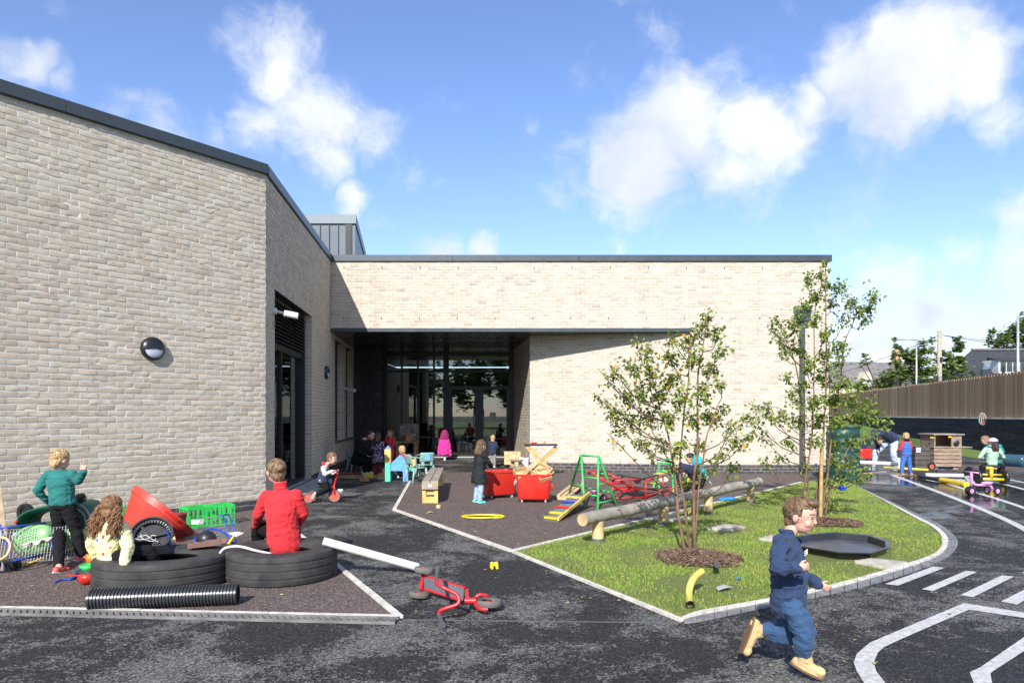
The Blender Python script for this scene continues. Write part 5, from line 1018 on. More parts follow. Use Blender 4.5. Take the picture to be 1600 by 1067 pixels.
# wire trolley on its side in front
T = thing('wire_trolley', 'grey wire toy shopping trolley lying on its side at the left edge', 'trolley', G(40, 885)); o = G(-12, 882, .03)
mb = MB(); wirebox(mb, o, Vector((.58, .28, .0)), Vector((-.02, .10, .30)), Vector((-.12, .22, -.03)), 26, 12, 7, .0021); mb.build('wire_basket', GREYW, T)
mb = MB(); mb.tube([at(-5, 825, 6.6), at(72, 817, 6.9)], .008, 6); mb.tube([at(70, 817, 6.9), at(84, 858, 6.7)], .006, 6); mb.tube([at(20, 876, 6.4), at(68, 866, 6.7)], .008, 6); mb.tube([at(0, 820, 6.8), at(18, 868, 6.5)], .008, 6); mb.build('blue_frame', BLUEP, T, smooth=0)
mb = MB(); mb.tube([G(40, 882, .02), G(82, 866, .02), G(118, 855, .03)], .012, 8); tag(mb.build('yellow_rod', YELP, base=G(60, 880), smooth=0), 'long yellow rod on the mulch under the wire trolley', 'rod')
mb = MB(M=fr(G(10, 891))); mb.lathe([(.13, 0), (.135, .012), (.10, .02), (.075, .095), (.06, .10), (.001, .10)], 28)
for k in range(12): a = 2 * PI * k / 12; mb.box((.098 * math.cos(a), .098 * math.sin(a), .05), (.035, .012, .09), Matrix.Rotation(a, 3, 'Z'))
tag(mb.build('cone_base', BLKP, base=G(10, 891), smooth=40), 'black ribbed rubber stand on the mulch at the left edge', 'stand')
mb = MB(); c = at(-1, 857, 6.25); mb.tube([c + Vector((.0 + .095 * math.cos(a), .03 * math.sin(a), .095 * math.sin(a))) for a in [2 * PI * i / 24 for i in range(24)]], .012, 8, closed=True); tag(mb.build('wooden_hoop', WOODL, base=G(0, 890), smooth=0), 'small wooden hoop standing at the left edge by the trolley', 'hoop')
a, b = at(3, 838, 7.2), at(-14, 690, 7.7); tag(MB().bar(a, b, .08, .04).build('plank', wood('leaning_plank', (.42, .32, .20)), base=G(0, 858), bevel=.004), 'tall timber plank leaning on the wall at the left edge', 'plank')
# red hat, rope and bits
T = thing('plastic_helmet', 'red plastic toy helmet upside down on the mulch beside the left tyre', 'toy helmet', G(135, 909)); c = G(137, 903, .055)
MB(M=fr(c, .3, R(-12))).lathe([(.001, -.05), (.04, -.045), (.07, -.015), (.078, .03), (.073, .03), (.066, -.01), (.036, -.038), (.001, -.043)], 28).build('bowl', REDP, T, smooth=0); MB(M=fr(c, .3, R(-12))).plate([(-.06, .05, .03), (-.12, .05, .035), (-.155, .0, .04), (-.13, -.05, .035), (-.06, -.045, .03)], .006).build('peak', REDP, T)
tag(MB(M=fr(c + Vector((0, 0, .012)), .5)).plate([(-.03, -.02, 0), (.03, -.03, .01), (.04, .02, 0), (-.02, .03, .015)], .002).build('paper', mat('paper', (.6, .6, .66), .8), base=c), 'crumpled white paper inside the red toy helmet', 'paper')
mb = MB(); mb.tube(spline([G(85, 910, .012), G(98, 905, .014), G(112, 904, .02), G(124, 898, .015), G(133, 907, .012), G(140, 911, .01)], 5), .008, 6); mb.tube(spline([G(112, 904, .02), G(120, 893, .02), G(127, 889, .03)], 4), .007, 6); tag(mb.build('plastic_rope', BLUEP, base=G(105, 907), smooth=0), 'bright blue plastic cord on the mulch by the red toy helmet', 'cord')
tag(MB(M=fr(G(138, 890))).lathe([(.001, 0), (.06, 0), (.075, .05), (.07, .05), (.05, .01), (.001, .01)], 22).build('green_bowl', GRNP, base=G(138, 890), smooth=0), 'green plastic bowl behind the red toy helmet', 'bowl')
tag(MB(M=fr(G(142, 880))).lathe([(.001, 0), (.035, 0), (.045, .09), (.04, .09), (.03, .01), (.001, .01)], 18).build('orange_cup', plastic('orange_plastic', (.72, .22, .02)), base=G(142, 880), smooth=0), 'orange cup beside the girl in the yellow coat', 'cup')
tag(MB(M=fr(G(138, 866, 0))).lathe([(.001, 0), (.05, 0), (.06, .13), (.055, .13), (.045, .01), (.001, .01)], 18).build('yellow_pot', YELP, base=G(138, 866), smooth=0), 'yellow pot between the boy and the girl in yellow', 'pot')
# ------------------------------------------------------------------ objects in the middle
# small red bike (toddler)
T = thing('toy_bike', 'small red bike ridden by the curly haired toddler', 'bike', G(505, 779)); Yk = 11.45; q = lambda x, y, d=0: at(400 + x / 5, 600 + y / 5, Yk + d)
mb = MB(); mb.tube(spline([q(640, 690), q(625, 740), q(605, 800), q(560, 830), q(500, 850), q(430, 862)], 4), .016, 8); mb.tube([q(612, 780), q(612, 860, -.03)], .012, 8); mb.tube([q(612, 780), q(612, 860, .03)], .012, 8); mb.build('frame', REDM, T, smooth=0)
mb = MB(); mb.tube(spline([q(600, 690, -.14), q(628, 672, -.1), q(640, 690, 0), q(645, 672, .1), q(640, 690, .14)], 4), .011, 8); mb.build('handlebar', REDM, T, smooth=0)
mb = MB(); mb.ball(q(520, 800), (.07, .05, .02), 12); mb.build('saddle', BLKP, T, smooth=0)
wheel('wheel', Vector((q(613, 865).x, Yk, .10)), (0, 1, 0), .10, .035, T, TG, plastic('coral_hub', (.65, .10, .07)), .78); 
for d in (-.13, .13): wheel('wheel', Vector((q(428, 865).x, Yk + d, .085)), (0, 1, 0), .085, .03, T, TG, plastic('coral_hub', (.65, .10, .07)), .75)
# seated woman's stool chair, children's chairs
CHG = plastic('pale_green', (.24, .42, .36), .45)
def chair(loc, rz, label, tilt=0):
    t = thing('school_chair', label, 'chair', loc, 'pale green school chairs'); B = Matrix.Translation(Vector(loc)) @ Matrix.Rotation(rz, 4, 'Z') @ Matrix.Rotation(tilt, 4, 'Y')
    def seat(): 
        n = 7; vs = []; 
        for i in range(n):
            for j in range(n): x = -.16 + .32 * i / (n - 1); y = -.17 + .34 * j / (n - 1); vs.append((x, y, .33 - .02 * math.cos(x * 8) * math.cos(y * 7) + .012))
        return vs, [(i * n + j, (i + 1) * n + j, (i + 1) * n + j + 1, i * n + j + 1) for i in range(n - 1) for j in range(n - 1)]
    mb = MB(M=B); mb.add(*seat()); mb.build('seat', CHG, t, smooth=0, solid=.012)
    n = 7; vs = []
    for i in range(n):
        for j in range(n): y = -.16 + .32 * i / (n - 1); z = .40 + .20 * j / (n - 1); vs.append((-.17 - (z - .4) * .25 + .5 * y * y - .0, y * (1 - .1 * j / n), z))
    mb = MB(M=B); mb.add(vs, [(i * n + j, (i + 1) * n + j, (i + 1) * n + j + 1, i * n + j + 1) for i in range(n - 1) for j in range(n - 1)]); mb.box((-.165, .1, .37), (.02, .05, .1)); mb.box((-.165, -.1, .37), (.02, .05, .1)); mb.build('backrest', CHG, t, smooth=30, solid=.010)
    for sx in (-1, 1):
        for sy in (-1, 1): mb = MB(M=B); mb.tube([(sx * .13, sy * .15, .32), (sx * .19, sy * .19, 0)], [.024, .015], 8); mb.build('leg', CHG, t, smooth=0)
    for sy in (-1, 1): mb = MB(M=B); mb.tube(spline([(-.19, sy * .165, .56), (-.05, sy * .19, .54), (.06, sy * .19, .50), (.07, sy * .18, .34)], 4), .012, 6); mb.build('armrest', CHG, t, smooth=0)
    return t
ch = chair(G(651, 755), R(35), 'pale green school chair standing beside the blue foam arch')
dup(ch, G(664, 749), R(75), 'pale green school chair behind and right of the one beside the foam arch'); dup(ch, G(556, 741), R(-5), 'pale green school chair that the woman in black sits on')
# foam blocks
def foam(label, px, py0, py1, w, m, Yb=15.0, kind='box', d=.11, name='foam_block'):
    zb, zt = at(0, py1, Yb).z, at(0, py0, Yb).z; x0, x1 = at(px[0], 0, Yb).x, at(px[1], 0, Yb).x; zb = max(zb, .0); mb = MB(); base = ((x0 + x1) / 2, Yb, zb)
    if kind == 'box': mb.box(((x0 + x1) / 2, Yb, (zb + zt) / 2), (x1 - x0, d, zt - zb))
    elif kind == 'tri': mb.add([(x0, Yb - d / 2, zb), (x1, Yb - d / 2, zb), ((x0 + x1) / 2, Yb - d / 2, zt), (x0, Yb + d / 2, zb), (x1, Yb + d / 2, zb), ((x0 + x1) / 2, Yb + d / 2, zt)], [(0, 1, 2), (5, 4, 3), (0, 3, 4, 1), (1, 4, 5, 2), (2, 5, 3, 0)])
    elif kind == 'arch':
        t_ = .10; P = [(x0, zt - .15), (x0, zt), (x1, zt), (x1, zb), (x1 - .11, zb), (x1 - .11, zt - .17), (x1 - .14, zt - .15)]; mb.add([(a, Yb - d / 2, b) for a, b in P] + [(a, Yb + d / 2, b) for a, b in P], [tuple(range(7))[::-1], tuple(range(7, 14))] + [(i, (i + 1) % 7, 7 + (i + 1) % 7, 7 + i) for i in range(7)])
    return tag(mb.build(name, m, base=base, bevel=.006), label, 'foam block', 'play blocks in the entrance')
def foamM(n, c): return mat('foam_' + n, c, .75, var=.15, vscale=14, bump=.25, bscale=90)
FG, FY, FB = foamM('green', (.10, .62, .42)), foamM('yellow', (.74, .52, .16)), foamM('blue', (.13, .36, .72))
foam('tall green foam block at the base of the tower', (602.3, 610.5), 723, 752.3, 0, FG); foam('tall yellow foam block in the middle of the tower', (601.4, 611), 701.5, 722.8, 0, FY); foam('little blue wedge on top of the tower', (602, 611.2), 696, 701.3, 0, FB, kind='tri')
foam('blue foam arch leg and beam holding the triangle', (611, 638.2), 724.4, 753, 0, FB, kind='arch'); foam('blue foam triangle on top of the arch', (611, 640.5), 710, 724.2, 0, FB, kind='tri')
foam('small yellow foam block right of the arch', (641.5, 648.8), 717.5, 727.6, 0, FY, 15.6); foam('small mint foam block under the small yellow one', (640.5, 648), 727.8, 736, 0, FG, 15.6); foam('tan wooden block at the foot of the small mint one', (639, 648), 736.2, 747.5, 0, WOODM, 15.6)
foam('bright yellow block lying by the feet of the woman in black', (568.5, 583), 739.5, 746.5, 0, YELP, 15.6, d=.12); foam('flat wooden block nearest us in front of the yellow block', (562.5, 576.5), 745.3, 751.5, 0, WOODM, 15.0, d=.14); foam('square wooden block with grooves behind the green foam post', (592, 602), 739.5, 750, 0, WOODL, 15.4, d=.12)
foam('small hollow wooden block by the floral coat girl', (583.5, 592), 742, 749, 0, WOODM, 15.7); foam('dark green foam half round under the arch', (612, 620.5), 740, 750, 0, foamM('dkgreen', (.02, .22, .15)), 15.4); foam('slanted yellow block behind the tower base', (598, 603), 732, 740, 0, FY, 15.7)
foam('pale blue foam block lying on the rear school chair', (664.5, 673), 709.5, 718, 0, FB, 14.7, d=.13)
# red board on a pallet
T = thing('wooden_pallet', 'low wooden pallet topped by a dark red board near the wall', 'pallet', G(545, 750)); zb = .0
mb = MB(); c = G(543, 749); 
for k in range(3): mb.box((c.x, c.y + .05 + k * .14, .05), (.48, .03, .07))
for k in range(5): mb.box((c.x - .2 + k * .1, c.y + .2, .095), (.08, .34, .016))
mb.build('slat', WOODM, T); MB().box((c.x, c.y + .2, .113), (.5, .36, .018)).build('red_board', plastic('darkred', (.22, .015, .02)), T, bevel=.004)
# play workbench with basket
T = thing('play_workbench', 'brown wooden play workbench with pegboard back in front of the glazing', 'workbench', Vector((-3.0, 20.1, .10))); Yw = 20.1; q = lambda x, y, d=0: at(540 + x / 8.894, 640 + y / 8.894, Yw + d)
x0, x1 = q(702, 0).x, q(1010, 0).x; zt = q(0, 432).z; mb = MB(); mb.box(((x0 + x1) / 2, Yw, zt - .03), (x1 - x0, .5, .05)); mb.build('worktop', WOODM, T, bevel=.005)
for sx in (x0 + .06, x1 - .06):
    for sy in (-.2, .2): MB().box((sx, Yw + sy, (zt - .055 + .09) / 2), (.07, .07, zt - .055 - .09)).build('leg', WOODM, T, bevel=.004)
MB().box(((x0 + x1) / 2, Yw, .3), (x1 - x0 - .15, .42, .03)).build('shelf', WOODM, T)
zb = q(0, 205).z; mb = MB(); xa, xb = q(747, 0).x, q(996, 0).x; mb.box(((xa + xb) / 2, Yw + .22, (zt + zb) / 2), (xb - xa, .02, zb - zt))
for x in (xa, xb): mb.box((x, Yw + .2, (zt + zb) / 2), (.04, .05, zb - zt))
mb.box(((xa + xb) / 2, Yw + .2, zb), (xb - xa + .04, .05, .04)); bb = mb.build('pegboard', wood('peg_wood', (.28, .21, .15)), T)
for k, (x, y, w, h, m_) in enumerate(((790, 245, .12, .05, GREYW), (800, 320, .1, .05, mat('mauve', (.25, .2, .28), .7)), (920, 280, .16, .12, mat('slate_tool', (.10, .13, .2), .5)), (870, 300, .03, .16, WOODL), (950, 350, .12, .05, GREYW))): c = q(x, y, .17); MB().box(c, (w, .03, h)).build('hanging_tool', m_, bb, bevel=.01)
c = q(850, 425, -.05); tag(MB(M=fr((c.x, c.y, zt - .004))).lathe([(.001, 0), (.11, 0), (.16, .17), (.15, .17), (.1, .01), (.001, .01)], 4).build('basket', WOODM, base=(c.x, c.y, zt)), 'brown basket standing on the play workbench', 'basket')
# pink coat on a white stand
T = thing('pink_coat', 'bright pink child coat hung on a short white stand before the glazed doors', 'coat', Vector((-1.95, 20.3, .11))); Yp = 20.3; q = lambda x, y, d=0: at(680 + x / 6.67, 660 + y / 6.67, Yp + d); PK = cloth('pink_cloth', (.62, .03, .28)); mb = MB(); ax0 = Vector((1, 0, 0))
def el(c, a, b, n=16): return [c + Vector((a * math.cos(2 * PI * i / n), b * math.sin(2 * PI * i / n), 0)) for i in range(n)]
mb.rings([el(q(97, 338), .155, .12), el(q(97, 260), .14, .11), el(q(97, 190), .14, .09), el(q(97, 160), .08, .07)])
for s_ in (-1, 1): mb.cap(q(97 + s_ * 34, 180), .055, q(97 + s_ * 52, 260), .048); mb.cap(q(97 + s_ * 52, 260), .048, q(97 + s_ * 63, 338), .042)
me = voxel(mb, .014, 2); attach(me, 'coat_body', [PK], T, disp=folds(4, .012)); mb = MB(); mb.rings([el(q(97, 175), .13, .1), el(q(98, 130), .12, .1), el(q(100, 85), .07, .06), el(q(100, 62), .01, .01)]); attach(voxel(mb, .014, 2), 'hood', [cloth('shaded_pink', (.24, .012, .10))], T, disp=folds(5, .01))  # hood in a darkened coat pink: the canopy's shade put into its colour
MB().cyl((q(100, 0).x, Yp, .10), (q(100, 0).x, Yp, .5), .035, n=14).build('stand', WHTP, T, smooth=40)
# timber bench
T = thing('timber_bench', 'narrow timber bench with a boarded end standing on the mulch', 'bench', G(672, 786)); z1 = .36; a, b = G(672, 752, .355), G(683, 731, .355); a.z = b.z = 0; d = (b - a).normalized(); n_ = Vector((d.y, -d.x, 0)); w = .13
def P(t_, s_, z): v = a.lerp(b, t_) + n_ * s_; return Vector((v.x, v.y, z))
mb = MB()
for s_ in (-w / 2 - .002, w / 2 + .002): mb.bar(P(0, s_, z1 - .02), P(1, s_, z1 - .02), w - .006, .04)
mb.build('plank', WOODG, T, bevel=.004); MB().bar(P(-.006, -w, z1 - .075), P(-.006, w, z1 - .075), .03, .11).build('end_rail', WOODG, T, bevel=.004)
for t_ in (.008, .96):
    mb = MB(); 
    for s_ in (-w + .035, w - .035): mb.bar(P(t_, s_, .0), P(t_, s_, z1 - .13), .06, .03, up=tuple(d))
    mb.bar(P(t_, -w + .01, .06), P(t_, w - .01, .06), .035, .10); mb.bar(P(t_ + .01, -w + .01, z1 - .16), P(t_ + .01, w - .01, z1 - .16), .03, .12); mb.build('end_support', wood('yellow_wood', (.66, .45, .14)), T, bevel=.003)
MB().bar(P(-.0125, -.03, z1 - .07), P(-.0125, .03, z1 - .07), .004, .045).build('white_tag', mat('paper', (.6, .6, .66), .8), T)
tag(MB(M=fr(G(685, 794), .4)).lathe([(.001, 0), (.035, 0), (.04, .03), (.03, .055), (.001, .06)], 12).build('wooden_stump', WOODL, base=G(685, 794)), 'tiny wooden stub lying by the near end of the bench', 'wood piece')
tag(MB(M=fr(G(671, 801, .012), .4)).plate([(-.05, -.02, 0), (.0, -.04, .02), (.06, -.01, .0), (.03, .03, .02), (-.03, .03, .0)], .004).build('fallen_leaf', mat('dry_leaf', (.55, .38, .16), .8), base=G(671, 801)), 'curled tan leaf on the mulch in front of the bench', 'leaf')
# red wheeled bins
def bin_(label, c, rz, W_, D_, H_=.40, z0=.065):
    t = thing('wheeled_bin', label, 'bin', c, 'red wheeled tubs'); B = fr(c, rz); mb = MB(M=B)
    def rr(w, d, z, r=.05, n=4):
        out = []
        for sx, sy, a0 in ((1, 1, 0), (-1, 1, 90), (-1, -1, 180), (1, -1, 270)):
            for k in range(n + 1): a = R(a0 + 90 * k / n); out.append(Vector((sx * (w / 2 - r) + r * math.cos(a), sy * (d / 2 - r) + r * math.sin(a), z)))
        return out
    z1 = z0 + H_; mb.rings([rr(W_ * .88, D_ * .86, z0), rr(W_ * .93, D_ * .91, z0 + .02), rr(W_ * .985, D_ * .985, z1 - .03), rr(W_ * 1.03, D_ * 1.04, z1 - .028), rr(W_ * 1.03, D_ * 1.04, z1), rr(W_ * .985, D_ * .98, z1), rr(W_ * .96, D_ * .95, z1 - .03), rr(W_ * .9, D_ * .88, z0 + .03), rr(W_ * .85, D_ * .83, z0 + .02)])
    mb.build('tub', mat('bin_red', (.66, .018, .012), .30, var=.10, vscale=3, bump=.08, col2=(.50, .045, .03), coat=.15), t, smooth=40)
    for sx in (-1, 1):
        for sy in (-1, 1): mb = MB(M=B); mb.cyl((sx * W_ * .34 - .012, sy * D_ * .32, .03), (sx * W_ * .34 + .012, sy * D_ * .32, .03), .03, n=16); mb.box((sx * W_ * .34, sy * D_ * .32, .055), (.03, .03, .03)); mb.build('castor', mat('castor_white', (.45, .45, .43), .5), t, smooth=40)
    mb = MB(M=B); 
    for s_ in (-1, 1): mb.tube(spline([(s_ * W_ * .49, -.06, z1 - .08), (s_ * W_ * .56, -.05, z1 - .14), (s_ * W_ * .55, 0, z1 - .2), (s_ * W_ * .5, .06, z1 - .12)], 4), .007, 6)
    mb.build('rope_handle', mat('white_rope', (.6, .58, .55), .8), t); return t
bin_('left red wheeled tub, angled, with the girl in the dark coat reaching in', G(776, 779) + Vector((.02, .18, 0)), R(28), .56, .42)
bn = bin_('right red wheeled tub, square on, heaped with wooden trays', Vector((at(834, 0, 11.45).x, 11.5, 0)), R(-2), .56, .44)
def tray(loc, rx, ry, rz, label, w=.36, d=.24, h=.08):
    B = Matrix.Translation(Vector(loc)) @ Matrix.Rotation(rz, 4, 'Z') @ Matrix.Rotation(ry, 4, 'Y') @ Matrix.Rotation(rx, 4, 'X'); mb = MB(M=B); mb.box((0, 0, .005), (w, d, .01))
    for s_ in (-1, 1): mb.box((0, s_ * (d / 2 - .006), h / 2), (w, .012, h)); mb.box((s_ * (w / 2 - .006), 0, h / 2), (.012, d - .024, h))
    return tag(mb.build('wooden_tray', WOODL, base=tuple(loc), bevel=.002), label, 'tray', 'wooden trays heaped in the red tub')
bz = Vector((at(834, 0, 11.45).x, 11.5, .46)); tray(bz + Vector((-.13, -.03, -.02)), R(30), R(-10), R(20), 'leftmost pale wooden tray in the heap'); tray(bz + Vector((.10, .0, .03)), R(35), R(20), R(-30), 'upper right wooden tray, open side up'); tray(bz + Vector((-.02, .1, .05)), R(-40), R(-25), R(50), 'steeply tilted wooden tray in the middle of the heap'); tray(bz + Vector((.16, -.1, -.04)), R(15), R(35), R(-70), 'lowest right wooden tray of the heap', .26, .2)
tag(MB().cap(at(862.5, 757, 11.4), .02, at(863.5, 763, 11.4), .03, 10).build('red_toy', REDP, base=G(863, 790), smooth=0), 'small red toy hanging at the right side of the right red tub', 'toy')
# wheeled wooden box, spool stools and white sheet by the door
T = thing('wooden_box', 'open wooden box on castors near the recess corner', 'box', Vector((.05, 18.6, .05))); Yq = 18.6; x0, x1 = at(788.5, 0, Yq).x, at(813, 0, Yq).x; z0, z1 = .11, at(0, 705.5, Yq).z; mb = MB(); mb.box(((x0 + x1) / 2, Yq, z0 + .01), (x1 - x0, .34, .02))
for s_ in (-1, 1): mb.box(((x0 + x1) / 2, Yq + s_ * .17, (z0 + z1) / 2), (x1 - x0, .02, z1 - z0)); mb.box((x0 if s_ < 0 else x1, Yq, (z0 + z1) / 2), (.02, .32, z1 - z0))
mb.build('case', WOODL, T, bevel=.003)
for x in (x0 + .05, x1 - .05): MB().cyl((x - .01, Yq - .1, .08), (x + .01, Yq - .1, .08), .03, n=14).build('castor', BLKP, T, smooth=40)
def spool(c, r, z0, z1, label):
    t = thing('cable_spool', label, 'spool', (c[0], c[1], z0), 'timber spools by the corner'); 
    for z in (z0 + .012, z1 - .012): MB(M=fr((c[0], c[1], z))).lathe([(.001, -.012), (r, -.012), (r, .012), (.001, .012)], 32).build('disc', WOODG, t, smooth=40)
    for k in range(3): a = k * 2.1 + .5; MB().box((c[0] + r * .5 * math.cos(a), c[1] + r * .5 * math.sin(a), (z0 + z1) / 2), (.09, .09, z1 - z0 - .05), Matrix.Rotation(a, 3, 'Z')).build('post', WOODL, t)
    return t
cS = at(807, 0, 17.0); spool((cS.x, 17.0), .17, .0, .165, 'lower timber spool of the stack by the corner'); spool((cS.x, 17.0), .17, .17, .335, 'upper timber spool of the stack by the corner')
mb = MB(); o = at(819, 738, 17.2); vs = []; n = 8
for i in range(n):
    for j in range(n): vs.append((o.x - .12 + .24 * i / 7, 17.3 + .03 * math.sin(i * 2.1), .005 + .36 * j / 7 + .01 * math.sin(i)))
mb.add(vs, [(i * n + j, (i + 1) * n + j, (i + 1) * n + j + 1, i * n + j + 1) for i in range(7) for j in range(7)]); tag(mb.build('white_board', mat('pale_sheet', (.62, .64, .72), .6), base=(o.x, 17.3, 0), solid=.01, smooth=0), 'pale translucent sheet standing between the spools and the crossed table', 'sheet')
tag(MB(M=fr(G(787, 741), .2)).lathe([(.12, .0), (.15, .03), (.12, .06), (.09, .03)], 24, closed=True).build('rubber_ring', BLKP, base=G(787, 741), smooth=0), 'black rubber ring on the ground beyond the left red tub', 'ring')
# crossed-leg table
T = thing('trestle_table', 'black topped table on crossed wooden planks against the sunlit wall', 'table', G(845, 742)); Yt = 16.4; q = lambda x, y, d=0: at(680 + x / 6.67, 660 + y / 6.67, Yt + d)
x0, x1, zt = q(930, 0).x, q(1270, 0).x, q(0, 222).z; MB().box(((x0 + x1) / 2, Yt, zt - .02), (x1 - x0, .34, .04)).build('top', BLKP, T, bevel=.006)
for d_ in (-.12, .12):
    for A_, B_ in (((955, 245), (1225, 530)), ((1265, 255), (1000, 500))):
        a, b = q(*A_, d_ * (1 if A_[0] < 1100 else .62)), q(*B_, d_ * (1 if A_[0] < 1100 else .62)); b.z = max(b.z, .02); MB().bar(a, b, .035, .10, up=(0, 0, 1) if False else (.7, 0, .7)).build('cross_plank', wood('honey_wood', (.58, .36, .13)), T, bevel=.003)
MB().cyl(q(1115, 385, -.16), q(1115, 385, .16), .015, n=10).build('bolt', STEEL, T)
tag(MB().ball(q(1030, 212, 0), (.08, .05, .02), 12).build('red_scarf', REDP, base=q(1030, 216), smooth=0), 'flat red toy on the black table top', 'toy'); tag(MB().box(q(1140, 205, 0), (.055, .05, .05)).build('orange_block', plastic('orange_plastic', (.72, .22, .02)), base=q(1140, 212), bevel=.008), 'orange block on the black table top', 'block')
# yellow hose
P = []
for i in range(60): a = i / 59 * 2 * PI * 1.75 + 2.4; r_ = .28 - .05 * (i / 59); P.append(G(754, 806.5, .015 + .012 * (i / 59)) + Vector((r_ * 1.02 * math.cos(a) - .03 * math.cos(a * .5), r_ * .62 * math.sin(a), 0)))
P += [G(776, 803, .03), G(785, 804, .015)]
tag(MB().tube(spline(P[::2], 3), .013, 8).build('yellow_hose', YELP, base=G(754, 806), smooth=0), 'coiled yellow hose lying on the mulch in front of the tubs', 'hose')
# green A-frames
def aframe(feet, tops, label, rungs, group='green tubular climbing frames'):
    A, B, C_, D_ = feet; t1, t2 = tops; c0 = (A + B + C_ + D_) / 4; T = thing('climbing_frame', label, 'climbing frame', (c0.x, c0.y, 0), group); r = .019
    for lo, hi, ot in ((A, t1, B), (C_, t2, D_)):
        mb = MB(); k = Vector((0, 0, .0)); m1 = hi.lerp(lo, .13) ; m2 = hi.lerp(ot, .13); m1.z = m2.z = hi.z - .08; e1 = hi.lerp(lo, .04); e2 = hi.lerp(ot, .04); e1.z = e2.z = hi.z - .012
        mb.tube([lo] + spline([lo.lerp(m1, .9), m1, e1, e2, m2, ot.lerp(m2, .9)], 5) + [ot], r, 10); mb.build('end_loop', GRM, T, smooth=0)
    mb = MB(); mb.tube([t1, t2], r * .95, 10); mb.build('top_bar', GRM, T, smooth=0)
    for (p, q_, h) in rungs: mb = MB(); L4 = {'A': (A, t1), 'B': (B, t1), 'C': (C_, t2), 'D': (D_, t2)}; f_ = lambda k, h: L4[k][0].lerp(L4[k][1], h / L4[k][1].z); mb.tube([f_(p, h), f_(q_, h)], .013, 8); mb.build('rung', GRM, T, smooth=0)
    return T
GRM = plastic('green_paint', (.04, .42, .10), .35)
A, B, C_, D_ = G(888, 775), G(913.7, 795), G(934, 797), G(964, 791); t1 = at(908, 711.5, 11.2); t2 = at(935, 712.5, 10.95)
aframe((A, B, C_, D_), (t1, t2), 'larger green tubular climbing frame standing behind the log', [('A', 'D', .22), ('A', 'D', .5), ('B', 'C', .2), ('B', 'C', .45), ('A', 'B', .3), ('C', 'D', .36), ('C', 'D', .1)])
A2, B2, C2, D2 = G(1021, 762), G(1030, 771), G(1052, 770), G(1060, 762); aframe((A2, B2, C2, D2), (at(1030, 723, 14.4), at(1050, 724, 14.4)), 'smaller looking green climbing frame behind the red frame and the tree', [('A', 'D', .3), ('B', 'C', .3), ('B', 'C', .5)])
# ramp with coloured rungs
T = thing('ramp_board', 'grey ramp board with yellow, red and blue rungs hooked on the green frame', 'ramp', G(870, 810)); a0, a1, b0, b1 = G(849.5, 811, .02), G(870.5, 813.5, .02), at(892, 772, 10.9), at(920, 773, 10.6)
MB().plate([a0, a1, b1, b0], .015).build('board', mat('grey_board', (.16, .165, .17), .7), T)
MB().bar(a1 + Vector((.01, 0, .02)), b1 + Vector((.01, 0, .03)), .03, .045).build('side_rail', wood('yellow_rail', (.70, .50, .10)), T, bevel=.003)
for t_, m_ in ((.02, YELP), (.2, YELP), (.42, REDP), (.62, BLUEP), (.82, wood('yellow_rail', (.70, .50, .10)))): u, v = a0.lerp(b0, t_), a1.lerp(b1, t_); u, v = u.lerp(v, .04), v.lerp(u, .06); z_ = Vector((0, 0, .02)); MB().bar(u + z_, v + z_, .05, .03).build('rung', m_, T, bevel=.005)
# pallet pieces behind the ramp
mb = MB(); p0, p1, p2 = G(872, 781, .0), G(884, 781), G(901, 764)
for k in range(3): o = Vector((.09 * k, -.02 * k, 0)); mb.bar(p0 + o + Vector((0, 0, .07)), p2 + o + Vector((-.1, 0, .07)), .07, .02)
mb.bar(p0 + Vector((-.02, .02, .03)), p1 + Vector((.08, .0, .03)), .05, .055); mb.bar(p2 + Vector((-.12, 0, .03)), p2 + Vector((.12, -.03, .03)), .05, .055); tag(mb.build('wooden_pallet', WOODL, base=p0), 'pale wooden pallet section left of the larger green frame', 'pallet')
# red frame with black top and the red ladder bridge
T = thing('red_play_table', 'red tubular frame with a black board on top between the green frames', 'play frame', G(995, 782)); zt = .37; c1, c2, c3, c4 = G(1009, 784), G(1036, 776), G(985, 768), G(957.5, 787)
r_ = .016; mb = MB()
for c in (c1, c2, c3, c4): mb.tube([c, c + Vector((0, 0, zt))], r_, 8)
for p, q_ in ((c4, c1), (c1, c2), (c2, c3), (c3, c4)):
    for z in ((zt, .22, .08) if p in (c4,) else (zt - .02, .1)): mb.tube([p + Vector((0, 0, z)), q_ + Vector((0, 0, z))], r_ * .85, 8)
mb.build('tube_frame', REDM, T, smooth=0)
bt = zt + .03; MB().plate([Vector((v.x, v.y, bt)) for v in (G(962, 740, bt) * 1, G(1003, 747, bt), G(1030, 741, bt), G(985, 737, bt))], .025).build('top_board', mat('black_board', (.05, .05, .052), .55), T, bevel=.004)
T = thing('ladder_bridge', 'red ladder sloping from the larger green frame down through the red frame', 'ladder', G(960, 785)); q = lambda x, y, Y_: at(800 + x / 4, 650 + y / 4, Y_)
u0, u1, v0, v1 = q(475, 342, 11.0), q(780, 468, 11.9), q(580, 345, 11.5), q(800, 480, 12.3); mb = MB()
u0, v0 = q(475, 342, 10.9), q(580, 348, 11.3); u1, v1 = q(690, 470, 10.9), q(790, 465, 11.4)
mb.tube([u0, u1], .018, 8); mb.tube([v0, v1], .018, 8); mb.build('rail', REDM, T, smooth=0)
for k in range(6): t_ = k / 5; MB().tube([u0.lerp(u1, t_), v0.lerp(v1, t_)], .013, 8).build('rung', REDM, T, smooth=0)
for p in (u0, v0, u1, v1): MB().box(p + Vector((.02, 0, -.03)), (.05, .04, .05)).build('hook', BLKP, T, bevel=.006)
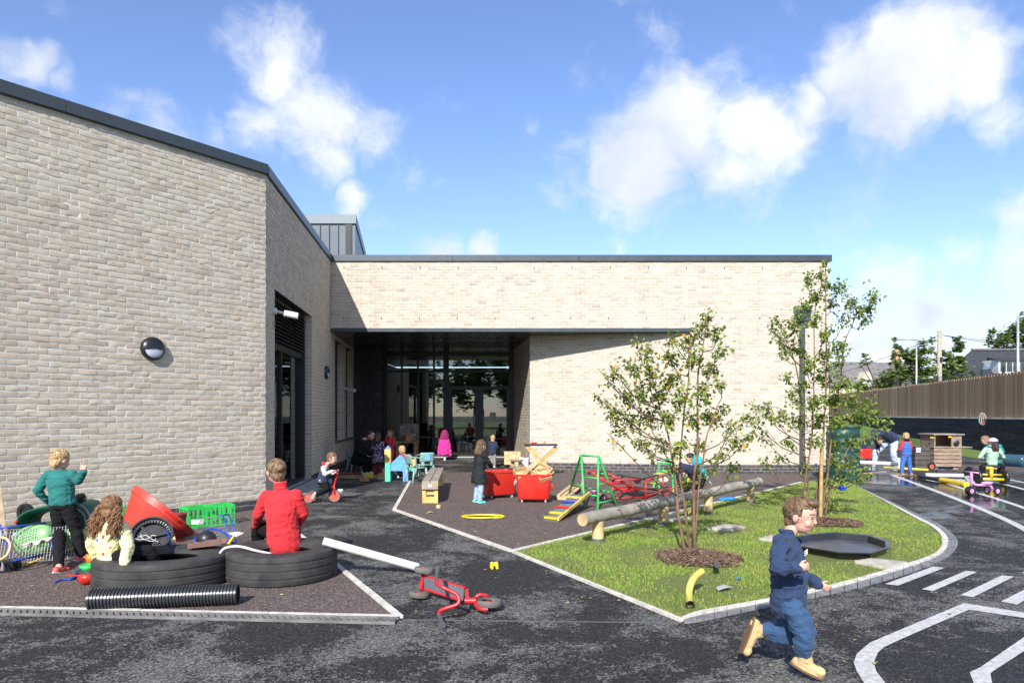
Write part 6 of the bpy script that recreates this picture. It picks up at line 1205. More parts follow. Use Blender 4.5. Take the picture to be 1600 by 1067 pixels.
tag(MB().bar(at(1018, 742, 13.0), at(1050, 737, 13.4), .12, .02).build('plank', wood('yellow_rail', (.70, .50, .10)), base=G(1035, 775)), 'yellow plank laid across to the rear green frame', 'plank'); tag(MB().bar(at(1008, 757, 12.4), at(1042, 751, 12.8), .08, .02).build('plank', wood('yellow_plank2', (.5, .36, .08)), base=G(1025, 778)), 'duller yellow plank lower down beneath the red frame', 'plank')
tag(MB().ball(at(1037, 750, 12.6), (.09, .08, .06), 14).build('cream_bowl', mat('cream_plastic', (.60, .54, .42), .5), base=G(1037, 770), smooth=0), 'cream bowl among the red and green frames', 'bowl')
mb = MB(); mb.tube([at(1045, 759, 12.4), at(1050, 768, 12.3), at(1056, 773, 12.3)], .014, 6); mb.tube([at(1048, 764, 12.4), at(1062, 760, 12.4)], .014, 6); mb.tube([at(1048, 765, 12.4), at(1042, 774, 12.3)], .014, 6); tag(mb.build('toy_stand', REDM, base=G(1050, 775)), 'small red branched toy stand beside the tree stems', 'toy')
# little trikes
def trike(label, base, rz, m, sc=1.0, name='toy_trike', cat='trike', seat=None):
    t = thing(name, label, cat, base); B = fr(base, rz) @ Matrix.Scale(sc, 4); mb = MB(M=B); mb.tube(spline([(.20, 0, .34), (.19, 0, .2), (.1, 0, .16), (-.12, 0, .15), (-.18, 0, .09)], 4), .02, 8); mb.build('frame', m, t, smooth=0)
    mb = MB(M=B); mb.tube([(.20, 0, .14), (.20, 0, .36)], .015, 8); mb.tube([(.19, -.13, .36), (.19, .13, .36)], .013, 8); mb.build('handlebar', m, t, smooth=0); MB(M=B).ball((-.08, 0, .185), (.1, .06, .03), 12).build('saddle', seat or m, t, smooth=0)
    for c in ((.22, .03, .07), (.22, -.03, .07), (-.18, .10, .07), (-.18, -.10, .07)): wheel('wheel', B @ Vector(c), B.to_3x3() @ Vector((0, 1, 0)), .068 * sc, .03 * sc, t, BLKP, m)
    mb = MB(M=B); mb.tube([(-.18, -.1, .07), (-.18, .1, .07)], .012, 6); mb.build('axle', m, t); return t
PKP = plastic('pink_plastic', (.65, .22, .42)); trike('pink toddler trike standing inside the larger green frame', G(925, 783), R(200), PKP, .9)
tag(MB().ball(at(996, 752, 12.0), (.06, .05, .04), 12).build('pink_toy', PKP, base=G(996, 770), smooth=0), 'small pink toy under the black top board', 'toy')
# log beam
LGW = mat('weathered_log', (.30, .27, .22), .8, var=.3, vscale=5, bump=.6, bscale=25, stretch=(1, 1, 1)); T = thing('balance_log', 'long round timber balance beam on four short posts at the lawn edge', 'balance beam', G(1046, 822)); a = Vector((.764, 7.64, .284)); b = Vector((4.07, 11.6, .317)); mb = MB()
n = 26; mb.tube([a.lerp(b, i / n) + Vector((0, 0, .004 * math.sin(i))) for i in range(n + 1)], [.070 + .003 * noise.noise(Vector((i * .7, 0, 0))) for i in range(n + 1)], 22); lo = mb.build('beam', LGW, T, smooth=50)
dd_ = (a - b).normalized(); MB().cyl(a, a + dd_ * .003, .066, n=22).build('cut_end', wood('end_grain', (.52, .38, .20)), lo)
for t_, (x, y) in ((.06, (930, 848)), (.36, (1046, 822)), (.62, (1100, 805)), (.93, (1172, 786))):
    p = a.lerp(b, t_); o = MB().cyl((p.x, p.y, .0), (p.x, p.y, p.z - .05), .068, .062, 20).build('post', wood('post_wood', (.52, .38, .19)), T, smooth=40); MB().cyl((p.x, p.y, .0), (p.x, p.y, .045), .071, n=20).build('post_shoe', mat('grey_shoe', (.10, .12, .12), .7), o, smooth=40)
# blue toy under the beam, uplight, bits
mb = MB(M=fr(G(1136, 783), .3)); mb.tube([(.14 * math.cos(x) , .07 * math.sin(x), .04) for x in [2 * PI * i / 20 for i in range(20)]], .02, 8, closed=True); mb.box((0, 0, .02), (.2, .06, .02)); tag(mb.build('blue_paddle_toy', plastic('sky_blue', (.02, .22, .62)), base=G(1136, 783), smooth=40), 'bright blue plastic toy on the grass under the log', 'toy')
T = thing('garden_uplight', 'small black garden spotlight by the front bark ring', 'garden light', G(1119, 881)); MB().cyl(G(1119, 881), G(1119, 881, .06), .012, n=8).build('spike', BLKP, T); MB().cyl(G(1119, 881, .05), G(1119, 881, .115) + Vector((.004, -.012, 0)), .024, .03, 16).build('lamp_head', BLKP, T, smooth=40)
mb = MB(); mb.tube(spline([G(1078, 944, .03), at(1077, 934, 5.45), at(1077, 922, 5.45), at(1081, 908, 5.5), at(1089, 898, 5.6), at(1097, 892, 5.65)], 6), .027, 14, cap=False); tag(mb.build('yellow_pipe', plastic('duct_yellow', (.68, .55, .12)), base=G(1078, 942), smooth=0, solid=.003), 'bent yellow pipe sticking out of the muddy grass', 'pipe')
tag(MB().lathe([(.025, .0), (.034, 0), (.034, .012), (.025, .012)], 18, axM(G(1078, 944, .035), (0, -.9, -.3)), closed=True).build('pipe_collar', BLKP, base=G(1078, 944)), 'black collar on the low end of the bent yellow pipe', 'collar')
STN = mat('paving_stone', (.42, .385, .32), .9, var=.3, vscale=11, bump=.5, bscale=60)
for i, (pts, lb) in enumerate(((((1102, 828), (1133, 822), (1165, 826), (1135, 833)), 'rectangular stepping stone in the grass left of the running boy'), (((1010, 812), (1046, 806), (1080, 812), (1045, 818)), 'stepping stone half hidden under the log beam'), (((1185, 845), (1212, 838), (1232, 842), (1208, 849)), 'stepping stone partly behind the running boy'), (((1334, 881), (1360, 877), (1419, 883), (1388, 892)), 'stepping stone by the kerb in front of the black tray'))):
    P = [G(*p) for p in pts]; mb = MB(); mb.prism([(p.x, p.y) for p in P], -.02, .038); tag(mb.build('stepping_stone', STN, base=P[0], bevel=.01), lb, 'stepping stone', 'stepping stones in the grass')
for x, y, lb in ((1154, 903, 'bright blue scrap on the bare soil left of the running boy'), (1130, 918, 'crumpled pale plastic wrapper on the muddy grass')):
    c = G(x, y, .03); w = .035 if x == 1154 else .09; tag(MB(M=fr(c, .4)).plate([(-w, -w * .5, .0), (0, -w * .6, .02), (w, -w * .2, .0), (w * .5, w * .5, .015), (-w * .5, w * .4, .0)], .003).build('litter', plastic('sky_blue', (.02, .22, .62)) if x == 1154 else mat('wrapper', (.42, .43, .48), .3), base=c), lb, 'litter')
# black play tray
T = thing('play_tray', 'large black eight sided plastic tray on the grass behind the running boy', 'tray', G(1325, 868)); c = G(1322, 862); pts = []
oc = [G(1238, 851), G(1262, 846), G(1305, 843), G(1360, 848), G(1388, 858), G(1390, 868), G(1363, 878), G(1310, 877), G(1250, 866)]
cc = sum(oc, Vector()) / len(oc); O = lambda k, z: [Vector((cc.x + (p.x - cc.x) * k, cc.y + (p.y - cc.y) * k, z)) for p in oc]
MB().rings([O(.86, .012), O(.93, .085), O(1.0, .088), O(1.0, .078), O(.96, .075), O(.89, .0)], cap=False).build('rim', mat('tray_black', (.014, .015, .017), .25, bump=.03, spec=.6), T); mb = MB(); mb.add(O(.865, .020), [tuple(range(len(oc)))]); mb.build('tray_floor', mat('tray_floor', (.10, .10, .11), .35, var=.3), T)
# bark rings round the trees
BARK = mat_leafy('bark_chip', [(0, (.05, .028, .018)), (.5, (.12, .07, .045)), (1, (.24, .155, .10))], .9, 0)
def bark(c, rx_, ry_, n, seed):
    rr = random.Random(seed); mb = MB()
    for _ in range(n):
        a = rr.uniform(0, 2 * PI); k = math.sqrt(rr.random()) * (1 + .25 * noise.noise(Vector((math.cos(a) * 2, math.sin(a) * 2, seed)))); z = .02 + .05 * (1 - k) + rr.uniform(0, .015); l = rr.uniform(.015, .045)
        mb.box((c.x + rx_ * k * math.cos(a), c.y + ry_ * k * math.sin(a), z), (l, l * .4, .006), Matrix.Rotation(rr.uniform(0, 6), 3, 'Z') @ Matrix.Rotation(rr.uniform(-.6, .6), 3, 'X') @ Matrix.Rotation(rr.uniform(-.5, .5), 3, 'Y'))
    o = mb.build('bark_mulch', BARK); o['kind'] = 'stuff'; return o
bark(G(1090, 874), .42, .42, 1500, 3); bark(G(1292, 818), .45, .4, 1100, 4)
# fallen leaves and crumbs
rr = random.Random(11); mb = MB(); zones = [((640, 900), (800, 960), 26), ((1120, 1250), (760, 930), 40), ((850, 1080), (860, 940), 40), ((1290, 1400), (780, 880), 22), ((0, 620), (900, 950), 10), ((650, 900), (750, 850), 26), ((1200, 1560), (900, 1040), 16)]
for (xa, xb), (ya, yb), n in zones:
    for _ in range(n):
        c = G(rr.uniform(xa, xb), rr.uniform(ya, yb), .012); l = rr.uniform(.010, .022); M_ = fr(c, rr.uniform(0, 6), rr.uniform(-.5, .5)); mb.M = M_; mb.add([(-l, 0, 0), (0, l * .55, .004), (l, 0, 0), (0, -l * .55, .004)], [(0, 1, 2, 3)])
mb.M = None; o = mb.build('fallen_leaves', mat_leafy('litter_leaf', [(0, (.45, .30, .08)), (.5, (.5, .42, .18)), (.8, (.22, .28, .07)), (1, (.35, .18, .07))], .7, .2)); o['kind'] = 'stuff'
# ------------------------------------------------------------------ trees
LEAF1 = mat_leafy('birch_leaf', [(0, (.12, .18, .035)), (.45, (.20, .29, .055)), (.80, (.30, .38, .08)), (.89, (.26, .27, .05)), (.93, (.62, .40, .03)), (1, (.66, .36, .03))], .5, .35)
LEAF2 = mat_leafy('birch_leaf2', [(0, (.12, .18, .035)), (.5, (.20, .29, .055)), (.88, (.30, .38, .08)), (.97, (.28, .28, .05)), (1, (.60, .40, .04))], .5, .35)
BRK = mat('copper_bark', (.19, .105, .065), .6, var=.35, vscale=9, bump=.3, bscale=60); TWG = mat('twig', (.10, .065, .045), .8)
def sapling(name, label, base, Y, stems, clumps, leafm, lsize, seed, spread=.5, kd=.2):
    rr = random.Random(seed); T = thing(name, label, 'tree', base, 'young birch trees in the lawn'); segs = []
    for st in stems:
        pts = [at(x, y, Y + d) for x, y, d in st[1]]; pts[0].z = -.01; P = spline(pts, 6); n = len(P); mb = MB(); rad = [st[0] * .85 * (1 - .85 * i / (n - 1)) + .002 for i in range(n)]
        P = [p + Vector((noise.noise(p * 4) * .012, noise.noise(p * 4 + Vector((9, 0, 0))) * .012, 0)) for p in P]; mb.tube(P, rad, 8); mb.build('stem', BRK, T, smooth=0)
        segs += [(p, i / n) for i, p in enumerate(P) if p.z > .35]
    tw = MB(); lf = MB()
    for x, y, r in clumps:
        d = rr.uniform(-spread, spread); c = at(x, y, Y + d); rw = r / F_PX * Y * 1.15
        cand = [(((p - c).length + (.5 * max(0, p.z - c.z + .15))), p) for p, t in segs]; s0 = min(cand, key=lambda q: q[0])[1]; k = (c - s0).length
        s0 = min(segs, key=lambda q: abs(q[0].z - (c.z - k * .75)) + (q[0] - c).length * .6)[0]
        mid = s0.lerp(c, .5) + Vector((rr.uniform(-.05, .05), rr.uniform(-.05, .05), -.04 - k * .06)); br = spline([s0, mid, c + (c - mid) * .25], 5); tw.tube(br, [.0055 * (1 - .7 * i / (len(br) - 1)) * (1 + k) for i in range(len(br))], 5)
        n = int(r * r * kd) + 6; j = 0
        while j < n:
            o = Vector((rr.gauss(0, .5), rr.gauss(0, .62), rr.gauss(0, .5))) * rw; e = c + o; b0 = br[rr.randrange(len(br) // 2, len(br))]; m_ = b0.lerp(e, .6) + Vector((0, 0, .02)); 
            if j % 4 == 0: tw.tube([b0, m_, e], [.0022, .0016, .0008], 3)
            for _ in range(rr.randint(2, 4)):
                t = rr.uniform(.35, 1.05); p = b0.lerp(e, t) + Vector((rr.gauss(0, .022), rr.gauss(0, .022), rr.gauss(0, .022))); L_ = lsize * rr.uniform(.6, 1.2); M_ = Matrix.Translation(p) @ Matrix.Rotation(rr.uniform(0, 6.28), 4, 'Z') @ Matrix.Rotation(rr.gauss(.5, .6), 4, 'Y') @ Matrix.Rotation(rr.gauss(0, .7), 4, 'X')
                w = L_ * .36; h = L_ * .10; vs = [M_ @ Vector(q) for q in ((0, 0, 0), (L_ * .35, w, h), (L_ * .75, w * .6, h), (L_, 0, 0), (L_ * .75, -w * .6, h), (L_ * .35, -w, h), (L_ * .4, 0, 0))]
                b = len(lf.v); lf.v += vs; lf.f += [(b, b + 6, b + 1), (b + 1, b + 6, b + 3, b + 2), (b, b + 5, b + 6), (b + 5, b + 4, b + 3, b + 6)]; lf.mi += [0] * 4; j += 1
    tw.build('branches', TWG, T, smooth=0); lf.build('leaves', leafm, T); return T
c1_ = [(1105,497,12),(1095,515,16),(1120,520,14),(1130,545,12),(1078,535,16),(1050,530,12),(1045,555,16),(1085,560,18),(1110,575,16),(1010,545,14),(995,530,7),(985,570,16),(960,580,12),(1015,580,18),(1050,590,18),(945,588,7),(940,625,9),(955,632,12),(975,618,16),(1000,610,18),(1030,615,18),(1065,620,18),(1095,610,16),(1120,600,10),(1130,640,10),(1110,650,16),(1140,665,12),(1165,655,9),(1172,680,9),(1150,690,12),(960,660,12),(985,655,16),(1015,650,18),(1045,655,16),(1080,655,16),(1000,690,12),(1030,690,14),(963,690,6),(1060,700,14),(1095,695,14),(1125,710,12),(1145,730,10),(1100,735,12),(1070,750,12),(1050,730,9),(1018,712,8),(1080,785,8)]
sapling('birch_tree', 'nearer young birch with yellowing leaves, in the bark ring left of the running boy', G(1078, 864), 7.25, [
    (.019, [(1070,862,0),(1060,800,.0),(1055,750,.02),(1047,695,.05),(1032,640,.08),(1018,585,.1)]), (.020, [(1086,865,-.03),(1084,800,0),(1085,745,0),(1090,690,0),(1090,600,.02),(1097,550,0),(1104,498,0)]),
    (.016, [(1078,860,.05),(1070,790,.05),(1062,740,.1),(1066,670,.1),(1075,600,.1),(1078,530,.1)]), (.013, [(1084,863,-.05),(1093,760,-.08),(1105,680,-.1),(1128,620,-.1)])], c1_, LEAF1, .048, 5, .42, .40)
c2_ = [(1289,408,6),(1285,425,9),(1262,440,10),(1290,447,11),(1312,446,12),(1275,462,12),(1255,475,10),(1300,472,11),(1330,470,11),(1346,484,11),(1366,460,10),(1362,478,9),(1320,495,11),(1352,500,9),(1250,492,10),(1214,500,8),(1208,515,8),(1222,528,12),(1240,510,12),(1275,497,12),(1226,550,10),(1245,545,12),(1290,520,12),(1312,540,12),(1290,555,16),(1262,570,14),(1310,565,12),(1230,590,8),(1255,600,12),(1285,590,16),(1315,595,14),(1345,600,8),(1240,620,12),(1270,625,16),(1300,625,17),(1330,620,15),(1358,627,12),(1200,640,12),(1182,635,10),(1176,655,10),(1220,650,12),(1250,655,14),(1280,655,16),(1310,655,16),(1340,650,16),(1368,650,14),(1384,662,9),(1190,680,8),(1230,690,10),(1270,690,12),(1300,690,14),(1330,690,14),(1362,680,10),(1300,720,12),(1330,720,14),(1352,735,10),(1220,715,8),(1260,730,10),(1290,750,12),(1345,748,8),(1318,745,9),(1192,720,8),(1280,775,10),(1300,792,9)]
sapling('birch_tree', 'taller young birch with several stems, behind the black tray near the building corner', G(1272, 812), 9.7, [
    (.022, [(1275,815,0),(1278,760,0),(1285,700,0),(1290,620,0),(1291,540,0),(1290,470,0),(1289,405,0)]), (.018, [(1266,812,.1),(1262,750,.1),(1255,690,.15),(1250,620,.2),(1240,560,.2),(1216,505,.2)]),
    (.018, [(1283,815,-.1),(1292,750,-.1),(1300,680,-.1),(1312,600,-.15),(1322,530,-.2),(1345,480,-.2)]), (.016, [(1260,813,-.1),(1257,760,-.1),(1268,690,-.1),(1272,600,-.1),(1272,520,0),(1275,460,0)]), (.014, [(1289,816,.1),(1297,770,.1),(1320,710,.1),(1350,660,.1)])], c2_, LEAF2, .055, 9, .5, .58)
# support stake behind the second tree
mb = MB(); mb.cyl(G(1282, 812), at(1284, 700, 9.6), .025, n=10); tag(mb.build('tree_stake', wood('stake', (.42, .28, .12)), base=G(1282, 812), smooth=40), 'round timber stake among the stems of the taller birch', 'stake')
mb = MB(); 
for k in range(7): a = k * .9; mb.ball(G(1316, 762, .12) + Vector((.05 * math.cos(a), .03 * math.sin(a), .03 * math.sin(k * 2))), .028, 8)
tag(mb.build('windmill_toy', plastic('royal_blue', (.02, .07, .55)), base=G(1316, 762), smooth=0), 'royal blue plastic flower toy in the grass by the taller birch', 'toy')
# ------------------------------------------------------------------ right side objects
bc = G(1317, 752); T = thing('water_butt', 'large dark green ribbed water barrel at the building corner behind the birch', 'barrel', bc); z1 = at(0, 668, bc.y).z; prof = [(.30, 0)]
for k in range(7): z = z1 * (k + .2) / 7.4; prof += [(.325, z), (.335, z + .03), (.335, z + .07), (.325, z + .10)]
prof += [(.31, z1 - .03), (.001, z1)]; MB(M=fr(bc)).lathe([(.001, 0)] + prof, 36).build('barrel', plastic('butt_green', (.010, .055, .050), .4), T, smooth=40); MB(M=fr(bc)).lathe([(.32, z1 - .03), (.33, z1 + .02), (.001, z1 + .03)], 36).build('lid', plastic('butt_green', (.010, .055, .050), .4), T, smooth=40)
# red and blue crate stand
T = thing('water_trough', 'red plastic box on a blue frame right of the green barrel', 'box', G(1349, 735)); Yr = 17.6; q = lambda x, y, d=0: at(x, y, Yr + d); x0, x1 = q(1340, 0).x, q(1358, 0).x
MB().box(((x0 + x1) / 2, Yr, (q(0, 701).z + q(0, 716).z) / 2), (x1 - x0, .3, q(0, 701).z - q(0, 716).z)).build('tub', REDP, T, bevel=.015)
for sx in (x0, x1):
    for sy in (-.12, .12): MB().cyl((sx, Yr + sy, 0), (sx, Yr + sy, q(0, 700).z), .018, n=8).build('leg', mat('dkblue_frame', (.015, .03, .12), .5), T, smooth=40)
tag(MB().cyl(at(1338, 722, 17.0), at(1402, 725, 17.2), .048, n=16).build('white_pipe', WHTP, base=G(1370, 740), smooth=40), 'thick white pipe raised above the ground before the bending woman', 'pipe')
T = thing('wire_tray', 'silver wire dish rack standing in the puddle by the bending woman', 'rack', G(1388, 740)); mb = MB(); wirebox(mb, G(1372, 741, .02), Vector((.5, .05, 0)), Vector((0, .35, 0)), Vector((0, 0, .16)), 12, 6, 4, .004); mb.build('wire_basket', GREYW, T)
tag(MB().box(at(1396, 722, 18.2), (.26, .2, .24)).build('white_container', WHTP, base=G(1396, 730), bevel=.02), 'white plastic container between the bending woman and the toddler in dungarees', 'container')
tag(MB().cyl(at(1380, 730, 17.8), at(1450, 734, 17.6), .032, n=12).build('yellow_pipe', YELP, base=G(1415, 737), smooth=40), 'long yellow pole behind the toddler in blue dungarees', 'pole')
tag(MB().cyl(G(1347, 740, .03), G(1385, 737, .03), .02, n=8).build('wooden_rod', WOODL, base=G(1366, 739), smooth=40), 'pale wooden rod on the wet ground by the bending woman', 'rod')
# wooden play cabin and dark cupboard
CR = wood('crate_wood', (.30, .22, .155), stretch=(1, 1, 5)); Yc = 18.4; q = lambda x, y, d=0: at(x, y, Yc + d); T = thing('wooden_hutch', 'boarded timber hutch with an open dark top compartment by the retaining wall', 'hutch', G(1470, 735)); x0, x1 = q(1449, 0).x, q(1491, 0).x; zl, zm, zt = q(0, 728).z, q(0, 699).z, q(0, 679).z; D_ = .6
mb = MB(); hb = (zm - zl) / 5
for k in range(5): mb.box(((x0 + x1) / 2, Yc, zl + hb * (k + .5)), (x1 - x0 + .02 * (k % 2), D_, hb - .014))
mb.build('board', CR, T, bevel=.004); mb = MB(); mb.box((x0 + .015, Yc, (zm + zt) / 2), (.03, D_, zt - zm - .01)); mb.box((x1 - .125, Yc - D_ / 2 + .02, (zm + zt) / 2), (.26, .03, zt - zm - .01)); mb.box(((x0 + x1) / 2, Yc + D_ / 2, (zm + zt) / 2), (x1 - x0, .03, zt - zm - .01)); mb.box((x1 - .015, Yc + .02, (zm + zt) / 2), (.03, D_ - .06, zt - zm - .01)); mb.build('top_compartment', CR, T)
MB().box(((x0 + x1) / 2, Yc, zt + .015), (x1 - x0 + .1, D_ + .1, .03)).build('roof', WOODG, T, bevel=.004); MB().box(((x0 + x1) / 2 + .12, Yc, zm + .02), (x1 - x0 + .28, D_ + .04, .022)).build('ledge', WOODG, T)
for x in (x0 + .06, x1 - .12): MB().box((x, Yc - .2, zl / 2), (.12, .1, zl)).build('leg', CR, T)
M_ = axM(Vector((q(1482, 0).x, Yc - .32, q(0, 691).z)), (0, -1, 0)); MB().lathe([(.001, 0), (.06, 0), (.07, .03), (.03, .05), (.001, .05)], 16, M_).build('black_knob', BLKP, T, smooth=40)
for x, y in ((1484, 682.5), (1456, 683.5)): MB().box(q(x, y, -.33), (.08, .02, .035)).build('yellow_tab', YELP, T, bevel=.005)
wheel('toy_wheel', at(1455.7, 728.7, 18.0), (0.1, -1, 0), .105, .05, T, BLKP, plastic('coral_hub', (.65, .10, .07)), .6)
T = thing('dark_cupboard', 'low dark grey boarded cupboard with a small white notice beside the hutch', 'cupboard', G(1436, 733)); x0, x1 = q(1425, 0).x, q(1448.5, 0).x; z1 = q(0, 697).z; mb = MB()
for k in range(5): mb.box(((x0 + x1) / 2, Yc + .1, z1 * (k + .5) / 5), (x1 - x0, .5, z1 / 5 - .012))
mb.build('board', wood('dark_wood', (.085, .075, .065)), T, bevel=.003); MB().box(q(1435, 703, -.18), (.11, .01, .12)).build('notice', mat('paper', (.6, .6, .66), .8), T)
for z in (.02, -.0, -.02): MB().box(q(1435, 703, -.187) + Vector((0, 0, z)), (.06, .004, .008)).build('notice_mark', mat('notice_blue', (.03, .08, .2), .7), T)
tag(MB(M=fr(G(1474, 744))).lathe([(.001, 0), (.145, 0), (.15, .15), (.155, .16), (.143, .155), (.138, .01), (.001, .01)], 30).build('steel_pot', STEEL, base=G(1474, 744), smooth=45), 'shiny steel cooking pot on the wet tarmac', 'pot')
tag(MB().cyl(G(1446, 742, .05), G(1522, 743.5, .05), .045, n=14).build('white_pipe', WHTP, base=G(1484, 744), smooth=40), 'white pipe lying on the ground behind the steel pot', 'pipe')
T = thing('two_tone_pipe', 'half black half yellow pipe lying on the wet tarmac', 'pipe', G(1472, 752)); a, b, c = G(1435, 744, .05), G(1471, 750, .05), G(1510, 757, .05); MB().cyl(a, b, .042, n=14).build('black_section', BLKP, T, smooth=40); MB().cyl(b, c, .058, n=14).build('yellow_section', YELP, T, smooth=40)
tag(MB().plate([G(1506, 746, .08), G(1514, 744, .10), G(1524, 756, .03), G(1515, 759, .02)], .03).build('grey_chute', mat('grey_plastic', (.40, .42, .43), .5), base=G(1515, 757)), 'grey plastic chute end between the yellow pipe and the pink bike', 'chute')
t = trike('small pink ride on trike standing on the wet tarmac', G(1535, 773), R(190), plastic('orchid', (.62, .28, .52)), 1.12); 
# yellow trike with adult-size frame
T = thing('yellow_trike', 'yellow pedal trike that the child in the mint jacket sits on', 'trike', G(1550, 757)); q = lambda x, y, d=0: at(x, y, 14.3 + d); mb = MB(); mb.tube([q(1530, 748), q(1568, 749)], .03, 8); mb.tube([q(1549, 748), q(1549, 731)], .035, 8); mb.tube([q(1541, 731), q(1557, 731)], .03, 8); mb.tube([q(1531, 741, .1), q(1566, 742, .1)], .02, 8); mb.tube([q(1549, 735), q(1549, 738, .5), q(1548, 722, .62)], .022, 8); mb.build('frame', YELP, T, smooth=0)
mb = MB(); mb.ball(q(1549, 729, .1), (.16, .14, .04), 14); mb.build('saddle', BLKP, T, smooth=0); mb = MB(); mb.tube([q(1538, 718, .62), q(1560, 718, .62)], .014, 8); mb.build('handlebar', BLKP, T, smooth=0)
for x in (1529, 1571): wheel('wheel', Vector((q(x, 0).x, 14.35, .15)), (1, .05, 0), .15, .06, T, BLKP, BLKP, .5)
wheel('wheel', Vector((q(1550, 0).x, 15.0, .16)), (1, .05, 0), .16, .05, T, BLKP, BLKP, .5)
# water bottle, spinner
a, b = at(1572, 708, 19.4), at(1606, 712, 18.9); a.z = b.z = .17; d = (b - a).normalized(); L_ = (b - a).length; M_ = axM(a, d); m_, nt, N, L, p = nodes_of('bottle_blue'); setv(p, **{'Base Color': (.10, .22, .32, 1), 'Roughness': .12, 'Transmission Weight': .6, 'IOR': 1.2}); prof = [(.001, 0), (.15, .0)]
for k in range(4): z = .03 + k * (L_ - .12) / 4; prof += [(.165, z), (.165, z + .09), (.152, z + .10), (.152, z + .12)]
prof += [(.16, L_ - .08), (.05, L_ + .06), (.05, L_ + .12), (.001, L_ + .12)]; tag(MB().lathe(prof, 30, M_).build('water_bottle', m_, base=(a.x, a.y, 0), smooth=45), 'big blue tinted water cooler bottle lying on the grass by the dark wall', 'bottle')
w_ = wallpt(1535); T = thing('wind_spinner', 'multicoloured ring wind spinner hanging in front of the timber fence', 'wind spinner', (w_.x, w_.y - .25, 1.27)); q = lambda x, y: at(x, y, w_.y - .25); c = q(1535, 654.5)
for k, cl in enumerate(((.5, .3, .6), (.1, .4, .6), (.7, .5, .1), (.6, .15, .3), (.2, .5, .3))): mb = MB(); a0 = k * .6; mb.tube([c + Vector((.11 * math.cos(t_) * math.cos(a0), .11 * math.cos(t_) * math.sin(a0), .22 * math.sin(t_))) for t_ in [2 * PI * i / 24 for i in range(24)]], .008, 5, closed=True); mb.build('ring', plastic('spin%d' % k, cl), T, smooth=0)
MB().tube([c + Vector((0, 0, .22)), Vector((c.x, c.y, 1.75)), Vector((c.x, w_.y, 1.78))], .006, 5).build('hanging_wire', STEEL, T)
# ------------------------------------------------------------------ retaining wall and fences
DW = mat_brick('dark_wall_brick', [(0, (.035, .035, .040)), (.5, (.052, .050, .057)), (1, (.075, .068, .070))], (.015, .013, .013)); DM = mat('dark_mortar', (.012, .012, .013), .95, bump=0)
Wl = [wallpt(x) for x in (1236, 1700)]; T = thing('retaining_wall', 'low dark brick retaining wall below the timber fence on the right', 'wall', Wl[0]); wd = (Wl[1] - Wl[0]); wl_ = wd.length; wd.normalize(); wn = Vector((-wd.y, wd.x, 0)); wn = wn if wn.x < 0 else -wn; up_ = Vector((0, 0, 1))
mb = MB(); mb.bar(Wl[0] - wn * .12 + up_ * .635, Wl[1] - wn * .12 + up_ * .635, .22, 1.27); mb.build('core', DM, T); mb = MB(); k = 0
for k in range(17):
    u = -(k % 2) * .45
    while u < wl_: a = Wl[0] + wd * (max(u, 0) + .01) + up_ * (.075 * k + .037); b = Wl[0] + wd * (min(u + .88, wl_)) + up_ * (.075 * k + .037); mb.bar(a + wn * .0, b + wn * .0, .03 + ru(0, .004), .064); u += .9
mb.build('brick_course', DW, T); MB().bar(Wl[0] + up_ * 1.285 - wn * .08, Wl[1] + up_ * 1.285 - wn * .08, .26, .04).build('coping_rail', mat('galvanised', (.42, .43, .43), .5, .5), T)
TF = mat_brick('fence_timber', [(0, (.42, .26, .14)), (.5, (.54, .34, .19)), (.85, (.62, .41, .24)), (1, (.68, .50, .32))], (.30, .17, .09), .3); T = thing('timber_fence', 'long tall vertical board timber fence above the dark wall', 'fence', Wl[0]); u = 0; i = 0; mb = MB(); F0, F1 = 1.31, 2.79  # board colours raised to stand in for sunlight the fence does not get
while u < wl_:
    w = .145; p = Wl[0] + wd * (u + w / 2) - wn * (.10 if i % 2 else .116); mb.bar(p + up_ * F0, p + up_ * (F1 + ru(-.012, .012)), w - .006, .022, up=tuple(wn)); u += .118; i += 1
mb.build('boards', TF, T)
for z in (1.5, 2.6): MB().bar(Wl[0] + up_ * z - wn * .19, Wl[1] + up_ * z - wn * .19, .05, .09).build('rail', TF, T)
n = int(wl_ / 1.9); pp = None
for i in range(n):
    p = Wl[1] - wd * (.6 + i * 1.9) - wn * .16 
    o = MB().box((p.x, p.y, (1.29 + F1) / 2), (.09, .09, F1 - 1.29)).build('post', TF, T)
# wire mesh fence beyond
T = thing('mesh_fence', 'dark green wire mesh fence behind the timber fence', 'fence', Wl[0] - wn * 2); WM = mat('mesh_green', (.015, .035, .035), .5, bump=0)
for x in (1350, 1376, 1401, 1430, 1459, 1487, 1516, 1545, 1575, 1612): w_ = wallpt(x); p = w_ - wn * 1.8; MB().box((p.x, p.y, 1.7), (.07, .07, 3.2 + .06 * 0)).build('post', WM, T)
a, b = wallpt(1345) - wn * 1.8, wallpt(1640) - wn * 1.8
for k in range(9): z = 2.5 + k * .09; MB().bar(a + up_ * z, b + up_ * z, .006, .006).build('wire', WM, T)
mb = MB(); m_ = int((b - a).length / .12)
for k in range(m_): p = a.lerp(b, k / m_); mb.bar(p + up_ * 2.4, p + up_ * 3.22, .005, .005, up=(0, 1, 0))
mb.build('wire_mesh', WM, T)
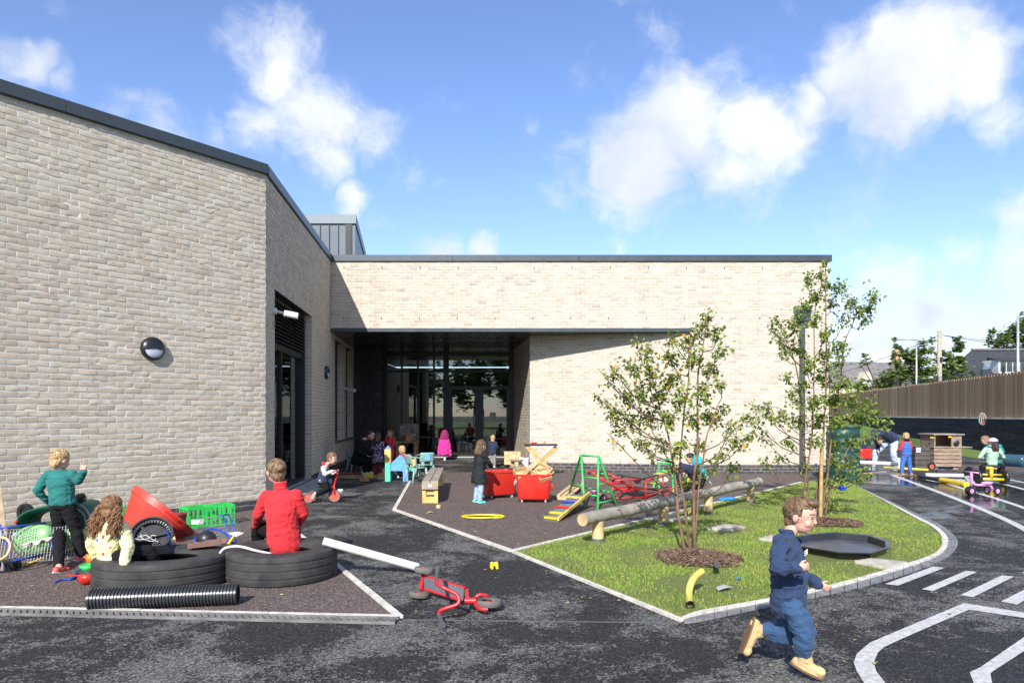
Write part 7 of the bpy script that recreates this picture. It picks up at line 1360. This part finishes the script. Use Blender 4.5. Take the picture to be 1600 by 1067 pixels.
# ------------------------------------------------------------------ beyond: houses, poles, trees
SLT = mat('slate', (.040, .042, .050), .7, var=.2, vscale=3, bump=.4, bscale=8); SLT2 = mat('grey_tile', (.16, .15, .15), .8, var=.2, vscale=2, bump=.4, bscale=8); RND = mat('render_cream', (.55, .48, .36), .85); WPN = mat('white_frame', (.6, .6, .6), .5)
Yh = 60; q = lambda x, y, d=0: at(x, y, Yh + d); T = thing('slate_roof_house', 'house with a dark slate roof and white dormer at the right edge', 'house', (q(1560, 0).x, Yh + 3, 0))
e0, e1, r0, r1 = q(1488, 594), q(1760, 594), q(1518, 549, 4), q(1720, 540, 4); r0.z = r1.z = q(0, 549, 4).z + .1; b0, b1 = e0 + Vector((3, 8, 0)), e1 + Vector((0, 8, 0))
MB().prism([(e0.x + .4, Yh + .4, 0), (e1.x, Yh + .4, 0), (e1.x, Yh + 8, 0), (e0.x + 3, Yh + 8, 0)], 0, e0.z).build('wall', RND, T)
mb = MB(); mb.add([e0, e1, r1, r0, b0, b1], [(0, 1, 2, 3), (0, 3, 4), (4, 3, 2, 5), (1, 5, 2)]); rf_ = mb.build('roof', SLT, T, solid=.1)
MB().bar(r0 + up_ * .08, r1 + up_ * .08, .3, .14).build('ridge', SLT2, rf_)
mb = MB(); x0, x1 = q(1564, 0).x, q(1650, 0).x; zb_, zt_ = q(0, 583).z, q(0, 561).z; mb.box(((x0 + x1) / 2, Yh + 2, (zb_ + zt_) / 2), (x1 - x0, 3.4, zt_ - zb_)); dm = mb.build('dormer', WPN, T)
mb = MB(); mb.add([(x0 - .4, Yh + .1, zt_), (x1, Yh + .1, zt_), (x1, Yh + 4, zt_ + .5), (x0 + 1.2, Yh + 4, zt_ + .5)], [(0, 1, 2, 3)]); mb.build('dormer_roof', SLT, dm, solid=.12)
for xa, xb in ((1567, 1575), (1577, 1585), (1587, 1594), (1598, 1610)): MB().box(((q(xa, 0).x + q(xb, 0).x) / 2, Yh + .28, (zb_ + zt_) / 2), (q(xb, 0).x - q(xa, 0).x, .06, (zt_ - zb_) * .72)).build('window', mat('window_dark', (.05, .06, .07), .1), dm)
p = [q(1533, 577, 1.5), q(1544, 577, 1.5), q(1548, 567, 2.4), q(1537, 567, 2.4)]; f_ = MB().plate([v + Vector((0, -.15, .0)) for v in p], .08).build('roof_window', mat('roof_glass', (.10, .15, .20), .35), rf_)
Yh = 76; q = lambda x, y, d=0: at(x, y, Yh + d); T = thing('tiled_roof_house', 'distant house with grey tiled roof and a cream gabled dormer, left of the pole', 'house', (q(1360, 0).x, Yh + 3, 0))
e0, e1, r0, r1 = q(1296, 603), q(1440, 603), q(1300, 565, 3), q(1436, 567, 3); MB().prism([(e0.x + .3, Yh + .4, 0), (e1.x - .3, Yh + .4, 0), (e1.x - .3, Yh + 6, 0), (e0.x + .3, Yh + 6, 0)], 0, e0.z).build('wall', RND, T)
mb = MB(); mb.add([e0, e1, r1, r0, e0 + Vector((0, 6.5, 0)), e1 + Vector((0, 6.5, 0))], [(0, 1, 2, 3), (4, 3, 2, 5)]); mb.add([e0, r0, e0 + Vector((0, 6.5, 0))], [(0, 1, 2)]); mb.add([e1, r1, e1 + Vector((0, 6.5, 0))], [(0, 2, 1)]); rf_ = mb.build('roof', SLT2, T, solid=.1)
a, b, c = q(1344, 604, -.2), q(1368, 604, -.2), q(1357, 580, -.2); mb = MB(); k = Vector((0, 3, 0)); a2, b2 = a + Vector((0, 0, .7)), b + Vector((0, 0, .7)); mb.add([a, b, b2, c, a2, a + k, b + k, b2 + k, c + k, a2 + k], [(0, 1, 2, 3, 4), (9, 8, 7, 6, 5), (0, 4, 9, 5), (1, 6, 7, 2), (4, 3, 8, 9), (3, 2, 7, 8)]); g_ = mb.build('gable', RND, T)
MB().box(((a.x + b.x) / 2, Yh - .24, a.z + .55), (.8, .08, .8)).build('window', WPN, g_); MB().box((q(1424, 0).x, Yh + 3, (q(0, 562).z + q(0, 546).z) / 2), (.7, .7, 1.6)).build('chimney', mat('chimney_clay', (.45, .28, .16), .85), rf_)
def lamp_post(x, ytop, Y, arm, label):
    b = at(x, 0, Y); z = at(x, ytop, Y).z; T = thing('street_lamp', label, 'street lamp', (b.x, Y, 0), 'grey street lamps beyond the fence'); LM = mat('lamp_grey', (.42, .44, .45), .45, .4)
    MB().tube([(b.x, Y, 0), (b.x, Y, z * .4), (b.x, Y, z)], [.09, .07, .05], 10).build('pole', LM, T, smooth=0); MB().tube([(b.x, Y, z), (b.x + arm, Y, z + .04)], .045, 8).build('arm', LM, T, smooth=0); MB().box((b.x + arm * 1.25, Y, z + .03), (abs(arm) * .8, .22, .09)).build('lamp_head', LM, T, bevel=.02)
lamp_post(1432, 531, 48, -.8, 'grey street lamp left of the telegraph pole, its arm pointing left'); lamp_post(1590.5, 495, 34, .7, 'grey street lamp in front of the slate roofed house at the right edge')
Yp = 45; b = at(1468, 0, Yp); z = at(0, 517, Yp).z; T = thing('telegraph_pole', 'tall wooden telegraph pole with wires beyond the fence', 'pole', (b.x, Yp, 0)); MB().tube([(b.x, Yp, 0), (b.x, Yp, z)], [.17, .13], 12).build('pole', wood('pole_wood', (.36, .32, .25)), T, smooth=0); MB().box((b.x, Yp - .15, at(0, 562, Yp).z), (.12, .12, .3)).build('junction_box', BLKP, T)
for e, s_ in ((at(1180, 600, 90), 2.2), (at(1720, 548, 50), .5), (at(1720, 541, 50), .4)): a = Vector((b.x, Yp, z - .25)); MB().tube([a.lerp(e, t_) - up_ * s_ * 4 * t_ * (1 - t_) * .5 for t_ in [i / 14 for i in range(15)]], .018, 4).build('wire', BLKP, T)
def fartree(name, label, x, Y, ybase_z, clumps, leafm, lsz, seed, kd=.5, group='trees beyond the fence'):
    rr = random.Random(seed); b = at(x, 0, Y); T = thing(name, label, 'tree', (b.x, Y, 0), group); top = max(at(0, c[1], Y).z for c in clumps); mb = MB(); cs = [at(cx, cy, Y + rr.uniform(-1, 1) * r / F_PX * Y * .8) for cx, cy, r in clumps]
    fk = Vector((b.x, Y, top * .45)); mb.tube([(b.x, Y, -.1), (b.x + .1, Y, top * .25), fk], [.26, .2, .15], 10)
    for c in cs: mb.tube([fk, fk.lerp(c, .5) + Vector((0, 0, -.2)), c], [.09, .05, .02], 5)
    mb.build('trunk', TWG, T, smooth=0); lf = MB()
    for c, (cx, cy, r) in zip(cs, clumps):
        rw = r / F_PX * Y; subs = [(Vector((rr.gauss(0, .5), rr.gauss(0, .5), rr.gauss(0, .5))) * rw) for _ in range(7)]
        for _ in range(int(r * r * kd) + 12):
            s_ = rr.choice(subs); p = c + s_ + Vector((rr.gauss(0, .22), rr.gauss(0, .22), rr.gauss(0, .2))) * rw; l = lsz * rr.uniform(.6, 1.4); M_ = Matrix.Translation(p) @ Matrix.Rotation(rr.uniform(0, 6.28), 4, 'Z') @ Matrix.Rotation(rr.uniform(-1.3, 1.3), 4, 'X')
            k = len(lf.v); lf.v += [M_ @ Vector(v) for v in ((-l, 0, 0), (0, l * .5, .1 * l), (l, 0, 0), (0, -l * .5, .1 * l))]; lf.f.append((k, k + 1, k + 2, k + 3)); lf.mi.append(0)
    lf.build('crown', leafm, T); return T
FL = mat_leafy('far_leaf', [(0, (.06, .10, .02)), (.5, (.11, .17, .035)), (1, (.20, .27, .06))], .6, .3)
fartree('broadleaf_tree', 'bushy green tree between the left street lamp and the telegraph pole', 1440, 54, 0, [(1418,560,16),(1400,585,18),(1440,548,14),(1450,575,18),(1425,590,18),(1475,560,14),(1495,545,12),(1500,565,12),(1480,585,16),(1460,600,18),(1410,605,18),(1440,610,18),(1500,590,14),(1515,598,12),(1395,605,14)], FL, .17, 2, 1.6)
fartree('slender_tree', 'thin dark spire shaped tree rising left of the bushy tree', 1399, 52, 0, [(1398,530,4),(1398,542,5),(1399,555,6),(1398,570,7),(1397,585,9),(1407,545,4)], FL, .10, 3, 5)
fartree('broadleaf_tree', 'large rounded green tree behind the slate roofed house', 1580, 72, 0, [(1550,535,12),(1565,528,15),(1585,520,18),(1605,515,20),(1625,520,20),(1650,520,22),(1560,545,14),(1590,545,18),(1620,545,18),(1600,500,10)], FL, .2, 4, 1.4)
fartree('hedge_shrub', 'low green shrub behind the fence right of the left house', 1380, 56, 0, [(1370,600,12),(1385,595,12),(1395,600,14),(1350,605,10),(1350,556,5),(1353,566,6),(1345,570,5)], FL, .12, 5, 2)
# behind the photographer: trees mirrored in the glazed screen
ft = fartree('field_tree', 'broad green tree on the field behind the photographer', 700, 36, 0, [(700,520,50),(650,560,45),(750,560,45),(680,600,40),(730,610,40),(700,570,50)], FL, .2, 6, .25, 'trees on the field opposite')
for i, (x, y, s_) in enumerate(((-24, -34, 1.4), (-16, -38, 1.6), (-10, -33, 1.2), (-4, -37, 1.45), (1, -34, 1.3), (7, -36, 1.5), (13, -33, 1.3), (20, -38, 1.6), (28, -35, 1.4), (36, -40, 1.6))): 
    if i == 0: ft.location = (x, y, 0)
    else: dup(ft, (x, y, 0), i * 1.3, sc=s_)
